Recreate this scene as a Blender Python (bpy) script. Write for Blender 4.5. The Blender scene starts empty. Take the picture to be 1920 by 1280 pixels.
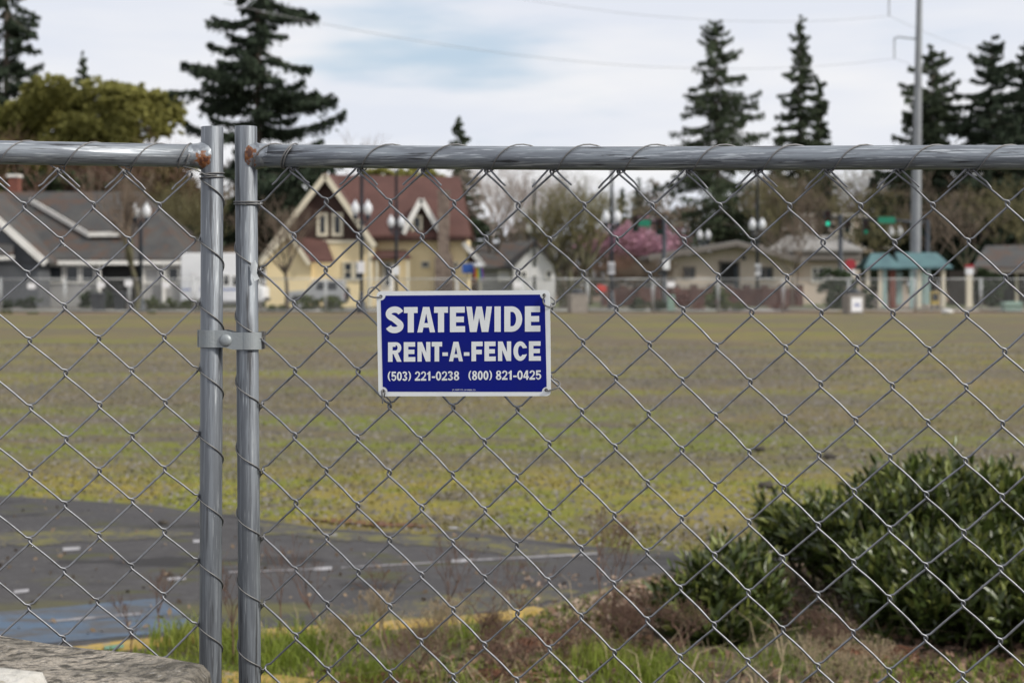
import bpy, math, random
import numpy as np
from mathutils import Vector, Matrix

C = bpy.context.scene.collection
S = bpy.context.scene
R = math.radians
random.seed(7)
rng = np.random.default_rng(11)

# ------------------------------------------------------------------ camera
F = 3013.0            # focal length in pixels of the 1920 px wide photograph
CX, HY, EYE = 960.0, 533.0, 1.6
cam_d = bpy.data.cameras.new("camera")
cam = bpy.data.objects.new("camera", cam_d)
C.objects.link(cam)
cam.location = (0, 0, EYE)
cam.rotation_euler = (R(90), 0, 0)
cam_d.sensor_fit = 'HORIZONTAL'
cam_d.sensor_width = 36.0
cam_d.lens = 36.0 * F / 1920.0
cam_d.shift_y = -(640 - HY) / 1920.0
cam_d.clip_start = 0.05
cam_d.clip_end = 3000
cam_d.dof.use_dof = True
cam_d.dof.focus_distance = 2.44
cam_d.dof.aperture_fstop = 7.5
S.camera = cam

# ------------------------------------------------------------------ sky and sun
SUN_EL, SUN_AZ = 36.0, 114.0          # azimuth clockwise from the viewing direction
w = bpy.data.worlds.new("World")
S.world = w
w.use_nodes = True
nt = w.node_tree
nt.nodes.clear()
def N(t, **kw):
    n = nt.nodes.new(t)
    for k, v in kw.items():
        setattr(n, k, v)
    return n
out = N('ShaderNodeOutputWorld')
bg = N('ShaderNodeBackground')
bg.inputs['Strength'].default_value = 0.1
sky = N('ShaderNodeTexSky', sky_type='NISHITA', sun_disc=False)
sky.sun_elevation = R(SUN_EL)
sky.sun_rotation = R(SUN_AZ)
sky.air_density = 1.2
sky.dust_density = 2.0
tc = N('ShaderNodeTexCoord')
mp = N('ShaderNodeMapping')
mp.inputs['Scale'].default_value = (3.0, 3.0, 15.0)
mp.inputs['Rotation'].default_value = (0, R(-3), 0)
nz = N('ShaderNodeTexNoise')
nz.inputs['Scale'].default_value = 2.1
nz.inputs['Detail'].default_value = 6.0
nz.inputs['Roughness'].default_value = 0.5
nt.links.new(tc.outputs['Generated'], mp.inputs['Vector'])
nt.links.new(mp.outputs['Vector'], nz.inputs['Vector'])
# a thin place in the cloud sheet where the blue comes through
gap_dir = Vector(((835 - CX) / F, 1.0, (HY - 85) / F)).normalized()
sub = N('ShaderNodeVectorMath', operation='SUBTRACT')
sub.inputs[1].default_value = gap_dir
nt.links.new(tc.outputs['Generated'], sub.inputs[0])
sc = N('ShaderNodeVectorMath', operation='MULTIPLY')
sc.inputs[1].default_value = (1.0, 1.0, 3.2)
nt.links.new(sub.outputs[0], sc.inputs[0])
ln = N('ShaderNodeVectorMath', operation='LENGTH')
nt.links.new(sc.outputs[0], ln.inputs[0])
gap = N('ShaderNodeMapRange', interpolation_type='SMOOTHSTEP')
gap.inputs['From Min'].default_value = 0.02
gap.inputs['From Max'].default_value = 0.145
gap.inputs['To Min'].default_value = 0.215
gap.inputs['To Max'].default_value = 0.0
nt.links.new(ln.outputs['Value'], gap.inputs['Value'])
add = N('ShaderNodeMath', operation='ADD')
nt.links.new(nz.outputs['Fac'], add.inputs[0])
nt.links.new(gap.outputs[0], add.inputs[1])
thin = N('ShaderNodeMapRange', interpolation_type='SMOOTHSTEP')
thin.inputs['From Min'].default_value = 0.56
thin.inputs['From Max'].default_value = 0.90
thin.inputs['To Min'].default_value = 0.0
thin.inputs['To Max'].default_value = 0.85
nt.links.new(add.outputs[0], thin.inputs['Value'])
nz2 = N('ShaderNodeTexNoise')
nz2.inputs['Scale'].default_value = 1.3
nz2.inputs['Detail'].default_value = 4.0
nt.links.new(mp.outputs['Vector'], nz2.inputs['Vector'])
cr = N('ShaderNodeValToRGB')
cr.color_ramp.elements[0].position = 0.38
cr.color_ramp.elements[0].color = (0.735, 0.77, 0.85, 1)
cr.color_ramp.elements[1].position = 0.62
cr.color_ramp.elements[1].color = (0.87, 0.87, 0.885, 1)
nt.links.new(nz2.outputs['Fac'], cr.inputs['Fac'])
cl = N('ShaderNodeVectorMath', operation='SCALE')
cl.inputs['Scale'].default_value = 10.0
nt.links.new(cr.outputs['Color'], cl.inputs[0])
bl = N('ShaderNodeMixRGB')          # the clear sky, whitened by thin cirrus
bl.inputs[0].default_value = 0.78
bl.inputs[2].default_value = (4.7, 6.3, 8.0, 1)
nt.links.new(sky.outputs[0], bl.inputs[1])
mx = N('ShaderNodeMixRGB')
nt.links.new(thin.outputs[0], mx.inputs[0])
nt.links.new(cl.outputs[0], mx.inputs[1])
nt.links.new(bl.outputs[0], mx.inputs[2])
nt.links.new(mx.outputs[0], bg.inputs['Color'])
nt.links.new(bg.outputs[0], out.inputs['Surface'])

sun_d = bpy.data.lights.new("sun", 'SUN')
sun_d.energy = 3.3
sun_d.angle = R(7)
sun_d.color = (1.0, 0.95, 0.86)
sun = bpy.data.objects.new("sun", sun_d)
C.objects.link(sun)
sd = Vector((math.sin(R(SUN_AZ)) * math.cos(R(SUN_EL)), math.cos(R(SUN_AZ)) * math.cos(R(SUN_EL)), math.sin(R(SUN_EL))))
sun.rotation_euler = sd.to_track_quat('Z', 'Y').to_euler()
sun.location = (30, 20, 40)

S.view_settings.view_transform = 'Standard'
S.view_settings.look = 'None'
S.view_settings.exposure = 0.08
S.view_settings.gamma = 1.0
S.view_settings.use_curve_mapping = False
S.cycles.use_denoising = True
S.cycles.max_bounces = 6
S.cycles.diffuse_bounces = 3
S.cycles.glossy_bounces = 3
S.cycles.transparent_max_bounces = 8

# ------------------------------------------------------------------ helpers
def X(px, D): return (px - CX) / F * D
def Z(py, D): return EYE - (py - HY) / F * D
def gD(py, z=0.0): return (EYE - z) * F / (py - HY)      # distance of a ground point seen at row py
def gp(px, py, z=0.0):
    d = gD(py, z)
    return (X(px, d), d, z)

def tag(o, label=None, cat=None, group=None, kind=None):
    if label: o['label'] = label
    if cat: o['category'] = cat
    if group: o['group'] = group
    if kind: o['kind'] = kind
    return o

def thing(name, label, cat, loc=(0, 0, 0), rz=0.0, group=None):
    o = bpy.data.objects.new(name, None)
    C.objects.link(o)
    o.empty_display_size = 0.2
    o.location = loc
    o.rotation_euler = (0, 0, rz)
    return tag(o, label, cat, group)

def link_mesh(name, me, m, parent=None, kind=None):
    if m is not None and len(me.materials) == 0: me.materials.append(m)
    o = bpy.data.objects.new(name, me)
    C.objects.link(o)
    if parent is not None: o.parent = parent
    if kind: o['kind'] = kind
    return o

def copy_tree(o, parent=None):
    c = o.copy()
    C.objects.link(c)
    if parent is not None: c.parent = parent
    for ch in o.children:
        copy_tree(ch, c)
    return c

def np_mesh(name, V, Fc, smooth=False):
    """V (n,3), Fc (m,k) with a fixed k"""
    V = np.asarray(V, dtype=np.float32); Fc = np.asarray(Fc, dtype=np.int32)
    me = bpy.data.meshes.new(name)
    k = Fc.shape[1]
    me.vertices.add(len(V)); me.vertices.foreach_set('co', V.ravel())
    me.loops.add(Fc.size); me.loops.foreach_set('vertex_index', Fc.ravel())
    me.polygons.add(len(Fc))
    me.polygons.foreach_set('loop_start', np.arange(0, Fc.size, k, dtype=np.int32))
    me.polygons.foreach_set('loop_total', np.full(len(Fc), k, dtype=np.int32))
    if smooth: me.polygons.foreach_set('use_smooth', np.ones(len(Fc), dtype=bool))
    me.update(calc_edges=True)
    me.validate()
    return me

class MB:
    def __init__(self): self.v = []; self.f = []; self.sm = []
    def add(self, vs, fs, smooth=False):
        b = len(self.v)
        self.v += [tuple(p) for p in vs]
        self.f += [tuple(i + b for i in q) for q in fs]
        self.sm += [smooth] * len(fs)
        return self
    def box(self, x0, x1, y0, y1, z0, z1):
        v = [(x0, y0, z0), (x1, y0, z0), (x1, y1, z0), (x0, y1, z0), (x0, y0, z1), (x1, y0, z1), (x1, y1, z1), (x0, y1, z1)]
        return self.add(v, [(0, 3, 2, 1), (4, 5, 6, 7), (0, 1, 5, 4), (1, 2, 6, 5), (2, 3, 7, 6), (3, 0, 4, 7)])
    def prism(self, pts, off):
        n = len(pts); off = Vector(off)
        a = [Vector(p) for p in pts]; b = [p + off for p in a]
        fs = [tuple(range(n)), tuple(range(2 * n - 1, n - 1, -1))]
        fs += [(i, n + i, n + (i + 1) % n, (i + 1) % n) for i in range(n)]
        return self.add(a + b, fs)
    def bar(self, p0, p1, wd, ht, up=(0, 0, 1)):
        p0, p1 = Vector(p0), Vector(p1)
        t = (p1 - p0).normalized(); u = Vector(up)
        s = t.cross(u)
        if s.length < 1e-4: s = t.cross(Vector((0, 1, 0)))
        s.normalize(); u = s.cross(t)
        s *= wd / 2; u *= ht / 2
        return self.prism([p0 - s - u, p0 + s - u, p0 + s + u, p0 - s + u], p1 - p0)
    def tube(self, P, rad, sides=8, caps=True, smooth=True):
        P = [Vector(p) for p in P]
        n = len(P)
        if not hasattr(rad, '__len__'): rad = [rad] * n
        vs = []
        ref = None
        for i in range(n):
            t = (P[min(i + 1, n - 1)] - P[max(i - 1, 0)]).normalized()
            if ref is None:
                ref = t.cross(Vector((0, 0, 1)))
                if ref.length < 1e-3: ref = t.cross(Vector((0, 1, 0)))
                ref.normalize()
            ref = (ref - t * ref.dot(t)).normalized()
            b = t.cross(ref)
            for k in range(sides):
                a = 2 * math.pi * k / sides
                vs.append(P[i] + (ref * math.cos(a) + b * math.sin(a)) * rad[i])
        fs = [(i * sides + k, i * sides + (k + 1) % sides, (i + 1) * sides + (k + 1) % sides, (i + 1) * sides + k)
              for i in range(n - 1) for k in range(sides)]
        self.add(vs, fs, smooth)
        if caps:
            b0 = len(self.v) - len(vs)
            self.f.append(tuple(b0 + k for k in range(sides - 1, -1, -1))); self.sm.append(False)
            self.f.append(tuple(b0 + (n - 1) * sides + k for k in range(sides))); self.sm.append(False)
        return self
    def lathe(self, prof, sides=16, c=(0, 0), smooth=True):
        vs = [(c[0] + r * math.cos(2 * math.pi * k / sides), c[1] + r * math.sin(2 * math.pi * k / sides), z) for r, z in prof for k in range(sides)]
        n = len(prof)
        fs = [(i * sides + k, i * sides + (k + 1) % sides, (i + 1) * sides + (k + 1) % sides, (i + 1) * sides + k)
              for i in range(n - 1) for k in range(sides)]
        self.add(vs, fs, smooth)
        b0 = len(self.v) - len(vs)
        self.f.append(tuple(b0 + k for k in range(sides - 1, -1, -1))); self.sm.append(False)
        self.f.append(tuple(b0 + (n - 1) * sides + k for k in range(sides))); self.sm.append(False)
        return self
    def ico(self, c, r, sc=(1, 1, 1), nu=10, nv=7, jit=0.0):
        vs = []; fs = []
        for j in range(nv + 1):
            th = math.pi * j / nv
            for i in range(nu):
                a = 2 * math.pi * i / nu
                k = r * (1 + random.uniform(-jit, jit))
                vs.append((c[0] + k * sc[0] * math.sin(th) * math.cos(a), c[1] + k * sc[1] * math.sin(th) * math.sin(a), c[2] + k * sc[2] * math.cos(th)))
        for j in range(nv):
            for i in range(nu):
                fs.append((j * nu + i, (j + 1) * nu + i, (j + 1) * nu + (i + 1) % nu, j * nu + (i + 1) % nu))
        return self.add(vs, fs, True)
    def mesh(self, name):
        me = bpy.data.meshes.new(name)
        me.from_pydata(self.v, [], self.f)
        me.polygons.foreach_set('use_smooth', self.sm)
        me.validate(); me.update()
        return me
    def build(self, name, m, parent=None, kind=None, bevel=0.0):
        o = link_mesh(name, self.mesh(name), m, parent, kind)
        if bevel:
            b = o.modifiers.new('bevel', 'BEVEL'); b.width = bevel; b.segments = 2; b.limit_method = 'ANGLE'
        return o

def ribbon_tube(P, r, nrm, sides=6):
    """fast tube along P (n,3) whose frame stays close to the fixed normal nrm"""
    P = np.asarray(P, float)
    t = np.gradient(P, axis=0)
    t /= np.linalg.norm(t, axis=1, keepdims=True) + 1e-12
    a = np.asarray(nrm, float)[None, :] - t * (t @ np.asarray(nrm, float))[:, None]
    a /= np.linalg.norm(a, axis=1, keepdims=True) + 1e-12
    b = np.cross(t, a)
    ang = 2 * np.pi * np.arange(sides) / sides
    V = P[:, None, :] + r * (a[:, None, :] * np.cos(ang)[None, :, None] + b[:, None, :] * np.sin(ang)[None, :, None])
    n = len(P)
    i = np.arange(n - 1)[:, None] * sides; k = np.arange(sides)[None, :]; k2 = (k + 1) % sides
    Fc = np.stack([i + k, i + k2, i + sides + k2, i + sides + k], -1).reshape(-1, 4)
    return V.reshape(-1, 3), Fc

def join_np(L):
    Vs = []; Fs = []; b = 0
    for V, Fc in L:
        Vs.append(V); Fs.append(Fc + b); b += len(V)
    return np.concatenate(Vs), np.concatenate(Fs)

# ------------------------------------------------------------------ materials
def mat(name, col, rough=0.8, metal=0.0, noise=(), bump=None, spec=None, island=0.0, coord='Object', transl=0.0, emit=None, stretch=None):
    """noise: list of (scale, colour, lo, hi[, detail]) mixed over the base in turn"""
    m = bpy.data.materials.new(name)
    m.use_nodes = True
    t = m.node_tree
    p = t.nodes['Principled BSDF']
    p.inputs['Base Color'].default_value = (*col, 1)
    p.inputs['Roughness'].default_value = rough
    p.inputs['Metallic'].default_value = metal
    if spec is not None: p.inputs['Specular IOR Level'].default_value = spec
    if emit:
        p.inputs['Emission Color'].default_value = (*emit[0], 1)
        p.inputs['Emission Strength'].default_value = emit[1]
    src = None
    if noise or bump:
        if coord == 'World':
            g = t.nodes.new('ShaderNodeNewGeometry'); vec = g.outputs['Position']
        else:
            g = t.nodes.new('ShaderNodeTexCoord'); vec = g.outputs['Object']
        if stretch:
            mpn = t.nodes.new('ShaderNodeMapping'); mpn.inputs['Scale'].default_value = stretch
            t.links.new(vec, mpn.inputs['Vector']); vec = mpn.outputs['Vector']
    for k, e in enumerate(noise):
        s, c2, lo, hi = e[:4]
        nn = t.nodes.new('ShaderNodeTexNoise')
        nn.inputs['Scale'].default_value = s
        nn.inputs['Detail'].default_value = e[4] if len(e) > 4 else 5.0
        nn.inputs['Roughness'].default_value = 0.6
        off = t.nodes.new('ShaderNodeVectorMath'); off.operation = 'ADD'
        off.inputs[1].default_value = (k * 13.7, k * 5.1, k * 7.9)
        t.links.new(vec, off.inputs[0]); t.links.new(off.outputs[0], nn.inputs['Vector'])
        mr = t.nodes.new('ShaderNodeMapRange'); mr.interpolation_type = 'SMOOTHSTEP'
        mr.inputs['From Min'].default_value = lo; mr.inputs['From Max'].default_value = hi
        t.links.new(nn.outputs['Fac'], mr.inputs['Value'])
        mixn = t.nodes.new('ShaderNodeMixRGB')
        t.links.new(mr.outputs[0], mixn.inputs[0])
        if src is None: mixn.inputs[1].default_value = (*col, 1)
        else: t.links.new(src, mixn.inputs[1])
        mixn.inputs[2].default_value = (*c2, 1)
        src = mixn.outputs[0]
    if island:
        g2 = t.nodes.new('ShaderNodeNewGeometry')
        mr = t.nodes.new('ShaderNodeMapRange')
        mr.inputs['To Min'].default_value = 1 - island; mr.inputs['To Max'].default_value = 1 + island
        t.links.new(g2.outputs['Random Per Island'], mr.inputs['Value'])
        vm = t.nodes.new('ShaderNodeVectorMath'); vm.operation = 'SCALE'
        if src is None: vm.inputs[0].default_value = col
        else: t.links.new(src, vm.inputs[0])
        t.links.new(mr.outputs[0], vm.inputs['Scale'])
        src = vm.outputs[0]
    if src is not None: t.links.new(src, p.inputs['Base Color'])
    if bump:
        nb = t.nodes.new('ShaderNodeTexNoise')
        nb.inputs['Scale'].default_value = bump[0]; nb.inputs['Detail'].default_value = 4
        t.links.new(vec, nb.inputs['Vector'])
        bn = t.nodes.new('ShaderNodeBump')
        bn.inputs['Strength'].default_value = bump[1]
        bn.inputs['Distance'].default_value = bump[2] if len(bump) > 2 else 0.01
        t.links.new(nb.outputs['Fac'], bn.inputs['Height'])
        t.links.new(bn.outputs[0], p.inputs['Normal'])
    if transl:
        ts = t.nodes.new('ShaderNodeBsdfTranslucent')
        ts.inputs['Color'].default_value = (*[min(1, c * 1.3) for c in col], 1)
        ms = t.nodes.new('ShaderNodeMixShader'); ms.inputs[0].default_value = transl
        t.links.new(p.outputs[0], ms.inputs[1]); t.links.new(ts.outputs[0], ms.inputs[2])
        t.links.new(ms.outputs[0], t.nodes['Material Output'].inputs['Surface'])
    return m

M = {}
M['pipe'] = mat('galvanised_pipe', (0.27, 0.295, 0.325), 0.50, 0.7,
                noise=[(130, (0.19, 0.205, 0.23), 0.42, 0.60), (300, (0.50, 0.53, 0.56), 0.53, 0.66), (170, (0.07, 0.072, 0.078), 0.575, 0.65, 9), (14, (0.30, 0.32, 0.35), 0.48, 0.7)],
                bump=(420, 0.22, 0.002), stretch=(0.055, 1, 1))
M['post'] = mat('galvanised_post', (0.225, 0.245, 0.27), 0.54, 0.6,
                noise=[(110, (0.14, 0.152, 0.17), 0.42, 0.58), (300, (0.36, 0.38, 0.40), 0.56, 0.70), (75, (0.065, 0.067, 0.072), 0.55, 0.63, 9), (14, (0.20, 0.215, 0.24), 0.45, 0.7)],
                bump=(420, 0.3, 0.002), stretch=(1, 1, 0.05))
M['wire'] = mat('galvanised_wire', (0.225, 0.23, 0.25), 0.44, 0.65, noise=[(60, (0.145, 0.147, 0.158), 0.4, 0.7)], bump=(500, 0.1, 0.0005))
M['tie'] = mat('dull_tie_wire', (0.20, 0.198, 0.20), 0.55, 0.55, noise=[(80, (0.17, 0.165, 0.16), 0.4, 0.7)])
M['weld'] = mat('rusty_weld', (0.34, 0.355, 0.37), 0.42, 0.7, noise=[(60, (0.32, 0.335, 0.36), 0.45, 0.6), (30, (0.20, 0.07, 0.022), 0.52, 0.60, 6), (50, (0.06, 0.022, 0.012), 0.58, 0.66, 6)], bump=(120, 0.5, 0.004))
def rust_weld(spot, r):
    m = mat('welded_pipe_end', (0.33, 0.355, 0.385), 0.42, 0.75, noise=[(60, (0.22, 0.235, 0.26), 0.42, 0.60), (90, (0.45, 0.46, 0.47), 0.56, 0.70)], bump=(140, 0.5, 0.003))
    t = m.node_tree; p = t.nodes['Principled BSDF']
    src = p.inputs['Base Color'].links[0].from_socket
    tc_ = t.nodes.new('ShaderNodeTexCoord')
    d = t.nodes.new('ShaderNodeVectorMath'); d.operation = 'DISTANCE'; d.inputs[1].default_value = spot
    t.links.new(tc_.outputs['Object'], d.inputs[0])
    n = t.nodes.new('ShaderNodeTexNoise'); n.inputs['Scale'].default_value = 130; n.inputs['Detail'].default_value = 6
    t.links.new(tc_.outputs['Object'], n.inputs['Vector'])
    k = t.nodes.new('ShaderNodeMath'); k.operation = 'MULTIPLY_ADD'; k.inputs[1].default_value = r * 3.4; k.inputs[2].default_value = -r * 1.7
    t.links.new(n.outputs['Fac'], k.inputs[0])
    a = t.nodes.new('ShaderNodeMath'); a.operation = 'ADD'
    t.links.new(d.outputs['Value'], a.inputs[0]); t.links.new(k.outputs[0], a.inputs[1])
    for lo, hi, c, met in ((r * .75, r * 1.15, (0.20, 0.075, 0.025), 0), (r * .25, r * .6, (0.075, 0.026, 0.014), 0)):
        mr = t.nodes.new('ShaderNodeMapRange'); mr.inputs['From Min'].default_value = lo; mr.inputs['From Max'].default_value = hi
        mr.inputs['To Min'].default_value = 1; mr.inputs['To Max'].default_value = 0
        t.links.new(a.outputs[0], mr.inputs['Value'])
        mx_ = t.nodes.new('ShaderNodeMixRGB'); t.links.new(mr.outputs[0], mx_.inputs[0]); t.links.new(src, mx_.inputs[1]); mx_.inputs[2].default_value = (*c, 1)
        src = mx_.outputs[0]
        if met == 0 and c[0] > .1:
            mm = t.nodes.new('ShaderNodeMapRange'); mm.inputs['To Min'].default_value = .75; mm.inputs['To Max'].default_value = 0
            t.links.new(mr.outputs[0], mm.inputs['Value']); t.links.new(mm.outputs[0], p.inputs['Metallic'])
    t.links.new(src, p.inputs['Base Color'])
    return m
M['clamp'] = mat('zinc_clamp', (0.30, 0.325, 0.34), 0.55, 0.45, noise=[(60, (0.30, 0.32, 0.33), 0.4, 0.7)], bump=(250, 0.2, 0.002))
M['signwhite'] = mat('sign_white', (0.78, 0.80, 0.81), 0.35, noise=[(14, (0.68, 0.70, 0.71), 0.45, 0.75), (160, (0.6, 0.6, 0.58), 0.66, 0.78)])
M['signblue'] = mat('sign_blue', (0.004, 0.010, 0.20), 0.42, spec=0.12, noise=[(10, (0.006, 0.012, 0.18), 0.4, 0.7), (260, (0.04, 0.045, 0.2), 0.72, 0.8)])
M['hole'] = mat('dark_hole', (0.09, 0.085, 0.08), 0.8)
M['tape'] = mat('clear_torn_tape', (0.75, 0.77, 0.78), 0.3, transl=0.4)
M['concrete'] = mat('rough_concrete', (0.37, 0.325, 0.27), 0.95, noise=[(7, (0.17, 0.152, 0.125), 0.40, 0.6), (55, (0.075, 0.066, 0.052), 0.47, 0.6), (120, (0.52, 0.49, 0.45), 0.6, 0.75), (16, (0.2, 0.2, 0.10), 0.62, 0.75), (24, (0.30, 0.17, 0.09), 0.70, 0.78)], bump=(110, 1.0, 0.02), coord='World', stretch=(.6, 1, 1))
M['concrete_pale'] = mat('pale_concrete', (0.55, 0.53, 0.49), 0.95, noise=[(12, (0.42, 0.40, 0.36), 0.45, 0.65), (60, (0.25, 0.22, 0.17), 0.6, 0.72)], bump=(110, 0.7, 0.008), coord='World')

# ------------------------------------------------------------------ ground
def sheet(name, pts, m, kind='structure', z=None):
    mb = MB()
    mb.add([(p[0], p[1], p[2] if z is None else z) for p in pts], [tuple(range(len(pts)))])
    return mb.build(name, m, None, kind)

def ground_material(tufts=False):
    m = bpy.data.materials.new('lot_tufts' if tufts else 'gravel_and_moss')
    m.use_nodes = True
    t = m.node_tree; p = t.nodes['Principled BSDF']
    p.inputs['Roughness'].default_value = 0.95
    p.inputs['Specular IOR Level'].default_value = 0.2
    g = t.nodes.new('ShaderNodeNewGeometry')
    def noise(scale, detail=5, st=(1, 1, 1), off=(0, 0, 0), rough=0.6):
        mpn = t.nodes.new('ShaderNodeMapping'); mpn.inputs['Scale'].default_value = st; mpn.inputs['Location'].default_value = off
        t.links.new(g.outputs['Position'], mpn.inputs['Vector'])
        n = t.nodes.new('ShaderNodeTexNoise'); n.inputs['Scale'].default_value = scale
        n.inputs['Detail'].default_value = detail; n.inputs['Roughness'].default_value = rough
        t.links.new(mpn.outputs[0], n.inputs['Vector'])
        return n.outputs['Fac']
    def rng_(f, lo, hi, a=0.0, b=1.0):
        r = t.nodes.new('ShaderNodeMapRange'); r.interpolation_type = 'SMOOTHSTEP'
        r.inputs['From Min'].default_value = lo; r.inputs['From Max'].default_value = hi
        r.inputs['To Min'].default_value = a; r.inputs['To Max'].default_value = b
        t.links.new(f, r.inputs['Value']); return r.outputs[0]
    def mix(f, a, b):
        n = t.nodes.new('ShaderNodeMixRGB')
        if isinstance(f, float): n.inputs[0].default_value = f
        else: t.links.new(f, n.inputs[0])
        for i, c in ((1, a), (2, b)):
            if isinstance(c, tuple): n.inputs[i].default_value = (*c, 1)
            else: t.links.new(c, n.inputs[i])
        return n.outputs[0]
    def mul(a, b):
        n = t.nodes.new('ShaderNodeMath'); n.operation = 'MULTIPLY'
        t.links.new(a, n.inputs[0]); t.links.new(b, n.inputs[1]); return n.outputs[0]
    gravel = mix(rng_(noise(16, 6, rough=0.75), 0.35, 0.65), (0.100, 0.081, 0.054), (0.185, 0.153, 0.104))
    gravel = mix(rng_(noise(38, 3), 0.55, 0.68), gravel, (0.06, 0.054, 0.05))
    gravel = mix(rng_(noise(0.35, 4), 0.35, 0.65), gravel, mix(0.5, gravel, (0.17, 0.115, 0.075)))
    # moss and thin grass, in wide irregular patches
    patch = rng_(noise(0.16, 6, (1, 0.55, 1), rough=0.62), 0.38, 0.56)
    fine = rng_(noise(5.0, 6, rough=0.7), 0.40, 0.58)
    moss = mix(rng_(noise(0.5, 4, off=(9, 2, 0)), 0.40, 0.64), (0.23, 0.185, 0.050), (0.15, 0.17, 0.026))
    moss = mix(rng_(noise(24, 4), 0.42, 0.7), moss, (0.22, 0.18, 0.07))
    # denser growth along the near edge of the lot
    sep = t.nodes.new('ShaderNodeSeparateXYZ'); t.links.new(g.outputs['Position'], sep.inputs[0])
    near = rng_(sep.outputs['Y'], 12.0, 19.0, 0.6, 0.0)
    addn = t.nodes.new('ShaderNodeMath'); addn.operation = 'ADD'; addn.use_clamp = True
    t.links.new(patch, addn.inputs[0]); t.links.new(near, addn.inputs[1])
    col = mix(mul(addn.outputs[0], fine), gravel, moss)
    bare = rng_(noise(0.20, 5, (0.45, 1.3, 1), off=(4, 7, 0)), 0.42, 0.54)
    col = mix(mul(bare, rng_(noise(3.0, 5), 0.3, 0.6)), col, mix(rng_(noise(20, 5), 0.35, 0.65), (0.082, 0.070, 0.054), (0.16, 0.138, 0.105)))
    green = rng_(noise(0.26, 5, (0.35, 1.6, 1), off=(14, 3, 0)), 0.525, 0.63)
    col = mix(mul(green, rng_(noise(4.0, 6), 0.38, 0.56)), col, (0.175, 0.185, 0.028))
    band = mul(mul(rng_(sep.outputs['Y'], 13.6, 15.6), rng_(sep.outputs['Y'], 18.5, 22.5, 1.0, 0.0)), rng_(sep.outputs['X'], 2.0, 7.0, 1.0, 0.25))
    col = mix(mul(band, mul(rng_(noise(0.45, 5, (0.5, 1.2, 1), off=(21, 3, 0)), 0.44, 0.58), rng_(noise(5.0, 6), 0.36, 0.55))), col, (0.15, 0.175, 0.025))
    edge = mul(rng_(sep.outputs['Y'], 10.0, 11.2), rng_(sep.outputs['Y'], 12.6, 15.0, 1.0, 0.0))
    col = mix(mul(edge, rng_(noise(1.6, 6), 0.32, 0.54)), col, mix(rng_(noise(0.8, 4, off=(3, 8, 0)), 0.40, 0.60), (0.25, 0.205, 0.055), (0.18, 0.195, 0.03)))
    far = rng_(sep.outputs['Y'], 84.0, 88.5)
    col = mix(mul(far, rng_(noise(0.25, 4, off=(3, 1, 0)), 0.35, 0.55)), col, (0.23, 0.165, 0.125))
    if tufts:
        isl = t.nodes.new('ShaderNodeMapRange'); isl.inputs['To Min'].default_value = 0.85; isl.inputs['To Max'].default_value = 1.40
        t.links.new(g.outputs['Random Per Island'], isl.inputs['Value'])
        vs_ = t.nodes.new('ShaderNodeVectorMath'); vs_.operation = 'SCALE'
        t.links.new(mix(0.18, col, (0.21, 0.185, 0.05)), vs_.inputs[0]); t.links.new(isl.outputs[0], vs_.inputs['Scale'])
        t.links.new(vs_.outputs[0], p.inputs['Base Color'])
        return m
    t.links.new(col, p.inputs['Base Color'])
    b = t.nodes.new('ShaderNodeBump'); b.inputs['Strength'].default_value = 0.8; b.inputs['Distance'].default_value = 0.04
    t.links.new(noise(14, 6, rough=0.75), b.inputs['Height']); t.links.new(b.outputs[0], p.inputs['Normal'])
    return m
M['field'] = ground_material()
sheet('ground', [(-900, -40, 0), (900, -40, 0), (900, 1500, 0), (-900, 1500, 0)], M['field'])

M['asphalt'] = mat('worn_asphalt', (0.064, 0.060, 0.062), 0.9, spec=0.25, noise=[(0.9, (0.056, 0.053, 0.055), 0.4, 0.6), (26, (0.085, 0.082, 0.082), 0.52, 0.66), (90, (0.13, 0.127, 0.125), 0.58, 0.7), (2.1, (0.034, 0.032, 0.033), 0.58, 0.66, 8), (3.2, (0.07, 0.07, 0.034), 0.555, 0.66, 7), (0.7, (0.10, 0.095, 0.04), 0.56, 0.66, 8)], bump=(120, 0.5, 0.01), coord='World', stretch=(0.45, 1.0, 1.0))
edge_far = [(-900, 925), (-250, 922), (0, 929), (90, 933), (190, 940), (290, 947), (360, 957), (440, 964), (510, 975), (600, 990), (700, 997), (790, 1003), (860, 995), (940, 1003), (1010, 1012), (1090, 1022), (1180, 1030), (1260, 1033), (1350, 1036), (1500, 1040), (2600, 1042)]
A = [gp(px + random.uniform(-8, 8), py + random.uniform(-1.5, 1.5), 0.004) for px, py in edge_far]
bed_edge = [(-500, 1300), (-200, 1262), (0, 1237), (120, 1222), (230, 1208), (360, 1196), (490, 1186), (600, 1179), (700, 1172), (810, 1165), (920, 1156), (1000, 1143), (1080, 1118), (1180, 1087), (1300, 1062), (1450, 1054), (1700, 1050), (2700, 1047)]
BED = [gp(px, py, 0.1) for px, py in bed_edge]
near_edge = [(p[0], p[1] - 0.02, 0.004) for p in BED]
sheet('asphalt_lane', A + near_edge[::-1], M['asphalt'])

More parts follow.
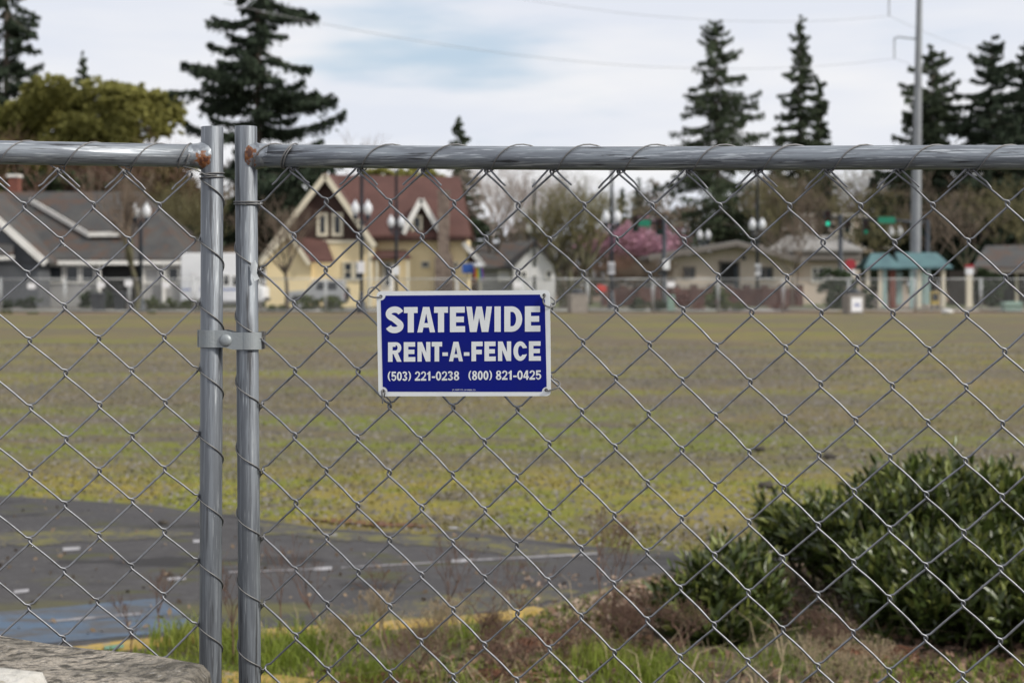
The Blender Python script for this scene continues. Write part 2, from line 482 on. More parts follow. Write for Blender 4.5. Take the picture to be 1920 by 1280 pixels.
M['mosspatch'] = mat('asphalt_moss', (0.115, 0.108, 0.03), 0.95, noise=[(5.0, (0.058, 0.055, 0.052), 0.40, 0.52, 8), (30, (0.16, 0.13, 0.05), 0.5, 0.7)], coord='World')
def patch(name, pts, m, z, jit=0.0):
    P = []
    for (a, b) in zip(pts, pts[1:] + pts[:1]):
        for k in range(5):
            u = k / 5
            x = a[0] + (b[0] - a[0]) * u; y = a[1] + (b[1] - a[1]) * u
            P.append(gp(x + random.uniform(-jit, jit) * 4, y + random.uniform(-jit, jit), z))
    return sheet(name, P, m)
patch('moss_on_asphalt', [(470, 975), (600, 994), (740, 1003), (830, 1002), (940, 1012), (1100, 1030), (1180, 1036), (1080, 1040), (960, 1040), (800, 1022), (640, 1012), (500, 1000)], M['mosspatch'], 0.007, 2.5)
patch('moss_on_asphalt', [(-40, 1000), (120, 992), (280, 990), (370, 1000), (300, 1008), (170, 1014), (60, 1022), (-40, 1024)], M['mosspatch'], 0.007, 2.5)
patch('moss_on_asphalt', [(640, 1160), (760, 1128), (900, 1105), (1010, 1100), (1090, 1106), (1010, 1132), (900, 1150), (760, 1164)], M['mosspatch'], 0.007, 3)
M['redmoss'] = mat('reddish_stonecrop', (0.14, 0.055, 0.025), 0.95, noise=[(9, (0.09, 0.075, 0.03), 0.5, 0.6)], coord='World', bump=(60, 0.8, 0.02))
patch('stonecrop_strip', [(570, 970), (640, 972), (760, 979), (830, 984), (770, 988), (690, 985), (610, 978)], M['redmoss'], 0.012, 2)
M['bluepaint'] = mat('worn_blue_paint', (0.068, 0.108, 0.165), 0.85, noise=[(2.2, (0.066, 0.085, 0.115), 0.42, 0.60), (9, (0.07, 0.07, 0.074), 0.47, 0.60, 8), (26, (0.10, 0.10, 0.105), 0.56, 0.68), (70, (0.16, 0.21, 0.28), 0.6, 0.75)], coord='World', stretch=(0.4, 1, 1))
M['whitepaint'] = mat('worn_white_paint', (0.34, 0.33, 0.345), 0.8, noise=[(14, (0.16, 0.155, 0.16), 0.5, 0.66), (80, (0.2, 0.2, 0.2), 0.55, 0.7)], coord='World')
M['fadedpaint'] = mat('faded_white_paint', (0.25, 0.24, 0.25), 0.85, noise=[(9, (0.105, 0.10, 0.105), 0.45, 0.62)], coord='World')
patch('blue_parking_panel', [(-260, 1172), (0, 1146), (302, 1121), (372, 1170), (300, 1187), (0, 1212), (-260, 1240)], M['bluepaint'], 0.0065, 0.8)
def marking(a, b, wpx, m, z=0.010):
    (x0, y0), (x1, y1) = a, b
    sheet('painted_marking', [gp(x0, y0 - wpx, z), gp(x1, y1 - wpx, z), gp(x1, y1 + wpx, z), gp(x0, y0 + wpx, z)], m)
for a, b, wp, mm in [((118, 1029), (150, 1027), 3, 'whitepaint'), ((362, 1014), (392, 1013), 2.6, 'whitepaint'), ((314, 1085), (348, 1083), 2.6, 'whitepaint'),
                     ((26, 1109), (54, 1106), 3, 'whitepaint'), ((590, 1066), (622, 1064), 3, 'whitepaint'), ((848, 1051), (884, 1049), 3, 'whitepaint'),
                     ((90, 1164), (265, 1149), 2.2, 'fadedpaint'), ((430, 1072), (590, 1066), 1.4, 'fadedpaint'), ((640, 1063), (848, 1052), 1.2, 'fadedpaint'), ((884, 1049), (1120, 1037), 1.8, 'fadedpaint'), ((606, 1001), (632, 1002), 2, 'fadedpaint'), ((838, 988), (858, 989), 2, 'whitepaint')]:
    marking(a, b, wp, M[mm], 0.0095 if b[0] < 300 and a[1] > 1140 else 0.0075)

# planting bed and its kerb
M['bed'] = mat('bed_soil_and_moss', (0.115, 0.085, 0.055), 0.95, noise=[(3.5, (0.10, 0.12, 0.03), 0.44, 0.58, 6), (40, (0.19, 0.14, 0.10), 0.52, 0.66), (90, (0.05, 0.036, 0.026), 0.54, 0.66)], bump=(70, 0.9, 0.03), coord='World')
sheet('planting_bed', BED + [(40, 9, 0.1), (40, 1.9, 0.1), (-9, 1.9, 0.1)], M['bed'])
M['added_paving'] = mat('added_dark_paving', (0.045, 0.044, 0.046), 0.9, noise=[(0.8, (0.036, 0.035, 0.037), 0.4, 0.6), (60, (0.08, 0.078, 0.078), 0.55, 0.7)], coord='World')
sheet('street', [(-60, -39, 0.02), (60, -39, 0.02), (60, 1.5, 0.02), (-60, 1.5, 0.02)], M['added_paving'])  # unseen dark paving, added to darken the reflection in the rails' lower half
M['kerb'] = mat('yellow_painted_kerb', (0.37, 0.25, 0.06), 0.85, noise=[(4, (0.31, 0.215, 0.06), 0.4, 0.6), (18, (0.22, 0.19, 0.14), 0.56, 0.68), (60, (0.16, 0.12, 0.07), 0.6, 0.75)], bump=(60, 0.4, 0.01), coord='World')
M['kerbbare'] = mat('bare_concrete_kerb', (0.24, 0.225, 0.20), 0.9, noise=[(8, (0.15, 0.14, 0.11), 0.45, 0.65)], bump=(60, 0.5, 0.01), coord='World')
def kerb(name, pts, m, wdt=0.15, z0=0.0, z1=0.118):
    mb = MB()
    P = [Vector((p[0], p[1])) for p in pts]
    vs = []
    for i, p in enumerate(P):
        t = (P[min(i + 1, len(P) - 1)] - P[max(i - 1, 0)]).normalized()
        nrm = Vector((-t.y, t.x))
        a, b = p + nrm * 0.02, p - nrm * wdt
        c = 0.02
        for q, z in ((a, z0), (a, z1 - c), (a - nrm * c, z1), (b + nrm * c, z1), (b, z1 - c), (b, z0)):
            vs.append((q.x, q.y, z))
    fs = [(i * 6 + k, i * 6 + (k + 1) % 6, (i + 1) * 6 + (k + 1) % 6, (i + 1) * 6 + k) for i in range(len(P) - 1) for k in range(6)]
    mb.add(vs, fs + [tuple(range(6)), tuple(range(len(vs) - 1, len(vs) - 7, -1))])
    return mb.build(name, m, None, 'structure')
kerb('kerb', BED[:12], M['kerb'], wdt=0.105)
kerb('kerb', BED[11:], M['bed'], wdt=0.1, z1=0.101)
kp = gp(255, 1203, 0.1)
M['teal'] = mat('teal_paint', (0.10, 0.24, 0.17), 0.8, noise=[(30, (0.2, 0.22, 0.12), 0.5, 0.7)], coord='World')
i0 = BED[4]
sheet('painted_marking', [gp(196, 1210, 0.122), gp(232, 1206.5, 0.122), gp(232, 1213, 0.122), gp(196, 1217, 0.122)], M['teal'])
k2 = [gp(360, 1262, 0.1), gp(430, 1269, 0.1), gp(520, 1276, 0.1), gp(640, 1292, 0.1)]
kerb('kerb', k2, M['kerb'], wdt=0.12, z0=0.05, z1=0.125)
MB().box(-60, 60, 1.5, 1.895, 0.0, 0.125).build('kerb', M['kerbbare'], None, 'structure')
# ------------------------------------------------------------------ the near fence: two rental panels, their clamp, the sign
class Plane:
    """vertical plane through two ground points; local x along it, local y away from the camera"""
    def __init__(s, pxa, Da, pxb, Db, origin=0):
        a = Vector((X(pxa, Da), Da)); b = Vector((X(pxb, Db), Db))
        s.t = (b - a).normalized(); s.o = a
        s.n = Vector((-s.t.y, s.t.x))
        if s.n.y < 0: s.n = -s.n
        s.rz = math.atan2(s.t.y, s.t.x)
    def loc(s, px, py, off=0.0):
        """local (x, z) of the point seen at a pixel, on the plane shifted by off along local y"""
        d = Vector(((px - CX) / F, 1.0))
        o = s.o + s.n * off
        k = o.dot(s.n) / d.dot(s.n)
        q = d * k - o
        return q.dot(s.t), EYE - (py - HY) / F * k

PR = Plane(461, 2.5, 1920, 2.30)
PL = Plane(398, 2.5, 0, 2.39)
PL.t = -PL.t; PL.rz = math.atan2(PL.t.y, PL.t.x)

NODES_R = [(-1,0,545,318),(1,0,675,320),(3,0,793,320),(5,0,912,320),(7,0,1035,320),(9,0,1160,322),(11,0,1290,322),(13,0,1420,322),(15,0,1550,322),(17,0,1685,322),(19,0,1815,321),
 (0,1,612,376),(2,1,732,378),(4,1,851,381),(6,1,971,385),(8,1,1096,385),(10,1,1223,386),(12,1,1352,386),(14,1,1481,387),(16,1,1614,387),(18,1,1750,385),(20,1,1890,381),
 (-1,2,552,441),(1,2,671,441),(3,2,791,444),(5,2,912,447),(7,2,1031,450),(9,2,1156,450),(11,2,1284,451),(13,2,1413,454),(15,2,1543,455),(17,2,1679,456),(19,2,1817,455),
 (0,3,612,506),(2,3,731,507),(4,3,850,509),(6,3,971,511),(8,3,1094,514),(10,3,1219,517),(12,3,1347,520),(14,3,1476,521),(16,3,1607,522),(18,3,1745,522),(20,3,1886,522),
 (-1,4,552,569),(1,4,672,570),(9,4,1156,580),(11,4,1281,582),(13,4,1409,585),(15,4,1540,587),(17,4,1674,589),(19,4,1812,590),
 (0,5,613,631),(-1,6,553,695),(1,6,672,695),(0,7,614,756),(-1,8,554,816),(13,8,1404,849),(15,8,1535,854),(17,8,1669,858),(19,8,1810,864),
 (14,9,1470,916),(16,9,1602,922),(18,9,1738,928),(20,9,1879,933),
 (-1,10,556,940),(1,10,672,946),(3,10,792,951),(5,10,910,957),(7,10,1031,961),(9,10,1153,966),(11,10,1278,972),(13,10,1405,979),(15,10,1535,985),(17,10,1669,992),(19,10,1807,1000),
 (-1,12,556,1067),(1,12,672,1073),(3,12,791,1077),(5,12,910,1083),(7,12,1030,1088),(13,12,1404,1111),(15,12,1535,1115),(17,12,1668,1120),(19,12,1807,1131),
 (-1,14,555,1193),(1,14,672,1198),(3,14,790,1203),(5,14,909,1209),(7,14,1031,1216),(13,14,1404,1240),(15,14,1534,1249),(17,14,1668,1258),(19,14,1807,1265),
 (-2,1,490,383),(-2,3,491,505),(-2,5,492,634),(-2,7,493,755),(-2,11,496,1003),(-2,13,496,1129)]
NODES_L = [(-2,0,233,325),(-4,0,110,322),(-1,1,300,385),(-3,1,176,385),(-5,1,46,386),(0,2,364,450),(-2,2,243,451),(-4,2,116,451),(-1,3,303,512),(-3,3,184,511),(-5,3,54,514),
 (0,4,367,570),(-2,4,246,572),(-4,4,121,575),(0,6,369,692),(0,8,371,815),(-1,9,309,881),(-3,9,187,883),(-5,9,57,886),(0,10,371,931),(-2,10,249,938),(-4,10,123,946),
 (-1,11,309,997),(-3,11,186,1002),(-5,11,57,1013),(0,12,371,1051),(-2,12,247,1061),(-4,12,121,1069),(-1,13,308,1116),(-3,13,183,1127),(-5,13,55,1139),(0,14,366,1171),(-2,14,247,1183),(-4,14,120,1197)]

def node_fit(nodes, pl):
    A_ = []; B_ = []
    for i, j, px, py in nodes:
        A_.append([1, i, j, i * i / 10, i * j / 10, j * j / 10, i * i * i / 100, i * i * j / 100])
        B_.append(pl.loc(px, py))
    co, *_ = np.linalg.lstsq(np.array(A_), np.array(B_), rcond=None)
    i0, i1 = min(n[0] for n in nodes), max(n[0] for n in nodes)
    j0, j1 = min(n[1] for n in nodes), max(n[1] for n in nodes)
    def basis(i, j): return np.array([1, i, j, i * i / 10, i * j / 10, j * j / 10, i ** 3 / 100, i * i * j / 100])
    step = 0.0503
    exact = {(n[0], n[1]): np.array(pl.loc(n[2], n[3])) for n in nodes}
    def f(i, j):
        ci, cj = min(max(i, i0), i1), min(max(j, j0), j1)
        p = basis(ci, cj) @ co
        if (i, j) in exact: p = 0.35 * p + 0.65 * exact[(i, j)]
        return p + np.array([(i - ci) * step, -(j - cj) * step])
    return f
fit_r, fit_l = node_fit(NODES_R, PR), node_fit(NODES_L, PL)

WR = 0.00175           # mesh wire radius
ROWS = 33
def mesh_wires(parent, f, k0, k1, par, rnd, bow=0.022):
    """one zigzag wire for each half pitch; node (i, j) exists where (i + j) % 2 == par"""
    for k in range(k0, k1):
        P = []
        prev = None
        for j in range(ROWS + 1):
            c = k if (k + j) % 2 == par else k + 1
            x, z = f(c, j)
            x += rnd.uniform(-.0008, .0008); z += rnd.uniform(-.0008, .0008)
            s = 1 if c == k + 1 else -1
            yin = -0.0022 if s > 0 else 0.0022       # arrives in front on its way right, behind on its way left
            if prev is not None:
                px_, pz_, py_ = prev
                L = math.hypot(x - px_, z - pz_)
                for u in (0.12, 0.3, 0.5, 0.7, 0.88):
                    bw = bow * (1.0 if s > 0 else 0.35) * math.sin(math.pi * u) ** 1.3 * L
                    nx, nz_ = (z - pz_) / L, -(x - px_) / L       # unit normal to the leg
                    if nz_ < 0: nx, nz_ = -nx, -nz_
                    P.append((px_ + (x - px_) * u + nx * bw, py_ + (yin - py_) * u, pz_ + (z - pz_) * u + nz_ * bw))
            e = 0.0040
            r = s * WR * 1.05
            if j > 0: P.append((x + r * 0.2, yin, z + e))
            P += [(x + r * 1.0, yin * 0.55, z + e * 0.45), (x + r * 1.15, 0, z), (x + r * 1.0, -yin * 0.55, z - e * 0.45)]
            P.append((x + r * 0.2, -yin, z - e))
            prev = (x + r * 0.2, z - e, -yin)
        V, Fc = ribbon_tube(P, WR, (0, -1, 0), 6)
        # the cut end is doubled back over the top node
        c = k if (k + 0) % 2 == par else k + 1
        x, z = f(c, 0)
        s = 1 if c == k + 1 else -1
        tail = [(x + s * 0.001, -s * 0.003, z + 0.002), (x - s * 0.002, -s * 0.0042, z + 0.0055), (x - s * 0.008, -0.0045, z - 0.0015)] + \
               [(x - s * (0.008 + 0.022 * u), -0.0045 - 0.0008 * u, z - 0.0015 - (0.0225 + rnd.uniform(-.002, .002)) * u) for u in (0.35, 0.7, 1.0)]
        V2, F2 = ribbon_tube(tail, WR * 0.95, (0, -1, 0), 6)
        V, Fc = join_np([(V, Fc), (V2, F2)])
        link_mesh('wire', np_mesh('wire', V, Fc, True), M['wire'], parent)

def helix(axis0, axis1, r, turns, theta0, s_start, pitch, wob=0.0, n=18, up=Vector((0, 0, 1)), front=Vector((0, -1, 0))):
    """spiral of tie wire round a pipe; theta measured from the underside (or left side) over the front"""
    a0, a1 = Vector(axis0), Vector(axis1)
    t = (a1 - a0).normalized()
    P = []
    for q in range(int(turns * n) + 1):
        th = theta0 + 2 * math.pi * q / n
        s = s_start + pitch * q / n + wob * math.sin(q * 0.7)
        # the front half of every turn takes a little less than half of the advance
        s += -0.010 * math.sin(2 * math.pi * q / n) * (pitch > 0)
        c = a0 + t * s
        P.append(c + (up * -math.cos(th) + front * math.sin(th)) * r)
    return P

def pipe_weld(parent, at, d, R0, spot, rr_):
    """flared bead where a rail runs into a post"""
    mb = MB()
    prof = [(1.55, -0.003), (1.44, 0.002), (1.24, 0.008), (1.12, 0.0145), (1.05, 0.022), (1.003, 0.033)]
    d = Vector(d); u = Vector((0, 0, 1)); sdv = d.cross(u)
    vs = []
    for k, (q, s) in enumerate(prof):
        for a in range(20):
            th = 2 * math.pi * a / 20
            j = 1 + random.uniform(-.03, .03) * (k < 4)
            rr = R0 * q * j
            back = abs(math.sin(th)) * 0.0
            vs.append(Vector(at) + d * (s - back) + (u * math.cos(th) * rr + sdv * math.sin(th) * min(rr, R0 * (1.012 + .028 * (k in (1, 2, 3))))))
    n = 20
    fs = [(i * n + a, i * n + (a + 1) % n, (i + 1) * n + (a + 1) % n, (i + 1) * n + a) for i in range(len(prof) - 1) for a in range(n)]
    mb.add(vs, fs, True)
    mb.build('weld', rust_weld(spot, rr_), parent)

RP = 0.0172           # pipe radius
def pipe(P, r, sides=28): 
    return MB().tube(P, r, sides)
def hollow_post(parent, x, z_top, lean=0.0, y=0.0):
    mb = MB()
    ro, ri = RP, RP - 0.0018
    prof = [(ro, 0.0), (ro, 0.6), (ro, 1.2), (ro, z_top - 0.0006), (ro - 0.0006, z_top), (ri, z_top), (ri, z_top - 0.09)]
    vs = [(x + lean * (z - z_top) + r * math.cos(2 * math.pi * k / 32), y + r * math.sin(2 * math.pi * k / 32), z) for r, z in prof for k in range(32)]
    n = len(prof)
    fs = [(i * 32 + k, i * 32 + (k + 1) % 32, (i + 1) * 32 + (k + 1) % 32, (i + 1) * 32 + k) for i in range(n - 1) for k in range(32)]
    mb.add(vs, fs, True)
    mb.f.append(tuple(len(vs) - 32 + k for k in range(32))); mb.sm.append(False)
    return mb.build('post', M['post'], parent)

# right panel ------------------------------------------------------------------
LEN_R, LEN_L = 3.6, 2.6
pr = thing('chain_link_fence', 'galvanised chain link fence panel carrying the blue rental sign, right of the clamp', 'fence', (PR.o.x, PR.o.y, 0), PR.rz, 'near chain link panels')
xt, zt = PR.loc(461, 237); xb, zb = PR.loc(468.5, 1280)
lean_r = (xt - xb) / (zt - zb)
hollow_post(pr, xt, zt, lean_r)
hollow_post(pr, LEN_R, zt - 0.03)
ra, rb = PR.loc(480, 292.5), PR.loc(1900, 295.5)
slope_r = (rb[1] - ra[1]) / (rb[0] - ra[0])
rail_z = lambda x: ra[1] + slope_r * (x - ra[0])
nseg = 24
RRAIL = 0.0178
P = []
for k in range(nseg + 1):
    x = 0.012 + (LEN_R - 0.02) * k / nseg
    sag = -0.0026 * math.sin(min(1.0, max(0, (x - 0.1) / 0.9)) * math.pi)
    P.append((x, 0, rail_z(x) + sag))
MB().tube(P, RRAIL, 28).build('top_rail', M['pipe'], pr)
MB().tube([(0.0, 0, 0.10), (LEN_R, 0, 0.10)], RP, 20).build('bottom_rail', M['pipe'], pr)
pipe_weld(pr, (xt + RP * 0.42, 0, rail_z(0.02)), (1, 0, 0), RRAIL, (xt + RP * .55, -RP * .95, rail_z(0) + .001), .0145)
mesh_wires(pr, fit_r, -2, 68, 1, random.Random(3))
# tie wire spiralled round the rail, one turn for each top node
pitch = (fit_r(19, 0)[0] - fit_r(-1, 0)[0]) / 10
x0 = fit_r(1, 0)[0]
Pt = helix((0, 0, rail_z(0) - 0.001), (1, 0, rail_z(1.0) - 0.001), RRAIL + 0.0016, 31, 0.0, x0 + 0.002, pitch, 0.0006)
V1 = ribbon_tube(Pt, 0.00115, (0.3, 0.1, 0.95), 6)
Pt2 = helix((0, 0, rail_z(0)), (1, 0, rail_z(1.0)), RRAIL + 0.0016, 1.6, -1.2, x0 - pitch - 0.012, 0.004)
Pt3 = helix((0, 0, rail_z(0)), (1, 0, rail_z(1.0)), RRAIL + 0.0016, 1.1, -0.4, x0 - pitch - 0.066, 0.055)
mbt = MB()
mbt.tube(Pt, 0.00115, 6); mbt.tube(Pt2, 0.00115, 6); mbt.tube(Pt3, 0.00115, 6)
# hooks that hang each top node from the spiral
for i in range(-1, 67, 2):
    x, z = fit_r(i, 0)
    q = random.uniform(-.003, .003)
    mbt.tube([(x - 0.010 + q, -0.004, rail_z(x) - RRAIL), (x - 0.003, -0.005, z + 0.004), (x + 0.003, -0.003, z - 0.003), (x + 0.009, 0.004, z + 0.001), (x + 0.011 + q, 0.006, rail_z(x) - RRAIL + 0.002)], 0.0011, 6)
mbt.build('rail_tie_wire', M['tie'], pr)
# tie wire round the post, one turn every second row
mbt = MB()
zs = [fit_r(-2, j)[1] for j in range(1, ROWS, 2)]
axis = lambda z: xt + lean_r * (z - zt)
def post_wrap(zlist, axis, first_side, drop, rw):
    """spiral that leaves the mesh edge, crosses the front and comes back behind"""
    Q = []
    for a, z in enumerate(zlist):
        zn = zlist[a + 1] if a + 1 < len(zlist) else z - 0.103
        for q in range(24):
            u = q / 24
            if first_side < 0:      # starts on the left edge, front crossing goes down to the right
                th = math.pi + 2 * math.pi * u                       # left -> front -> right -> back
                zz = z - drop * min(1, u / 0.5) ** 1.25 if u < 0.5 else (z - drop) + (zn - (z - drop)) * (u - 0.5) / 0.5
            else:                   # ends on the right edge
                th = 2 * math.pi * u                                 # right -> back -> left -> front -> right
                zz = z + (zn + drop - z) * u / 0.5 if u < 0.5 else zn + drop * (1 - ((u - 0.5) / 0.5) ** 0.8)
            Q.append((axis(zz) + rw * math.cos(th), rw * math.sin(th), zz))
    return Q
mbt.tube(post_wrap(zs, axis, 1, 0.040, RP + 0.0014), 0.00115, 6)
for dz in (0.0, 0.0036):
    mbt.tube([(axis(zs[0]) + (RP + 0.0016 + 0.004 * max(0, math.cos(a)) ** 6) * math.cos(a), (RP + 0.0016) * math.sin(a), zs[0] + dz + 0.0012 * math.sin(a)) for a in np.linspace(0, 2 * math.pi, 28)], 0.00115, 6)
for z in zs:
    x, _ = fit_r(-2, 1)
    mbt.tube([(axis(z) + RP, -0.004, z), (axis(z) + RP + 0.006, -0.006, z - 0.002), (axis(z) + RP + 0.009, 0.0, z + 0.001), (axis(z) + RP + 0.004, 0.008, z - 0.006), (axis(z) + RP - 0.002, 0.010, z - 0.012)], 0.0011, 6)
mbt.build('post_tie_wire', M['tie'], pr)
# scrap of torn clear tape on the post
tx, tz = PR.loc(482, 508)
mb = MB()
base = [(-.004, .012), (.003, .016), (.006, .009), (.005, -.004), (.009, -.012), (.002, -.016), (-.002, -.006), (-.006, .002)]
mb.prism([(tx + a, -RP * 0.99 + 0.35 * abs(a) - 0.001, tz + b) for a, b in base], (0, -0.0004, 0))
mb.build('torn_tape', M['tape'], pr)

# left panel -------------------------------------------------------------------
pl_ = thing('chain_link_fence', 'galvanised chain link fence panel without a sign, left of the clamp', 'fence', (PL.o.x, PL.o.y, 0), PL.rz, 'near chain link panels')
xt, zt = PL.loc(398, 238); xb, zb = PL.loc(394.5, 1280)
lean_l = (xt - xb) / (zt - zb)
hollow_post(pl_, xt, zt, lean_l)
hollow_post(pl_, -LEN_L, zt)
la, lb = PL.loc(370, 292.5), PL.loc(0, 286)
slope_l = (lb[1] - la[1]) / (lb[0] - la[0])
rail_zl = lambda x: la[1] + slope_l * (x - la[0])
MB().tube([(-0.012 - (LEN_L - 0.02) * k / 12, 0, rail_zl(-0.012 - (LEN_L - 0.02) * k / 12)) for k in range(13)], RRAIL, 28).build('top_rail', M['pipe'], pl_)
MB().tube([(0, 0, 0.10), (-LEN_L, 0, 0.10)], RP, 20).build('bottom_rail', M['pipe'], pl_)
pipe_weld(pl_, (xt - RP * 0.42, 0, rail_zl(-0.02)), (-1, 0, 0), RRAIL, (xt - RP * .95, -RP * .85, rail_zl(0) - .008), .011)
mesh_wires(pl_, fit_l, -50, 0, 0, random.Random(5), 0.010)
mbt = MB()
x0 = fit_l(-2, 0)[0]
pitch_l = (fit_l(-2, 0)[0] - fit_l(-4, 0)[0])
mbt.tube(helix((0, 0, rail_zl(0) - 0.001), (1, 0, rail_zl(1.0) - 0.001), RRAIL + 0.0016, 22, 0.0, x0 - pitch_l * 21 + 0.006, pitch_l, 0.0006), 0.00115, 6)
mbt.tube(helix((0, 0, rail_zl(0)), (1, 0, rail_zl(1.0)), RRAIL + 0.0016, 1.4, -0.8, xt - 0.047, 0.011), 0.00115, 6)
for i in range(-48, 0, 2):
    x, z = fit_l(i, 0)
    q = random.uniform(-.003, .003)
    mbt.tube([(x - 0.012 + q, -0.004, rail_zl(x) - RRAIL), (x - 0.003, -0.005, z + 0.004), (x + 0.003, -0.003, z - 0.003), (x + 0.008, 0.004, z + 0.001), (x + 0.010 + q, 0.006, rail_zl(x) - RRAIL + 0.002)], 0.0011, 6)
mbt.tube([(xt - 0.047, -0.012, rail_zl(0) - RRAIL), (xt - 0.03, -0.014, rail_zl(0) - RRAIL - 0.004), (xt - 0.014, -0.016, rail_zl(0) - RRAIL - 0.012), (xt + 0.004, -0.018, rail_zl(0) - RRAIL - 0.013)], 0.0011, 6)
mbt.build('rail_tie_wire', M['tie'], pl_)
mbt = MB()
axl = lambda z: xt + lean_l * (z - zt)
zs = [PL.loc(380, 335)[1]] + [fit_l(0, j)[1] - 0.002 for j in range(2, ROWS, 2)]
mbt.tube(post_wrap(zs, axl, -1, 0.040, RP + 0.0014), 0.00115, 6)
for dz in (0.0, 0.006):
    mbt.tube([(axl(zs[0]) + (RP + 0.0016) * math.cos(a), (RP + 0.0016) * math.sin(a), zs[0] + dz + 0.0012 * math.cos(a) + 0.002) for a in np.linspace(0, 2 * math.pi, 28)], 0.00115, 6)
for z in zs[1:]:
    mbt.tube([(axl(z) - RP - 0.006, -0.004, z), (axl(z) - RP - 0.002, 0.0, z + 0.004), (axl(z) - RP + 0.004, 0.010, z + 0.012)], 0.0011, 6)
mbt.build('post_tie_wire', M['tie'], pl_)

# the clamp that joins the two posts ------------------------------------------
cz0, cz1 = Z(653, 2.5), Z(621, 2.5)
cmid = (cz0 + cz1) / 2
cl_ = thing('pipe_clamp', 'grey two pipe clamp bolted round both fence posts', 'clamp', (0, 2.5, cmid))
x1_, x2_ = X(398.5, 2.5), X(467.0, 2.5)
h = (cz1 - cz0) / 2
rw = RP + 0.0022
def band_path(sg):
    P = []
    P.append((x1_ - rw - 0.0035, sg * 0.004))
    for a in np.linspace(172, 70, 12): P.append((x1_ + rw * math.cos(R(a)), sg * rw * math.sin(R(a))))
    xm = (x1_ + x2_) / 2
    P += [(xm - 0.006, sg * 0.0172), (xm + 0.006, sg * 0.0172)]
    for a in np.linspace(110, 8, 12): P.append((x2_ + rw * math.cos(R(a)), sg * rw * math.sin(R(a))))
    P.append((x2_ + rw + 0.0035, sg * 0.004))
    return P
for sg in (-1, 1):
    P = band_path(sg)
    mb = MB()
    th = 0.0022
    n = len(P); vs = []
    for i, p in enumerate(P):
        a, b = Vector(P[max(i - 1, 0)]), Vector(P[min(i + 1, n - 1)])
        t = (b - a).normalized(); nr = Vector((-t.y, t.x)) * (1 if sg > 0 else -1)
        q0 = Vector(p); q1 = q0 + Vector((nr.x, nr.y)) * th * (1 if True else -1)
        for q, z in ((q0, -h), (q1, -h), (q1, h), (q0, h)):
            vs.append((q.x, q.y, z + (0.0022 if p[0] < (x1_ + x2_) / 2 else -0.0012)))
    fs = [(i * 4 + k, i * 4 + (k + 1) % 4, (i + 1) * 4 + (k + 1) % 4, (i + 1) * 4 + k) for i in range(n - 1) for k in range(4)]
    fs += [(0, 1, 2, 3), (4 * n - 1, 4 * n - 2, 4 * n - 3, 4 * n - 4)]
    mb.add(vs, fs)
    mb.build('band', M['clamp'], cl_)
xm = X(427, 2.5)
mb = MB()
mb.lathe([(0.0098, 0.0), (0.0098, 0.0016), (0.0088, 0.0040), (0.0060, 0.0060), (0.0024, 0.0070)], 20)
mb.v = [(xm + a, -0.0192 - c * .75, b) for a, b, c in mb.v]
mb.build('carriage_bolt', M['clamp'], cl_)
mb = MB()
mb.lathe([(0.0078, 0.0), (0.0078, 0.007)], 6, smooth=False)
mb.v = [(xm + a, 0.0192 + c, b) for a, b, c in mb.v]
mb.build('nut', M['clamp'], cl_)
MB().box(x2_ + rw - 0.001, x2_ + rw + 0.0055, -0.006, 0.006, -h * 1.02, h * 1.02).build('edge_plate', M['hole'], cl_, bevel=0.0008)

# the sign ---------------------------------------------------------------------
SOFF = -0.0115
def spt(zx, zy):        # sign coordinates read off an enlarged view, onto the sign's own plane
    return PR.loc(680 + zx / 4.923, 520 + zy / 4.923, SOFF)
so = PR.o + PR.n * SOFF
sc_ = spt(930, 605)
sg = thing('fence_sign', 'blue and white metal sign reading STATEWIDE RENT-A-FENCE wired to the mesh', 'sign',
           (so.x + PR.t.x * sc_[0], so.y + PR.t.y * sc_[0], sc_[1]), PR.rz)
def sl(zx, zy):
    x, z = spt(zx, zy)
    return (x - sc_[0], z - sc_[1])
def rounded(corners, r, n=8):
    P = []
    m_ = len(corners)
    for i in range(m_):
        a, b, c = Vector(corners[i - 1]), Vector(corners[i]), Vector(corners[(i + 1) % m_])
        u, v = (a - b).normalized(), (c - b).normalized()
        p0, p1 = b + u * r, b + v * r
        for k in range(n + 1):
            s = k / n
            P.append((1 - s) ** 2 * p0 + 2 * s * (1 - s) * b + s * s * p1)
    return [tuple(p) for p in P]
pc = [sl(128, 128), sl(1728, 117), sl(1738, 1094), sl(146, 1096)]
op = rounded(pc, 0.0085)
mb = MB()
mb.prism([(x, 0.0, z) for x, z in op], (0, 0.0012, 0))
mb.build('plate', M['signwhite'], sg)

def curve_mesh(name, loops, y, m, parent, thick=0.0002):
    """flat print: filled outline with holes, a hair proud of the plate"""
    cd = bpy.data.curves.new(name, 'CURVE')
    cd.dimensions = '2D'; cd.fill_mode = 'FRONT'
    for lp in loops:
        sp = cd.splines.new('POLY')
        sp.points.add(len(lp) - 1)
        for p, (x, z) in zip(sp.points, lp): p.co = (x, z, 0, 1)
        sp.use_cyclic_u = True
    tmp = bpy.data.objects.new(name, cd)
    C.objects.link(tmp)
    dg = bpy.context.evaluated_depsgraph_get()
    me = bpy.data.meshes.new_from_object(tmp.evaluated_get(dg))
    bpy.data.objects.remove(tmp)
    for v in me.vertices:
        x, z = v.co.x, v.co.y
        v.co = (x, y, z)
    me.materials.clear()
    me.name = name
    return link_mesh(name, me, m, parent)

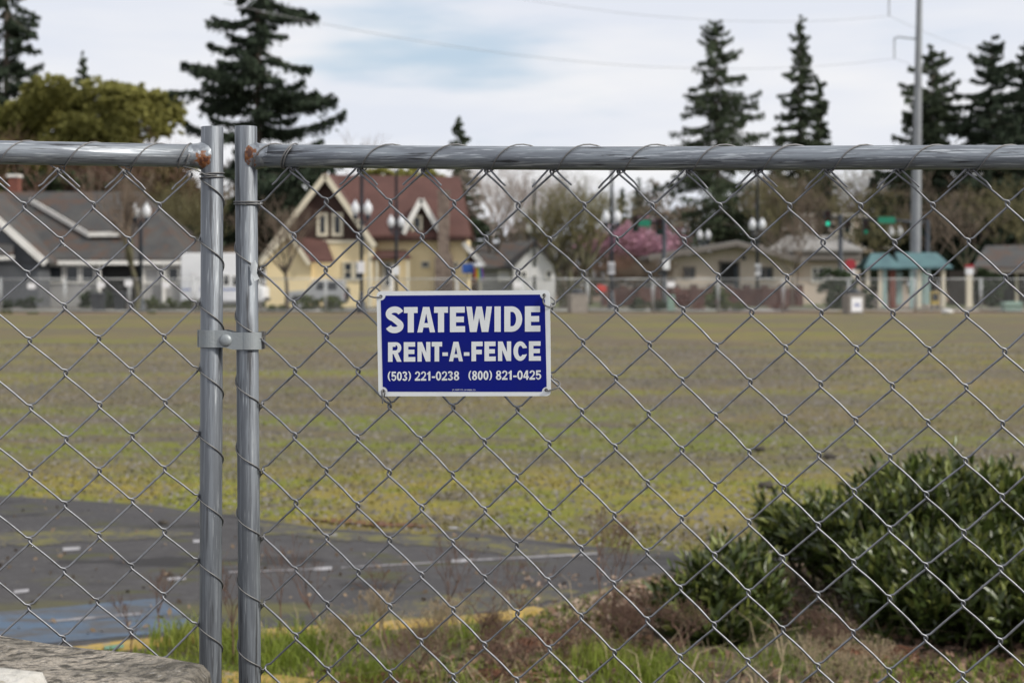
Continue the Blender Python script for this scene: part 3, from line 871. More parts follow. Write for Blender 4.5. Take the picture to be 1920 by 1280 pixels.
holes = [(168, 176), (1676, 164), (190, 1044), (1694, 1038)]
br = [(168, 168), (1640, 158), (1686, 158), (1700, 1055), (1652, 1055), (185, 1052)]
lobe = 44
def lobed():
    cs = [((167, 168), (170, 172)), ((1682, 158), (1676, 164)), ((1699, 1054), (1694, 1036)), ((186, 1053), (190, 1044))]
    dirs = [((0, 1), (1, 0)), ((-1, 0), (0, 1)), ((0, -1), (-1, 0)), ((1, 0), (0, -1))]
    P = []
    for (c, hc), (d0, d1) in zip(cs, dirs):
        a0 = math.atan2(d0[1], d0[0]); a1 = math.atan2(d1[1], d1[0])
        da = (a1 - a0 + math.pi) % (2 * math.pi) - math.pi
        for k in range(9):
            a = a0 + da * k / 8
            P.append(sl(c[0] + lobe * math.cos(a), c[1] + lobe * math.sin(a)))
    return P
bf = curve_mesh('blue_field', [lobed()], -0.0003, M['signblue'], sg)
for hx, hy in holes:
    x, z = sl(hx, hy)
    mb = MB(); mb.lathe([(0.0026, 0), (0.0026, 0.0003)], 16)
    mb.v = [(x + a, -0.0002 - c, z + b) for a, b, c in mb.v]
    mb.build('rivet_hole', M['hole'], sg)

# block lettering: outlines drawn in a unit cell, s = stem width as a share of the cell's width, b = bar height
def arc(cx, cy, rx, ry, a0, a1, n=14):
    return [(cx + rx * math.cos(R(a0 + (a1 - a0) * k / n)), cy + ry * math.sin(R(a0 + (a1 - a0) * k / n))) for k in range(n + 1)]
def ribbon(cen, wx, wy):
    """closed outline of a stroke of given half widths along a centre line"""
    Lf, Rt = [], []
    n = len(cen)
    for i in range(n):
        a, b = cen[max(i - 1, 0)], cen[min(i + 1, n - 1)]
        tx, ty = b[0] - a[0], b[1] - a[1]
        # normal in metric where x is squeezed, so that stems and bars keep their own width
        l = math.hypot(tx, ty) or 1
        nx, ny = -ty / l, tx / l
        Lf.append((cen[i][0] + nx * wx, cen[i][1] + ny * wy)); Rt.append((cen[i][0] - nx * wx, cen[i][1] - ny * wy))
    return Lf + Rt[::-1]
def glyph(ch, s, b):
    if ch == 'I': return [[(0, 0), (1, 0), (1, 1), (0, 1)]]
    if ch == '-': return [[(0, .28), (1, .28), (1, .46), (0, .46)]]
    if ch == 'T': return [[(.5 - s / 2, 0), (.5 + s / 2, 0), (.5 + s / 2, 1 - b), (1, 1 - b), (1, 1), (0, 1), (0, 1 - b), (.5 - s / 2, 1 - b)]]
    if ch == 'E': return [[(0, 0), (1, 0), (1, b), (s, b), (s, .5 - b * .48), (.92, .5 - b * .48), (.92, .5 + b * .48), (s, .5 + b * .48), (s, 1 - b), (.98, 1 - b), (.98, 1), (0, 1)]]
    if ch == 'F': return [[(0, 0), (s, 0), (s, .47 - b * .5), (.93, .47 - b * .5), (.93, .47 + b * .5), (s, .47 + b * .5), (s, 1 - b), (1, 1 - b), (1, 1), (0, 1)]]
    if ch == 'N': return [[(0, 0), (s * .92, 0), (s * .92, .56), (1 - s, 0), (1, 0), (1, 1), (1 - s * .92, 1), (1 - s * .92, .46), (s, 1), (0, 1)]]
    if ch == 'A': return [[(0, 0), (.29, 0), (.345, .19), (.655, .19), (.71, 0), (1, 0), (.68, 1), (.32, 1)], [(.395, .365), (.605, .365), (.50, .74)]]
    if ch == 'W': return [[(.14, 0), (.40, 0), (.50, .56), (.60, 0), (.86, 0), (1, 1), (.785, 1), (.715, .44), (.61, 1), (.39, 1), (.285, .44), (.215, 1), (0, 1)]]
    if ch == 'D': return [[(0, 0), (.42, 0)] + arc(.42, .5, .58, .5, -90, 90, 20) + [(0, 1)], [(s, b * .92), (s, 1 - b * .92), (.44, 1 - b * .92)] + arc(.44, .5, .56 - s, .5 - b * .92, 90, -90, 16)]
    if ch == 'R': return [[(0, 0), (s, 0), (s, .40), (.40, .40), (.66, 0), (1, 0), (.72, .44)] + arc(.60, .71, .38, .29, -55, 90, 14) + [(0, 1)], [(s, .58), (s, 1 - b), (.56, 1 - b)] + arc(.56, .715, .40 - s * .75, .135, 90, -90, 8) + [(.5, .58)]]
    if ch == 'C':
        o_ = arc(.5, .5, .5, .5, 28, 332, 40); i_ = arc(.52, .5, .52 - s, .5 - b * .95, 318, 42, 30)
        return [[(1.0, .66), (.97, .74)] + o_[1:-1] + [(1.0, .34), (1 - s * .9, .31)] + i_ + [(1 - s * .9, .64)]]
    if ch == 'S':
        c = arc(.52, .735, .33, .17, 12, 90, 6) + arc(.50, .735, .34, .17, 90, 235, 12) + [(.42, .56), (.58, .47)] + arc(.50, .265, .345, .165, 48, -90, 12) + arc(.48, .265, .33, .165, -90, -168, 6)
        return [ribbon(c, s * .50, b * .52)]
    if ch == '0': return [arc(.5, .5, .5, .5, 0, 360, 36)[:-1], arc(.5, .5, .5 - s, .5 - b, 360, 0, 28)[:-1]]
    if ch == '8':
        left = arc(.5, .27, .5, .27, 200, 340, 14)
        return [arc(.5, .27, .5, .27, 135, 405, 26) + arc(.5, .745, .45, .255, -48, 228, 26), arc(.5, .265, .5 - s, .27 - b * .8, 360, 0, 16)[:-1], arc(.5, .755, .45 - s * .95, .255 - b * .8, 360, 0, 16)[:-1]]
    if ch == '3':
        c = arc(.44, .755, .33, .165, 165, 90, 5) + arc(.44, .755, .34, .165, 90, -60, 10) + [(.44, .545), (.46, .52)] + arc(.44, .265, .36, .175, 62, -90, 12) + arc(.44, .265, .35, .175, -90, -165, 5)
        return [ribbon(c, s * .46, b * .50)]
    if ch == '5':
        return [[(.10, 1), (.92, 1), (.92, 1 - b), (.38, 1 - b), (.36, .68)] + arc(.46, .34, .54, .34, 82, -100, 20) + [(.0, .22), (.27, .28)] + arc(.47, .33, .27, .18, 220, 440, 14) + [(.34, .43), (.06, .45)]]
    if ch == '2':
        return [[(0, 0), (1, 0), (1, b * 1.1), (.46, b * 1.1), (.80, .44)] + arc(.50, .71, .48, .29, -25, 178, 18) + [(.30, .70)] + arc(.51, .72, .20, .14, 170, -20, 10) + [(.56, .47), (.0, b * .9)]]
    if ch == '1': return [[(.36, 0), (.80, 0), (.80, 1), (.46, 1), (.36, .88), (.08, .80), (.08, .64), (.36, .70)]]
    if ch == '4': return [[(.52, 0), (.84, 0), (.84, .2), (1, .2), (1, .38), (.84, .38), (.84, 1), (.48, 1), (0, .40), (0, .2), (.52, .2)], [(.26, .38), (.52, .38), (.52, .72)]]
    if ch == '(' : return [arc(1.15, .5, 1.1, .58, 112, 248, 14) + arc(1.35, .5, .85, .56, 242, 118, 14)]
    if ch == ')' : return [arc(-.15, .5, 1.1, .58, -68, 68, 14) + arc(-.35, .5, .85, .56, 62, -62, 14)]
def letters(name, items, y0, y1, s_px, b_share):
    """items: (character, left, right) in the enlarged view's pixels"""
    loops_all = []
    for q, (ch, xa, xb) in enumerate(items):
        s = min(0.5, s_px / (xb - xa))
        loops = []
        tlt = -0.007
        for lp in glyph(ch, s, b_share):
            loops.append([sl(xa + u * (xb - xa), (y1 - v * (y1 - y0)) + tlt * (xa + u * (xb - xa) - 930)) for u, v in lp])
        loops_all.append((ch, loops))
    for ch, loops in loops_all:
        curve_mesh('letter', loops, -0.0006, M['signwhite'], sg)
letters('w', [('S', 215, 376), ('T', 382, 508), ('A', 505, 669), ('T', 660, 788), ('E', 806, 946), ('W', 958, 1194), ('I', 1217, 1275), ('D', 1308, 1473), ('E', 1498, 1641)], 270, 504, 56, .235)
letters('w', [('R', 235, 360), ('E', 380, 487), ('N', 507, 626), ('T', 638, 734), ('-', 737, 787), ('A', 798, 926), ('-', 935, 986), ('F', 1005, 1108), ('E', 1125, 1229), ('N', 1250, 1371), ('C', 1392, 1517), ('E', 1535, 1645)], 593, 773, 42, .235)
def run(text, xa, xb, y0, y1):
    wts = {'(': .62, ')': .62, '-': .62, '1': .82}
    tot = sum(wts.get(c, 1) for c in text)
    u = (xb - xa) / (tot + 0.10 * (len(text) - 1) * 1.0)
    x = xa; items = []
    for c in text:
        wd = wts.get(c, 1) * u
        items.append((c, x, x + wd)); x += wd + 0.10 * u
    letters('w', items, y0, y1, 15.5, .18)
run('(503)', 231, 448, 864, 949); run('221-0238', 482, 892, 864, 949)
run('(800)', 976, 1196, 862, 947); run('821-0425', 1230, 1648, 861, 947)
# maker's line along the bottom edge, in the built-in face
fd = bpy.data.curves.new('small_print', 'FONT')
fd.body = 'J.C. GURY CO., LA HABRA, CA'
fd.align_x = 'CENTER'; fd.align_y = 'CENTER'
tmp = bpy.data.objects.new('small_print', fd); C.objects.link(tmp)
me = bpy.data.meshes.new_from_object(tmp.evaluated_get(bpy.context.evaluated_depsgraph_get()))
bpy.data.objects.remove(tmp)
co = np.array([v.co[:] for v in me.vertices])
wid = co[:, 0].max() - co[:, 0].min()
a_, b_ = sl(828, 1036), sl(1043, 1036)
k_ = (b_[0] - a_[0]) / wid
cxs, czs = (a_[0] + b_[0]) / 2, a_[1]
for v in me.vertices:
    v.co = (cxs + v.co.x * k_, -0.0006, czs + v.co.y * k_ * 1.25)
me.materials.clear(); me.name = 'small_print'
link_mesh('small_print', me, M['signwhite'], sg)
# wire loops through the four holes
def loop(pts, r=0.00125):
    mb = MB()
    P = [Vector((*[sl(zx, zy)[0]], y, sl(zx, zy)[1])) for zx, zy, y in pts]
    Q = []
    for i in range(len(P) - 1):
        p0, p1, p2, p3 = P[max(i - 1, 0)], P[i], P[i + 1], P[min(i + 2, len(P) - 1)]
        for k in range(6):
            u = k / 6
            Q.append(0.5 * ((2 * p1) + (p2 - p0) * u + (2 * p0 - 5 * p1 + 4 * p2 - p3) * u * u + (3 * p1 - p0 - 3 * p2 + p3) * u ** 3))
    Q.append(P[-1])
    mb.tube(Q, r, 7)
    mb.build('wire_tie', M['tie'], sg)
loop([(172, 178, 0.002), (160, 182, -0.003), (110, 184, -0.003), (62, 168, -0.001), (45, 130, 0.004), (58, 96, 0.010), (92, 92, 0.014), (132, 118, 0.012), (160, 150, 0.008)])
loop([(1678, 158, 0.002), (1686, 168, -0.003), (1668, 215, -0.003), (1690, 258, -0.003), (1735, 272, -0.001), (1764, 262, 0.006), (1766, 225, 0.012), (1735, 190, 0.012), (1700, 170, 0.008)])
loop([(190, 1040, 0.002), (182, 1044, -0.003), (185, 1080, -0.0035), (186, 1120, -0.0025), (186, 1162, -0.001)])
loop([(200, 1042, 0.002), (210, 1060, -0.003), (204, 1096, -0.002), (215, 1110, 0.006), (250, 1160, 0.012)])
loop([(1694, 1036, 0.002), (1704, 1046, -0.003), (1752, 1034, -0.002), (1808, 1012, 0.001), (1812, 985, 0.008), (1790, 960, 0.013), (1748, 940, 0.012)])

# concrete blocks in front of the fence ----------------------------------------
def rough_block(label, quad, z1, m, seed, bev=0.03, zdip=0.0):
    """block from a plan quadrilateral, its faces subdivided and roughened"""
    import bmesh
    bm = bmesh.new()
    q = [Vector(p) for p in quad]
    c0 = sum(q, Vector((0, 0))) / 4
    vb = [bm.verts.new((p.x - c0.x, p.y - c0.y, 0)) for p in q]
    vt = [bm.verts.new((p.x - c0.x, p.y - c0.y, z1)) for p in q]
    bm.faces.new(vb[::-1]); bm.faces.new(vt)
    for i in range(4): bm.faces.new((vb[i], vb[(i + 1) % 4], vt[(i + 1) % 4], vt[i]))
    bmesh.ops.recalc_face_normals(bm, faces=bm.faces[:])
    bmesh.ops.bevel(bm, geom=[e for e in bm.edges], offset=bev, segments=3, affect='EDGES', profile=0.6)
    bmesh.ops.subdivide_edges(bm, edges=[e for e in bm.edges if e.calc_length() > 0.15], cuts=14, use_grid_fill=True)
    bmesh.ops.triangulate(bm, faces=[f for f in bm.faces if len(f.verts) > 4])
    from mathutils import noise
    for v in bm.verts:
        p = v.co
        n1 = noise.fractal(p * 9 + Vector((seed, 0, 0)), 0.9, 2.1, 5)
        n2 = noise.noise(p * 60 + Vector((0, seed, 0)))
        v.co = p + v.normal * (0.0075 * n1 + 0.0034 * n2)
    me = bpy.data.meshes.new('concrete_block'); bm.to_mesh(me); bm.free()
    for p in me.polygons: p.use_smooth = True
    o = link_mesh('concrete_block', me, m)
    o.location = (c0.x, c0.y, 0)
    return tag(o, label, 'block')
zt1 = 1.10
def onz(px, py, z):
    d = (EYE - z) * F / (py - HY)
    return (X(px, d), d)
a0, a1 = onz(-60, 1174, zt1), onz(392, 1245, zt1)
av = Vector((a1[0] - a0[0], a1[1] - a0[1])).normalized(); an = Vector((av.y, -av.x))
if an.y > 0: an = -an
fr = Vector((0.03, -0.40))
b0 = Vector(a0) - av * 0.9
rough_block('dark weathered concrete block at the foot of the left fence panel', [tuple(b0), a1, (a1[0] + 0.015, a1[1] - 0.42), (b0.x, b0.y - 0.42)], zt1, M['concrete'], 1.0, 0.022)
d0, d1 = onz(-80, 1240, 1.145), onz(104, 1252, 1.145)
rough_block('pale smooth concrete block in the lower left corner, nearest the camera', [(d0[0] - 0.4, d0[1] + 0.02), d1, (d1[0] + 0.0, d1[1] - 0.12), (d0[0] - 0.4, d1[1] - 0.12)], 1.145, M['concrete_pale'], 4.0, 0.03)
# ------------------------------------------------------------------ vegetation builders
M['bark'] = mat('grey_brown_bark', (0.10, 0.080, 0.062), 0.95, noise=[(6, (0.055, 0.044, 0.034), 0.45, 0.65), (2, (0.09, 0.085, 0.045), 0.55, 0.7)])
M['bark_moss'] = mat('mossy_bark', (0.105, 0.10, 0.055), 0.95, noise=[(3, (0.07, 0.058, 0.042), 0.42, 0.62)])
M['twig_brown'] = mat('brown_twigs', (0.155, 0.118, 0.088), 0.95, island=0.35)
M['twig_red'] = mat('reddish_twigs', (0.165, 0.095, 0.068), 0.95, island=0.35)
M['twig_moss'] = mat('mossy_twigs', (0.15, 0.135, 0.065), 0.95, island=0.35)
M['twig_pale'] = mat('pale_twigs', (0.30, 0.25, 0.22), 0.95, island=0.3)
M['conifer'] = mat('dark_conifer_needles', (0.034, 0.048, 0.030), 0.85, island=0.55, spec=0.2)
M['conifer_mid'] = mat('green_conifer_needles', (0.056, 0.074, 0.042), 0.85, island=0.55, spec=0.2)
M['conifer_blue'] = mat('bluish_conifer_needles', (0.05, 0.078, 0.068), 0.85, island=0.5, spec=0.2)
M['olive'] = mat('olive_leaves', (0.26, 0.25, 0.078), 0.8, island=0.6, spec=0.2, transl=0.4)
M['hedge'] = mat('hedge_leaves', (0.075, 0.095, 0.028), 0.8, island=0.5, spec=0.2, transl=0.15)
M['hedge_dark'] = mat('dark_hedge_leaves', (0.034, 0.052, 0.022), 0.8, island=0.5, spec=0.2)
M['pink'] = mat('pink_blossom', (0.40, 0.215, 0.28), 0.8, island=0.35, transl=0.2)
M['red_shrub'] = mat('reddish_shrub_leaves', (0.13, 0.045, 0.035), 0.85, island=0.5)

def cards(P, size, rs, aspect=1.5, droop=0.0, az=None):
    """bent diamond leaf clumps: points (n,3), sizes (n,)"""
    n = len(P)
    a = rs.uniform(0, 2 * np.pi, n) if az is None else az + rs.normal(0, .5, n)
    el = rs.normal(-droop, 0.5, n)
    d = np.stack([np.cos(a) * np.cos(el), np.sin(a) * np.cos(el), np.sin(el)], 1)
    r = rs.normal(0, 1, (n, 3))
    s = np.cross(d, r); s /= np.linalg.norm(s, axis=1, keepdims=True) + 1e-9
    u = np.cross(s, d)
    L = size[:, None] * aspect / 2; W_ = size[:, None] / 2
    v = np.stack([P - d * L, P + s * W_ + u * W_ * .3, P + d * L, P - s * W_ + u * W_ * .3], 1)
    return v.reshape(-1, 3), np.arange(n * 4).reshape(-1, 4)

def segs_mesh(segs, sides=3):
    """tapered prisms for a list of (p0, p1, r0, r1)"""
    p0 = np.array([s[0] for s in segs]); p1 = np.array([s[1] for s in segs])
    r0 = np.array([s[2] for s in segs])[:, None]; r1 = np.array([s[3] for s in segs])[:, None]
    t = p1 - p0; t /= np.linalg.norm(t, axis=1, keepdims=True) + 1e-9
    ref = np.where(np.abs(t[:, 2:3]) > .9, np.array([[1., 0, 0]]), np.array([[0, 0, 1.]]))
    a = np.cross(t, ref); a /= np.linalg.norm(a, axis=1, keepdims=True) + 1e-9
    b = np.cross(t, a)
    V = []
    for k in range(sides):
        c, s = math.cos(2 * math.pi * k / sides), math.sin(2 * math.pi * k / sides)
        V.append(p0 + (a * c + b * s) * r0)
    for k in range(sides):
        c, s = math.cos(2 * math.pi * k / sides), math.sin(2 * math.pi * k / sides)
        V.append(p1 + (a * c + b * s) * r1)
    V = np.stack(V, 1)                      # n, 2*sides, 3
    n = len(segs)
    base = (np.arange(n) * 2 * sides)[:, None]
    Fc = np.concatenate([np.stack([base[:, 0] + k, base[:, 0] + (k + 1) % sides, base[:, 0] + sides + (k + 1) % sides, base[:, 0] + sides + k], 1) for k in range(sides)])
    return V.reshape(-1, 3), Fc

def bare_skeleton(h, seed, spread=0.5, fork=0.28, levels=6, up=0.25, n_first=(3, 5), kids=(2, 3), r0=None, trunks=1, twist=0.25):
    rs = random.Random(seed)
    trunk, crown, tips = [], [], []
    r0 = r0 or h * 0.016
    def grow(p, d, L, r, lv):
        n = 3 if lv < 3 else 2
        q = Vector(p)
        for i in range(n):
            d = (d + Vector((rs.gauss(0, .13), rs.gauss(0, .13), rs.gauss(0.03, .08)))).normalized()
            q2 = q + d * (L / n)
            ra, rb = r * (1 - .3 * i / n), r * (1 - .3 * (i + 1) / n)
            (trunk if lv <= 1 else crown).append((tuple(q), tuple(q2), ra, rb))
            if lv >= 2 and lv < levels and rs.random() < .55:
                sd = (d * .5 + Vector((rs.gauss(0, 1), rs.gauss(0, 1), rs.gauss(up, .6))).normalized() * (spread + .25)).normalized()
                if lv + 2 <= levels: grow(q2, sd, L * rs.uniform(.35, .6), rb * .5, lv + 2)
            q = q2
        if lv >= levels:
            tips.append(tuple(q)); return
        m = rs.randint(*(n_first if lv == 0 else kids))
        ph = rs.uniform(0, 6.28)
        for i in range(m):
            az = ph + 6.283 * i / m + rs.gauss(0, .35)
            side = Vector((math.cos(az), math.sin(az), 0))
            nd = (d * (1 - spread * .55) + side * spread * rs.uniform(.7, 1.25) + Vector((0, 0, up * rs.uniform(.4, 1)))).normalized()
            grow(q, nd, L * rs.uniform(.62, .86) * (1.0 if lv else .8), r * rs.uniform(.52, .68), lv + 1)
    for k in range(trunks):
        a = rs.uniform(0, 6.28)
        lean = Vector((math.cos(a) * (.05 + .25 * (trunks > 1)), math.sin(a) * (.05 + .25 * (trunks > 1)), 1)).normalized()
        grow((math.cos(a) * .1 * (trunks > 1), math.sin(a) * .1 * (trunks > 1), 0), lean, h * fork, r0, 0)
    top = max(max(s[1][2] for s in crown), 1e-3)
    k = h / top
    sc_ = lambda L: [(tuple(c * k for c in a), tuple(c * k for c in b), ra, rb) for a, b, ra, rb in L]
    return sc_(trunk), sc_(crown), [tuple(c * k for c in t) for t in tips]

def bare_tree(label, px, D, h, seed, m_tr, m_tw, group='bare winter trees', cat='tree', name='bare_tree', twig=1.0, leaf=None, **kw):
    tr, cr, tips = bare_skeleton(h, seed, **kw)
    t = thing(name, label, cat, (X(px, D), D, 0), random.Random(seed).uniform(0, 6), group)
    V, Fc = segs_mesh(tr, 8); link_mesh('trunk', np_mesh('trunk', V, Fc, True), m_tr, t)
    cr = [(a, b, max(ra, .010 * twig), max(rb, .007 * twig)) for a, b, ra, rb in cr]
    V, Fc = segs_mesh(cr, 3); link_mesh('crown', np_mesh('crown', V, Fc), m_tw, t, 'stuff')
    if leaf:
        rs = np.random.default_rng(seed)
        tp = np.array(tips); m_ = leaf[1]
        P = np.repeat(tp, m_, 0) + rs.normal(0, leaf[2], (len(tp) * m_, 3))
        V, Fc = cards(P, rs.uniform(.6, 1.3, len(P)) * leaf[3], rs, 1.2)
        link_mesh(leaf[4], np_mesh(leaf[4], V, Fc), leaf[0], t, 'stuff')
    return t

def conifer(label, px, D, h, rad, seed, m, z0=0.1, shape=0.85, dens=1.0, gap=0.35, size=0.34, droop=0.25, group='tall conifers', name='conifer', lean=0.0, rag=0.3, top_bare=0.0, nb=None):
    rs = np.random.default_rng(seed)
    t = thing(name, label, 'tree', (X(px, D), D, 0), 0, group)
    mb = MB()
    mb.tube([(lean * z, 0, z) for z in np.linspace(0, h * .985, 9)], [max(.02, h * .0135 * (1 - z / h) ** .9 + .015) for z in np.linspace(0, h * .985, 9)], 9)
    mb.build('trunk', M['bark'], t)
    Ps, Az, br = [], [], []
    z = h * z0
    spac = h / ((nb or 40) * 1.3)
    while z < h * .995:
        u = (z / h - z0) / (1 - z0)
        prof = rad * ((1 - u) ** shape) * (0.7 + .3 * min(1, u * 5 + .4)) + .10
        for b in range(rs.integers(4, 7)):
            if rs.random() < gap * (1 - u * .6): continue
            az = rs.uniform(0, 2 * np.pi)
            L = prof * rs.uniform(1 - rag * 1.7, 1 + rag * .7)
            L = max(L, .12)
            zb = z + rs.normal(0, spac * .7); tilt = rs.normal(-.05, .16)
            s = np.linspace(0.05, 1, max(4, int(L / .28)))
            zz = zb + tilt * L * s - droop * L * s * .9 + droop * 1.15 * L * s ** 2.4 * .75 + (.35 * L * s if u > .8 else 0)
            wob = rs.normal(0, .05 * L) * s ** 2
            bx = np.stack([np.cos(az) * L * s - np.sin(az) * wob + lean * zb, np.sin(az) * L * s + np.cos(az) * wob, zz], 1)
            for i in range(len(s) - 1): br.append((tuple(bx[i]), tuple(bx[i + 1]), .05 * (1 - s[i]) * min(1, L / 2) + .012, .05 * (1 - s[i + 1]) * min(1, L / 2) + .012))
            n = max(8, int(L * 46 * dens))
            q = rs.uniform(0.08, 1.0, n) ** .8
            w_ = .03 + .09 * L * np.sin(np.pi * np.clip(q * .92 + .06, 0, 1))
            lat = rs.normal(0, 1, n) * w_
            pz = np.interp(q, s, bx[:, 2]) - np.abs(rs.normal(0, 1, n)) * (.05 + .05 * L) - .02
            px_ = np.interp(q, s, bx[:, 0]) - np.sin(az) * lat
            py_ = np.interp(q, s, bx[:, 1]) + np.cos(az) * lat
            Ps.append(np.stack([px_, py_, pz], 1)); Az.append(np.full(n, az))
        z += spac * rs.uniform(.75, 1.25)
    P = np.concatenate(Ps); az = np.concatenate(Az)
    V, Fc = cards(P, rs.uniform(.55, 1.25, len(P)) * size * .62, rs, 2.1, .65, az)
    link_mesh('crown', np_mesh('crown', V, Fc), m, t, 'stuff')
    V, Fc = segs_mesh(br, 3)
    link_mesh('limbs', np_mesh('limbs', V, Fc), M['bark'], t, 'stuff')
    return t

def leafy_mass(name, label, cat, loc, blobs, m, seed, size, dens, group=None, inner=.55, stems=None):
    """crown of leaf clumps gathered round many sub-clumps inside ellipsoids (cx, cy, cz, rx, ry, rz)"""
    rs = np.random.default_rng(seed)
    t = thing(name, label, cat, loc, 0, group)
    Ps = []
    for cx, cy, cz, rx, ry, rz in blobs:
        area = (rx * ry + ry * rz + rx * rz) ** 1.0
        nsub = max(6, int(24 * area ** .5 / max(size * 3, .1) ** .5))
        d = rs.normal(0, 1, (nsub, 3)); d /= np.linalg.norm(d, axis=1, keepdims=True)
        rr = (rs.uniform(inner, 1.0, nsub) * np.where(rs.random(nsub) < .22, rs.uniform(1.05, 1.28, nsub), 1.0))[:, None]
        c = np.array([cx, cy, cz]) + d * rr * np.array([rx, ry, rz])
        sr = rs.uniform(.14, .36, nsub) * min(rx, ry, rz)
        for q in range(nsub):
            n = int(dens * (sr[q] / size) ** 2 * 3) + 4
            e = rs.normal(0, 1, (n, 3)); e /= np.linalg.norm(e, axis=1, keepdims=True)
            Ps.append(c[q] + e * (rs.uniform(.25, 1.1, n)[:, None] * sr[q]) * np.array([1.15, 1.15, .85]))
    P = np.concatenate(Ps)
    P = P[P[:, 2] > 0.02]
    V, Fc = cards(P, rs.uniform(.6, 1.3, len(P)) * size, rs, 1.4)
    link_mesh('foliage', np_mesh('foliage', V, Fc), m, t, 'stuff')
    mb = MB()
    for k in range(stems or 5):
        b = blobs[int(rs.integers(0, len(blobs)))]
        x0, y0 = b[0] * .4 + rs.normal(0, .08), b[1] * .4
        top = Vector((b[0] + rs.normal(0, .2) * b[3], b[1], b[2] + b[5] * .3))
        p0 = Vector((x0, y0, 0))
        r_ = max(.02, .012 * top.z) if stems else max(.012, .02 * top.z)
        mb.tube([p0, p0.lerp(top, .5) + Vector((rs.normal(0, .1) * b[3], 0, 0)), top], [r_, r_ * .7, r_ * .3], 6)
    mb.build('trunk' if cat == 'tree' else 'stem', M['bark'], t)
    return t

# ------------------------------------------------------------------ road, pavements and lawns across the lot
M['road'] = mat('street_asphalt', (0.085, 0.083, 0.085), 0.9, noise=[(0.6, (0.07, 0.068, 0.07), 0.4, 0.6)], coord='World')
M['pave'] = mat('concrete_pavement', (0.32, 0.30, 0.275), 0.9, noise=[(0.8, (0.25, 0.23, 0.21), 0.4, 0.65)], coord='World')
M['lawn'] = mat('lawn', (0.075, 0.105, 0.025), 0.95, noise=[(0.7, (0.12, 0.115, 0.04), 0.42, 0.62), (6, (0.05, 0.075, 0.02), 0.5, 0.7)], coord='World')
M['mulch'] = mat('bark_mulch', (0.16, 0.105, 0.075), 0.95, noise=[(2, (0.10, 0.068, 0.05), 0.45, 0.62)], coord='World')
def strip(name, y0, y1, m, z, x0=-90, x1=90):
    return sheet(name, [(x0, y0, z), (x1, y0, z), (x1, y1, z), (x0, y1, z)], m)
strip('pavement', 93.6, 95.4, M['pave'], 0.10); 
MB().box(-90, 90, 95.4, 95.6, 0.0, 0.13).build('kerb', M['kerbbare'], None, 'structure')
strip('verge', 91.2, 93.6, M['lawn'], 0.05, -90, 12); strip('verge', 91.2, 93.6, M['mulch'], 0.05, 12, 90)
strip('road', 95.6, 103.2, M['road'], 0.03)
MB().box(-90, 90, 103.2, 103.4, 0.0, 0.13).build('kerb', M['kerbbare'], None, 'structure')
strip('pavement', 103.4, 105.2, M['pave'], 0.10)
strip('lawn', 105.2, 140, M['lawn'], 0.06)
MB().box(16, 60, 92.4, 92.6, 0.0, 0.14).build('kerb', M['kerb'], None, 'structure')

# ------------------------------------------------------------------ far temporary fence
M['farsteel'] = mat('far_fence_steel', (0.46, 0.475, 0.48), 0.5, 0.3)
DF = 90.4
PW = 3.62
def far_panel():
    t = thing('chain_link_fence', 'low grey chain link panel of the temporary fence across the far edge of the lot', 'fence', (0, DF, 0), 0, 'temporary fence panels across the lot')
    H = 1.93
    for x in (0.02, PW - .02): MB().tube([(x, 0, 0), (x, 0, H + .04)], .030, 8).build('post', M['farsteel'], t)
    for z in (0.12, H - .02): MB().tube([(0.02, 0, z), (PW - .02, 0, z)], .026, 8).build('rail', M['farsteel'], t)
    sg_ = []
    pit = .105
    n = int((PW + H) / pit)
    for k in range(n):
        for sgn in (1, -1):
            xa = -H + k * pit if sgn > 0 else k * pit
            za, zb_ = .12, H - .02
            xb = xa + sgn * (zb_ - za)
            p, q = [xa, za], [xb, zb_]
            # clip to the panel
            def clip(p, q):
                d = (q[0] - p[0], q[1] - p[1]); u0, u1 = 0.0, 1.0
                for lim, s in ((0.02, 1), (PW - .02, -1)):
                    a = (lim - p[0]) / d[0]
                    if d[0] * s > 0: u0 = max(u0, a)
                    else: u1 = min(u1, a)
                return None if u0 >= u1 else ([p[0] + d[0] * u0, p[1] + d[1] * u0], [p[0] + d[0] * u1, p[1] + d[1] * u1])
            c = clip(p, q)
            if c: sg_.append(((c[0][0], .008 * sgn, c[0][1]), (c[1][0], .008 * sgn, c[1][1]), .0019, .0019))
    V, Fc = segs_mesh(sg_, 3)
    link_mesh('mesh', np_mesh('mesh', V, Fc), M['farsteel'], t, 'stuff')
    return t
fp = far_panel()
xs = -32.5
k = 0
FL = ['cut by the left edge of the picture', 'before the dark gabled wall of the bungalow', 'just behind the wheeled bins', 'before the bungalow porch, right of the street tree', 'crossing the motorhome behind the two near posts',
      'before the left wing of the yellow house', 'before the paired windows of the yellow house', 'showing over the left half of the blue sign', 'showing over the right half of the blue sign', 'behind the concrete bin right of the blue sign',
      'below the pink blossom tree', 'before the left end of the beige building', 'before the right half of the beige building', 'before the large bush left of the poster bin', 'before the teal roofed shelter',
      'beside the steel power pole', 'before the dark building at the right edge']
while k < len(FL):
    o = fp if k == 0 else copy_tree(fp)
    o.location = (xs, DF + .35 * math.sin(xs * .13), 0.0); o.rotation_euler = (0, 0, .05 * math.cos(xs * .13))
    o['label'] = 'low chain link fence panel far off, ' + FL[k]
    xs += PW + .06; k += 1
M['whiteplastic'] = mat('white_panel', (0.78, 0.78, 0.80), 0.5)
M['farsignblue'] = mat('far_sign_print', (0.25, 0.28, 0.45), 0.5)
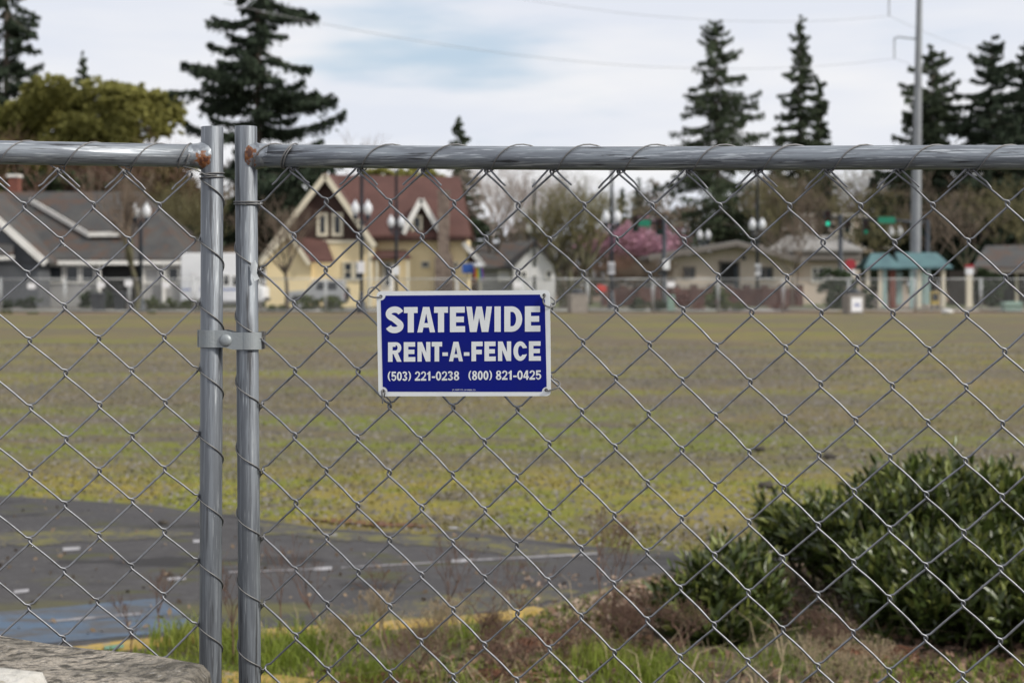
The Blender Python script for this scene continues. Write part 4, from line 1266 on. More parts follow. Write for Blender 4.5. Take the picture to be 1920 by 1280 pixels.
for px, py, lab in [(59, 536, 'white sign hung on the far fence before the dark gabled bungalow wall'), (189, 534, 'white sign hung on the far fence above the wheeled bins'), (241, 531, 'white sign hung on the far fence left of the young street tree'),
                    (311, 534, 'white sign hung on the far fence in front of the pale porch'), (1258, 533, 'white sign hung on the far fence left of the beige building'), (970, 533, 'white sign hung on the far fence just right above the blue sign')]:
    t = thing('fence_notice', lab, 'sign', (X(px, DF - .5), DF - .5, Z(py, DF - .5)), 0, 'notices on the far fence')
    MB().prism([(x, 0, z) for x, z in rounded([(-.22, -.16), (.22, -.16), (.22, .16), (-.22, .16)], .03, 3)], (0, .01, 0)).build('plate', M['whiteplastic'], t)
    for sx in (-.19, .19): MB().tube([(sx, -.004, .13), (sx, .16, .15)], .006, 5).build('wire_tie', M['farsteel'], t)

# ------------------------------------------------------------------ house builder
class House:
    def __init__(s, name, label, cat, px0, D):
        s.D = D; s.x0 = X(px0, D)
        s.t = thing(name, label, cat, (s.x0, D, 0))
    def x(s, px, d=0.0): return X(px, s.D + d) - s.x0
    def z(s, py, d=0.0): return Z(py, s.D + d)
    def p(s, px, py, d=0.0): return (s.x(px, d), d, s.z(py, d))
    def poly(s, name, pts, off, m, parent=None):
        return MB().prism([s.p(*q) for q in pts], off).build(name, m, parent or s.t)
    def box(s, name, px0, px1, py0, py1, d0, d1, m, parent=None):
        """py0 upper row, py1 lower row ('g' = ground)"""
        z1 = s.z(py0, d0); z0 = 0.0 if py1 == 'g' else s.z(py1, d0)
        return MB().box(s.x(px0, d0), s.x(px1, d0), d0, d1, z0, z1).build(name, m, parent or s.t)
    def bar(s, name, a, b, w_, h_, m):
        return MB().bar(s.p(*a), s.p(*b), w_, h_).build(name, m, s.t)
    def window(s, px0, px1, py0, py1, d, mf, mg, fw=.10, mull=0, rail=False, name='window'):
        xa, xb, za, zb_ = s.x(px0, d), s.x(px1, d), s.z(py1, d), s.z(py0, d)
        mb = MB()
        y0, y1 = d - .07, d + .03
        mb.box(xa, xa + fw, y0, y1, za, zb_).box(xb - fw, xb, y0, y1, za, zb_)
        mb.box(xa + fw, xb - fw, y0, y1, zb_ - fw, zb_).box(xa + fw, xb - fw, y0 - .03, y1, za, za + fw)
        for k in range(mull):
            xm_ = xa + (xb - xa) * (k + 1) / (mull + 1)
            mb.box(xm_ - fw * .4, xm_ + fw * .4, y0 + .01, y1, za + fw, zb_ - fw)
        if rail:
            zm = (za + zb_) / 2
            mb.box(xa + fw, xb - fw, y0 + .015, y1, zm - .035, zm + .035)
        f = mb.build(name, mf, s.t)
        MB().box(xa + fw * .9, xb - fw * .9, d - .02, d + .01, za + fw * .9, zb_ - fw * .9).build('pane', mg, f)
        return f

M['glass'] = mat('dark_window_glass', (0.018, 0.022, 0.028), 0.12, spec=0.6)
M['cream'] = mat('cream_trim', (0.64, 0.58, 0.45), 0.7)
M['whitetrim'] = mat('white_trim', (0.80, 0.78, 0.74), 0.7, noise=[(1.5, (0.72, 0.70, 0.66), 0.45, 0.65)])
M['yellow'] = mat('yellow_siding', (0.80, 0.655, 0.40), 0.8, noise=[(0.5, (0.75, 0.61, 0.37), 0.4, 0.65), (40, (0.72, 0.58, 0.35), 0.5, 0.6)], stretch=(.05, .05, 1))
M['darksiding'] = mat('dark_brown_siding', (0.050, 0.024, 0.018), 0.85, noise=[(8, (0.035, 0.018, 0.014), 0.4, 0.65)])
M['redroof'] = mat('red_brown_shingles', (0.088, 0.041, 0.034), 0.9, noise=[(0.5, (0.11, 0.052, 0.043), 0.4, 0.65), (7, (0.075, 0.032, 0.027), 0.48, 0.68)], bump=(6, .4, .03))
M['greyroof'] = mat('grey_shingles', (0.055, 0.055, 0.056), 0.92, noise=[(0.5, (0.075, 0.073, 0.07), 0.4, 0.62), (0.9, (0.085, 0.055, 0.042), 0.46, 0.62), (7, (0.038, 0.038, 0.039), 0.5, 0.7)], bump=(6, .4, .03))
M['greywall'] = mat('grey_siding', (0.085, 0.09, 0.10), 0.85, noise=[(0.6, (0.10, 0.105, 0.115), 0.4, 0.65)])
M['palewall'] = mat('pale_grey_siding', (0.33, 0.325, 0.325), 0.85, noise=[(0.6, (0.28, 0.275, 0.275), 0.4, 0.65)])
M['dark'] = mat('recess_shade_paint', (0.012, 0.012, 0.013), 0.9)  # near-black colour standing for the shade inside recesses
M['brick'] = mat('red_brick', (0.20, 0.072, 0.050), 0.9, noise=[(3, (0.15, 0.055, 0.042), 0.4, 0.65)])
M['stone'] = mat('chimney_stone', (0.215, 0.165, 0.135), 0.9, noise=[(3.5, (0.13, 0.095, 0.08), 0.42, 0.6), (8, (0.30, 0.24, 0.20), 0.56, 0.7)], bump=(4, .8, .05))
M['beige'] = mat('beige_render', (0.56, 0.48, 0.41), 0.9, noise=[(0.5, (0.51, 0.435, 0.37), 0.4, 0.65)])
M['beigetrim'] = mat('taupe_fascia', (0.17, 0.15, 0.135), 0.8)
M['flatroof'] = mat('pale_grey_roof', (0.30, 0.29, 0.28), 0.9, noise=[(0.5, (0.22, 0.21, 0.2), 0.4, 0.65)])
M['whitewall'] = mat('white_siding', (0.66, 0.66, 0.68), 0.8, noise=[(0.5, (0.58, 0.58, 0.6), 0.4, 0.65)])
M['teal_roof'] = mat('teal_metal_roof', (0.075, 0.155, 0.165), 0.6, noise=[(1.2, (0.055, 0.115, 0.13), 0.45, 0.62)])
M['navy'] = mat('navy_black_metal', (0.016, 0.024, 0.036), 0.5)
M['black'] = mat('black_plastic', (0.014, 0.015, 0.017), 0.5)
M['rubber'] = mat('tyre_rubber', (0.02, 0.02, 0.021), 0.85)
M['vanwhite'] = mat('white_vehicle_paint', (0.78, 0.79, 0.82), 0.3)
M['silver'] = mat('silver_vehicle_paint', (0.40, 0.41, 0.42), 0.32, 0.4)
M['chrome'] = mat('wheel_alloy', (0.5, 0.5, 0.51), 0.35, 0.7)
M['globe'] = mat('frosted_globe', (0.80, 0.82, 0.86), 0.35, transl=0.35)

# grey bungalow on the left ----------------------------------------------------
H = House('bungalow', 'grey shingled bungalow with white fascias and long shed dormer at far left', 'house', 150, 107)
D6 = 6.5
MB().prism([H.p(-120, 490, 0)[:2] + (0.02,), H.p(345, 490, 0)[:2] + (0.02,), H.p(345, 490, 0), H.p(-120, 490, 0)], (0, 10.5, 0)).build('wall', M['greywall'], H.t)
rt = MB()
rf = [H.p(-150, 490, -.7), H.p(360, 490, -.7), H.p(262, 364, D6), H.p(-150, 364, D6)]
rt.prism(rf, (0, 0, .18))
rt.prism([H.p(360, 490, -.7), (H.p(360, 490, -.7)[0], 2 * D6 + .7, H.p(360, 490, -.7)[2]), H.p(262, 364, D6)], (0, 0, .18))
rt.prism([(H.p(-150, 490, -.7)[0], 2 * D6 + .7, H.p(360, 490, -.7)[2]), (H.p(360, 490, -.7)[0], 2 * D6 + .7, H.p(360, 490, -.7)[2]), H.p(262, 364, D6), H.p(-150, 364, D6)], (0, 0, .18))
roof = rt.build('roof', M['greyroof'], H.t)
mbc = MB().box(H.x(15, 7), H.x(34, 7), 7, 7.8, H.z(380, 7), H.z(332, 7)); ch = mbc.build('chimney', M['brick'], roof)
MB().box(H.x(13, 7) , H.x(36, 7), 6.92, 7.88, H.z(331.8, 7), H.z(327, 7)).build('chimney_cap', M['whitetrim'], roof)
H.bar('fascia', (70, 492.5, -.78), (361, 492.5, -.78), .10, .26, M['whitetrim'])
# front gable, mostly out of frame
g0, g1 = (-230, 492, -3.2), (80, 492, -3.2); ga = (-72, 358, -3.2)
H.poly('wall', [g0, g1, ga], (0, .25, 0), M['greywall'])
MB().box(H.x(-225, -3.1), H.x(72, -3.1), -3.1, -.02, .02, H.z(491, -3.1)).build('wall', M['greywall'], H.t)
for s_, e in (((-72, 352, -3.5), (86, 494, -3.5)), ((-72, 352, -3.5), (-238, 494, -3.5))):
    a, b = H.p(*s_), H.p(*e)
    MB().prism([a, b, (b[0], 2.0, b[2]), (a[0], 5.0, a[2])], (0, 0, .16)).build('roof', M['greyroof'], H.t)
    MB().bar(a, b, .14, .42).build('rake_board', M['whitetrim'], H.t)
H.poly('porch_roof', [(-60, 486, -4.6), (25, 480, -4.6), (25, 462, -3.3), (-60, 462, -3.3)], (0, 0, .16), M['greyroof'])
H.bar('fascia', (-60, 489, -4.7), (26, 482, -4.7), .1, .22, M['whitetrim'])
# shed dormer
a, b, c, d = H.p(57, 372, 5.2), H.p(246, 372, 5.2), H.p(240, 436, 1.2), H.p(167, 438, 1.2)
MB().prism([a, b, c, d], (0, 0, .16)).build('dormer_roof', M['greyroof'], H.t)
MB().bar(H.p(57, 376, 5.0), H.p(168, 441, 1.12), .12, .30).build('rake_board', M['whitetrim'], H.t)
MB().bar(H.p(166, 439.5, 1.1), H.p(241, 438.5, 1.1), .12, .30).build('fascia', M['whitetrim'], H.t)
H.poly('dormer_wall', [(170, 443, 1.5), (238, 441, 1.5), (238, 466, 1.5), (170, 466, 1.5)], (0, 2.5, 0), M['greywall'])
H.poly('dormer_cheek', [(62, 383, 4.9), (170, 445, 1.5), (170, 466, 1.5), (120, 440, 3.2)], (.12, 0, -.05), M['greywall'])
H.window(174, 229, 446, 459, 1.5, M['cream'], M['glass'], .12, 1)
# porch: flat dark panel painting the recess's shade, pale bays and posts
H.box('porch_shade_panel', 184, 262, 496, 'g', -.05, -.02, M['dark'])
H.box('porch_bay', 84, 182, 512, 'g', -.35, -.05, M['palewall'])
for a_ in (92, 122, 152): H.window(a_, a_ + 27, 497, 531, -.36, M['whitetrim'], M['glass'], .09)
H.box('porch_bay', 264, 343, 496, 'g', -.3, -.05, M['palewall'])
H.window(270, 300, 501, 532, -.31, M['whitetrim'], M['palewall'], .09)
H.window(314, 336, 500, 532, -.31, M['whitetrim'], M['glass'], .09)
for a_ in (80, 183, 263, 304, 341): H.box('porch_post', a_, a_ + 5, 494, 'g', -.62, -.4, M['whitetrim'])
H.box('porch_step', 190, 255, 573, 'g', -1.1, -.06, M['pave'])

# yellow house -----------------------------------------------------------------
H = House('yellow_house', 'yellow house with steep red brown roof and dark brown gables behind the lot', 'house', 690, 111)
H.box('wall', 625, 876, 446, 'g', 0, 9, M['yellow'])
RD = 4.8
mb = MB()
mb.prism([H.p(628, 446, -.6), H.p(884, 446, -.6), H.p(862, 336, RD), H.p(612, 332, RD)], (0, 0, .18))
mb.prism([(H.p(628, 446, -.6)[0], 2 * RD + .6, H.z(446, -.6)), (H.p(884, 446, -.6)[0], 2 * RD + .6, H.z(446, -.6)), H.p(862, 336, RD), H.p(612, 332, RD)], (0, 0, .18))
mb.build('roof', M['redroof'], H.t)
H.poly('gable_wall', [(873, 446, 0), (873, 446, 9), (861, 342, RD)], (.12, 0, 0), M['yellow'])
H.box('frieze', 696, 874, 441, 452, -.06, .0, M['darksiding'])
H.bar('gutter', (690, 449, -.68), (886, 449, -.68), .12, .14, M['darksiding'])
# front gable with brown siding
gf = -1.6
H.poly('gable_wall', [(503, 480, gf), (560, 452, gf), (692, 452, gf), (610, 342, gf)], (0, .2, 0), M['darksiding'])
MB().box(H.x(585, gf), H.x(700, gf), gf + .04, .02, .02, H.z(452, gf)).build('wall', M['yellow'], H.t)
H.box('band_board', 572, 700, 450, 456, gf - .05, gf + .03, M['cream'])
al, bl_, ar, br_ = H.p(610, 328, gf - .5), H.p(488, 488, gf - .5), H.p(610, 328, gf - .5), H.p(703, 461, gf - .5)
for a, b in ((al, bl_), (ar, br_)):
    mb = MB(); mb.prism([a, b, (b[0], 5.0, b[2]), (a[0], RD + .4, a[2])], (0, 0, .16)); mb.build('roof', M['redroof'], H.t)
    MB().bar((a[0], a[1] - .06, a[2] - .05), (b[0], b[1] - .06, b[2] - .05), .12, .36).build('rake_board', M['cream'], H.t)
for a_ in (594, 622): H.window(a_, a_ + 21, 399, 443, gf - .01, M['cream'], M['glass'], .20)
H.window(643, 662, 490, 527, gf + .03, M['cream'], M['glass'], .12, 0, True); H.window(663, 680, 490, 527, gf + .03, M['cream'], M['glass'], .12, 0, True)
MB().box(H.x(690, gf - .02), H.x(698, gf - .02), gf - .02, gf + .04, .02, H.z(456, gf)).build('corner_board', M['cream'], H.t)
# left wing
wf = -2.6
MB().box(H.x(499, wf), H.x(582, wf), wf, 4.0, .02, H.z(490, wf)).build('wall', M['yellow'], H.t)
H.poly('gable_wall', [(499, 490, wf), (582, 490, wf), (540, 440, wf)], (0, 2.0, 0), M['yellow'])
for e in ((580.5, 495), (488, 495)):
    a, b = H.p(540, 434, wf - .4), H.p(e[0], e[1], wf - .4)
    MB().prism([a, b, (b[0], 3.4, b[2]), (a[0], 3.4, a[2])], (0, 0, .15)).build('roof', M['redroof'], H.t)
    MB().bar((a[0], a[1] - .06, a[2] - .04), (b[0], b[1] - .06, b[2] - .04), .1, .28).build('rake_board', M['cream'], H.t)
H.poly('pent_roof', [(576, 492, gf - 1.5), (627, 492, gf - 1.5), (612, 455, gf - .04), (556, 447, gf - .04)], (0, 0, .14), M['redroof'])
# dormer
df = -.2
H.poly('dormer_wall', [(762, 446, df), (820, 446, df), (820, 428, df), (790, 380, df), (762, 424, df)], (0, 2.4, 0), M['darksiding'])
a = H.p(790, 373, df - .4)
for e in ((756, 437), (824, 432)):
    b = H.p(e[0], e[1], df - .4)
    MB().prism([a, b, (b[0], 3.0, b[2]), (a[0], 4.0, a[2])], (0, 0, .14)).build('dormer_roof', M['redroof'], H.t)
    MB().bar((a[0], a[1] - .05, a[2] - .03), (b[0], b[1] - .05, b[2] - .03), .10, .36).build('rake_board', M['whitetrim'], H.t)
H.window(772, 792, 404, 451, df - .01, M['cream'], M['glass'], .17, 0, True)
# stone chimney on the front
mb = MB()
mb.box(H.x(821, -.9), H.x(842, -.9), -.95, -.08, H.z(470, -.9), H.z(362, -.9))
mb.prism([H.p(821, 470, -.95), H.p(815, 488, -.95), H.p(850, 488, -.95), H.p(842, 470, -.95)], (0, .87, 0))
mb.box(H.x(815, -.95), H.x(850, -.95), -.95, -.08, .02, H.z(488, -.95))
chs = mb.build('chimney', M['stone'], H.t)
MB().box(H.x(819.5, -.9), H.x(843.5, -.9), -1.0, -.02, H.z(361.5, -.9), H.z(357, -.9)).build('chimney_cap', M['stone'], chs)
# entry
H.poly('porch_roof', [(696, 486, -1.7), (771, 486, -1.7), (762, 472, -.04), (700, 472, -.04)], (0, 0, .13), M['redroof'])
for a_ in (704, 762): H.box('porch_post', a_, a_ + 5, 487, 'g', -1.6, -1.4, M['cream'])
MB().box(H.x(714, -.06), H.x(738, -.06), -.06, -.002, .25, H.z(490, -.06)).build('door', M['whitetrim'], H.t)
H.window(720, 733, 493, 538, -.07, M['whitetrim'], M['glass'], .08)
H.box('porch_step', 704, 766, 574, 'g', -1.7, -.07, M['pave'])
H.window(789, 806, 489, 503, -.01, M['cream'], M['glass'], .10); H.window(850, 860, 490, 503, -.01, M['cream'], M['glass'], .08)
# porch at the right end
MB().prism([H.p(868, 452, -.3), H.p(908, 496, -.3), (H.p(908, 496, -.3)[0], 6, H.z(496, -.3)), (H.p(868, 452, -.3)[0], 6, H.z(452, -.3))], (0, 0, .14)).build('porch_roof', M['redroof'], H.t)
H.bar('rake_board', (868, 455, -.36), (908, 499, -.36), .1, .34, M['whitetrim'])
H.poly('gable_wall', [(878, 470, .1), (900, 496, .1), (878, 496, .1)], (0, .12, 0), M['darksiding'])
for a_ in (899,): H.box('porch_post', a_, a_ + 4, 495, 'g', -.2, -.02, M['cream'])
# banners beside the porch
M['bannerblue'] = mat('blue_banner', (0.03, 0.10, 0.38), 0.7)
t = thing('shop_banner', 'blue banner hanging under the right porch of the yellow house', 'banner', (X(879, 109.2), 109.2, 0))
MB().prism([(-.45, 0, Z(512, 109.2)), (.45, 0, Z(512, 109.2)), (.48, .03, Z(494, 109.2)), (-.48, .03, Z(494, 109.2))], (0, .02, 0)).build('cloth', M['bannerblue'], t)
MB().bar((-.55, .02, Z(493.5, 109.2)), (.55, .02, Z(493.5, 109.2)), .04, .04).build('rod', M['whitetrim'], t)
t = thing('windsock', 'rainbow striped windsock hanging by the yellow house porch', 'windsock', (X(896, 109), 109, 0))
cols = [(.45, .03, .03), (.55, .22, .02), (.6, .5, .04), (.06, .32, .08), (.04, .12, .4), (.22, .05, .3)]
for k, c in enumerate(cols):
    m_ = mat('windsock_stripe', c, .7)
    x = -.26 + k * .095
    mb = MB(); P0 = [(x, -.05, Z(500, 109)), (x + .09, -.05, Z(500, 109)), (x + .10 + .06 * k * .3, -.02, Z(520, 109)), (x + .05 * k * .3 + .02, 0, Z(529, 109))]
    mb.prism(P0, (0, .02, 0)).build('ribbon', m_, t)
MB().lathe([(.30, Z(501, 109)), (.30, Z(497, 109)), (.24, Z(493, 109))], 14).build('hoop', M['whiteplastic'], t)
MB().tube([(0, 0, Z(494, 109)), (0, .1, Z(488, 109))], .012, 5).build('cord', M['navy'], t)

# white cottage behind -----------------------------------------------------------
H = House('white_cottage', 'small white gabled cottage with grey roof right of the yellow house', 'house', 990, 128)
H.poly('gable_wall', [(962, 502, 0), (1041, 502, 0), (1003, 458, 0)], (0, 8, 0), M['whitewall'])
MB().box(H.x(962), H.x(1041), 0.01, 8, 0, H.z(502)).build('wall', M['whitewall'], H.t)
for e in ((955, 510), (1047, 506)):
    a, b = H.p(1003, 453, -.4), H.p(*e, -.4)
    MB().prism([a, b, (b[0], 8.3, b[2]), (a[0], 8.3, a[2])], (0, 0, .18)).build('roof', M['greyroof'], H.t)
MB().box(H.x(895), H.x(962), 2.0, 8, 0, H.z(503, 2)).build('wall', M['palewall'], H.t)
MB().prism([H.p(885, 505, 1.6), H.p(975, 505, 1.6), H.p(1000, 456, 5), H.p(905, 460, 5)], (0, 0, .18)).build('roof', M['greyroof'], H.t)
H.window(976, 988, 507, 522, -.01, M['whitetrim'], M['glass'], .1); H.window(1023, 1035, 506, 523, -.01, M['whitetrim'], M['glass'], .1)
H.window(934, 958, 506, 527, 1.99, M['whitetrim'], M['whitewall'], .1)
H.window(997, 1009, 476, 490, -.01, M['whitetrim'], M['glass'], .1)

# beige clinic-like building on the right ----------------------------------------
H = House('beige_building', 'low beige building with shallow gable roof and recessed doorway on the right', 'building', 1370, 124)
H.poly('gable_wall', [(1255, 486, 0), (1500, 486, 0), (1382, 464, 0)], (0, 10, 0), M['beige'])
MB().box(H.x(1262), H.x(1492), 0.01, 10, 0, H.z(486)).build('wall', M['beige'], H.t)
for e in ((1216, 484), (1512, 491)):
    a, b = H.p(1382, 456, -1.2), H.p(*e, -1.2)
    MB().prism([a, b, (b[0], 10.5, b[2]), (a[0], 10.5, a[2])], (0, 0, .22)).build('roof', M['flatroof'], H.t)
    MB().bar((a[0], a[1] - .05, a[2] - .05), (b[0], b[1] - .05, b[2] - .05), .1, .36).build('rake_board', M['beigetrim'], H.t)
H.box('door_shade_panel', 1351, 1384, 493, 534, -.03, .005, M['dark'])  # flat panel on the wall, the doorway's shade put into its colour
H.box('door_surround', 1347.5, 1351, 489, 'g', -.12, .004, M['beigetrim']); H.box('door_surround', 1384, 1387.5, 489, 'g', -.12, .004, M['beigetrim'])
H.box('lintel', 1347.5, 1387.5, 489, 493, -.12, .004, M['beigetrim'])
H.box('door', 1377, 1383, 500, 'g', -.1, -.035, M['navy'])
H.box('wall_lamp', 1391, 1398, 479, 487, -.22, -.01, M['navy'])
H.window(1280, 1304, 500, 522, -.01, M['beigetrim'], M['glass'], .12, 1)
H.window(1420, 1450, 500, 525, -.01, M['beigetrim'], M['glass'], .12, 1)
H2 = House('beige_annex', 'beige flat roofed annex with corner windows beside the bus shelter', 'building', 1540, 126)
MB().box(H2.x(1496), H2.x(1612), 0, 9, 0, H2.z(490)).build('wall', M['beige'], H2.t)
H2.box('fascia', 1490, 1616, 472, 487, -1.0, 9.5, M['beigetrim'])
MB().prism([H2.p(1440, 472, -1.2), H2.p(1618, 472, -1.2), H2.p(1565, 446, 5), H2.p(1475, 446, 5)], (0, 0, .2)).build('roof', M['flatroof'], H2.t)
H2.window(1521, 1545, 500, 530, -.01, M['whitetrim'], M['glass'], .14, 1, True); H2.window(1547, 1560, 500, 530, -.01, M['whitetrim'], M['glass'], .14, 0, True)
H2.window(1568, 1600, 500, 530, -.01, M['whitetrim'], M['glass'], .14, 1)
H3 = House('pale_building', 'pale two storey building with banded windows behind the traffic signals', 'building', 1560, 158)
MB().box(H3.x(1452), H3.x(1700), 0, 12, 0, H3.z(404)).build('wall', M['beige'], H3.t)
H3.box('parapet', 1448, 1704, 400, 407, -.3, 12.3, M['whitetrim'])
H3.box('band_board', 1450, 1702, 434, 441, -.15, -.01, M['whitetrim'])
for a_ in range(1462, 1690, 38): H3.window(a_, a_ + 24, 412, 430, -.01, M['whitetrim'], M['glass'], .15, 1)
for a_ in range(1462, 1690, 38): H3.window(a_, a_ + 24, 446, 466, -.01, M['whitetrim'], M['glass'], .15, 1)
# dark low building at the right edge
H = House('dark_building', 'low dark brown building with deep eaves at the right edge of the street', 'building', 1885, 116)
MB().box(H.x(1835), H.x(2060), 0, 8, 0, H.z(506)).build('wall', mat('dark_brown_wall', (0.05, 0.038, 0.032), .9), H.t)
MB().prism([H.p(1822, 507, -1.2), H.p(2075, 507, -1.2), H.p(2040, 462, 4), H.p(1848, 466, 4)], (0, 0, .22)).build('roof', M['greyroof'], H.t)
H.bar('fascia', (1822, 508, -1.28), (2075, 508, -1.28), .1, .3, M['beigetrim'])
H.box('door_post', 1905, 1909, 512, 'g', -.4, -.1, M['cream']); H.box('door_shade_panel', 1882, 1904, 515, 'g', -.05, -.005, M['dark'])  # the dark panel paints doorway shade onto the unbroken wall
H.window(1915, 1950, 515, 540, -.01, M['beigetrim'], M['glass'], .12, 1)
# buildings glimpsed further back
H = House('tan_building', 'tan roofed building behind the white motorhome', 'house', 415, 122)
MB().box(H.x(352), H.x(462), 0, 8, 0, H.z(478)).build('wall', M['whitewall'], H.t)
MB().prism([H.p(345, 481, -.6), H.p(470, 481, -.6), H.p(452, 455, 4), H.p(362, 455, 4)], (0, 0, .2)).build('roof', mat('tan_shingles', (0.34, 0.25, 0.17), .9), H.t)
H.window(352, 370, 487, 510, -.01, M['whitetrim'], M['glass'], .1); H.window(440, 452, 487, 510, -.01, M['whitetrim'], M['glass'], .1)
H = House('white_shed', 'white gabled outbuilding glimpsed above the bungalow roof by the posts', 'house', 330, 140)
MB().box(H.x(296), H.x(352), 0, 6, 0, H.z(432)).build('wall', M['whitewall'], H.t)
MB().prism([H.p(290, 432, -.4), H.p(358, 432, -.4), H.p(350, 417, 3), H.p(300, 420, 3)], (0, 0, .2)).build('roof', M['whitetrim'], H.t)
H.window(306, 320, 434, 446, -.01, M['whitetrim'], M['glass'], .1)

# ------------------------------------------------------------------ low brick walls, planters, bus shelter
def pier_wall(label, px0, px1, D, step, z1, m, grp=None):
    t = thing('garden_wall', label, 'wall', (X((px0 + px1) / 2, D), D, 0), 0, grp)
    xa, xb = X(px0, D) - t.location.x, X(px1, D) - t.location.x
    MB().box(xa, xb, 0, .28, 0, z1 * .84).build('wall_body', m, t)
    n = int((px1 - px0) / step)
    for k in range(n + 1):
        x = xa + (xb - xa) * k / n
        MB().box(x - .22, x + .22, -.08, .36, 0, z1).build('pier', m, t)
        MB().box(x - .27, x + .27, -.13, .41, z1, z1 + .08).build('pier_cap', M['pave'], t)
    for k in range(n):
        x0_, x1_k = xa + (xb - xa) * k / n + .24, xa + (xb - xa) * (k + 1) / n - .24
        mb = MB()
        for z in (z1 * .89, z1 * .98): mb.bar((x0_, .14, z), (x1_k, .14, z), .05, .05)
        mb.build('railing', M['navy'], t)
    return t
M['brickwall'] = mat('purple_brown_brick', (0.095, 0.045, 0.042), 0.9, noise=[(2, (0.13, 0.066, 0.055), 0.42, 0.62)])
pier_wall('purple brown brick wall with piers before the beige building', 1135, 1500, 113, 33, 1.55, M['brickwall'])
t = thing('bus_shelter', 'teal roofed transit shelter with pale posts on the right pavement', 'shelter', (X(1690, 104), 104, 0))
lx = lambda px: X(px, 104) - t.location.x
zz = lambda py: Z(py, 104)
mb = MB(); mb.prism([(lx(1610), -1.6, zz(505)), (lx(1682), -1.6, zz(505)), (lx(1664), 0, zz(478)), (lx(1634), 0, zz(478))], (0, 0, .12)); 
mb.prism([(lx(1610), 1.6, zz(505)), (lx(1682), 1.6, zz(505)), (lx(1664), 0, zz(478)), (lx(1634), 0, zz(478))], (0, 0, .12)); mb.build('roof', M['teal_roof'], t)
mb = MB(); mb.prism([(lx(1676), -1.5, zz(504)), (lx(1775), -1.5, zz(504)), (lx(1757), .1, zz(477)), (lx(1680), .1, zz(477))], (0, 0, .12))
mb.prism([(lx(1676), 1.7, zz(504)), (lx(1775), 1.7, zz(504)), (lx(1757), .1, zz(477)), (lx(1680), .1, zz(477))], (0, 0, .12)); mb.build('roof', M['teal_roof'], t)
M['palegreen'] = mat('pale_green_panel', (0.30, 0.42, 0.40), 0.6)
for px, mm in ((1617, 'cream'), (1640, 'cream'), (1648, 'palegreen'), (1698, 'palegreen'), (1712, 'cream'), (1757, 'cream')):
    MB().box(lx(px), lx(px) + .22, -1.2, -.98, .1, zz(504)).build('column', M[mm], t)
MB().box(lx(1662), lx(1672), -1.15, -.6, .1, zz(505)).build('brick_pier', M['brick'], t)
for px in (1684, 1722, 1736):
    MB().box(lx(px), lx(px) + .42, .55, .62, .3, zz(510)).build('glass_panel', M['palegreen'], t)
MB().box(lx(1612), lx(1770), .66, .8, .1, 1.0).build('back_wall', M['beige'], t)
MB().box(lx(1620), lx(1650), -.2, .2, .45, .52).build('bench_seat', M['navy'], t)
for px in (1622, 1647): MB().box(lx(px), lx(px) + .08, -.15, .15, .1, .45).build('bench_leg', M['navy'], t)
M['signred'] = mat('red_sign', (0.32, 0.02, 0.03), .6)
t = thing('bus_stop_sign', 'red and white stop sign on a pole left of the teal shelter', 'sign', (X(1594, 101), 101, 0))
MB().tube([(0, 0, 0), (0, 0, Z(488, 101))], .04, 8).build('pole', M['farsteel'], t)
MB().lathe([(.36, -.02), (.36, .02)], 8, smooth=False).build('plate', M['signred'], t).matrix_local = Matrix.Translation((0, -.06, Z(496, 101))) @ Matrix.Rotation(R(90), 4, 'X')
MB().box(-.3, .3, -.07, -.045, Z(512, 101), Z(506, 101)).build('lower_plate', M['whiteplastic'], t)
t = thing('red_capped_sign', 'small red and white sign post near the dark building at right', 'sign', (X(1817, 104), 104, 0))
MB().box(-.18, .18, -.15, .15, 0, Z(515, 104)).build('pedestal', M['cream'], t)
MB().box(-.22, .22, -.2, .2, Z(515, 104), Z(502, 104)).build('white_panel', M['whiteplastic'], t)
MB().box(-.24, .24, -.22, .22, Z(502, 104) + .004, Z(496, 104)).build('red_cap', M['signred'], t)

# ------------------------------------------------------------------ street lamps
def lamp_proto(tall):
    t = thing('street_lamp', 'x', 'street lamp', (0, 0, 0), 0, 'twin globe street lamps')
    top = 9.2 if tall else 5.35
    MB().lathe([(.34, 0), (.34, .10), (.25, .22), (.22, .55), (.15, .75), (.125, 1.2)], 14).build('base', M['navy'], t)
    MB().lathe([(.115, 1.2), (.105, 5.0), (.085, top)] + ([(.11, top + .02), (.06, top + .16), (.02, top + .3)] if tall else [(.04, top + .1)]), 12).build('pole', M['navy'], t)
    mb = MB()
    for s in (-1, 1):
        mb.tube([(s * .08, 0, 5.05), (s * .22, 0, 4.98), (s * .33, 0, 5.08), (s * .36, 0, 5.25)], .045, 8)
    mb.bar((-.3, 0, 5.16), (.3, 0, 5.16), .06, .06)
    mb.build('arm', M['navy'], t)
    for s in (-1, 1):
        MB().lathe([(.07, 5.22), (.13, 5.28), (.17, 5.50)], 12, (s * .36, 0)).build('globe_holder', M['navy'], t)
        MB().lathe([(.15, 5.502), (.235, 5.72), (.25, 5.86), (.215, 6.02), (.13, 6.14), (.09, 6.20), (.035, 6.30), (.01, 6.36)], 14, (s * .36, 0)).build('globe', M['globe'], t)
    return t
tall, short = lamp_proto(True), lamp_proto(False)
used = set()
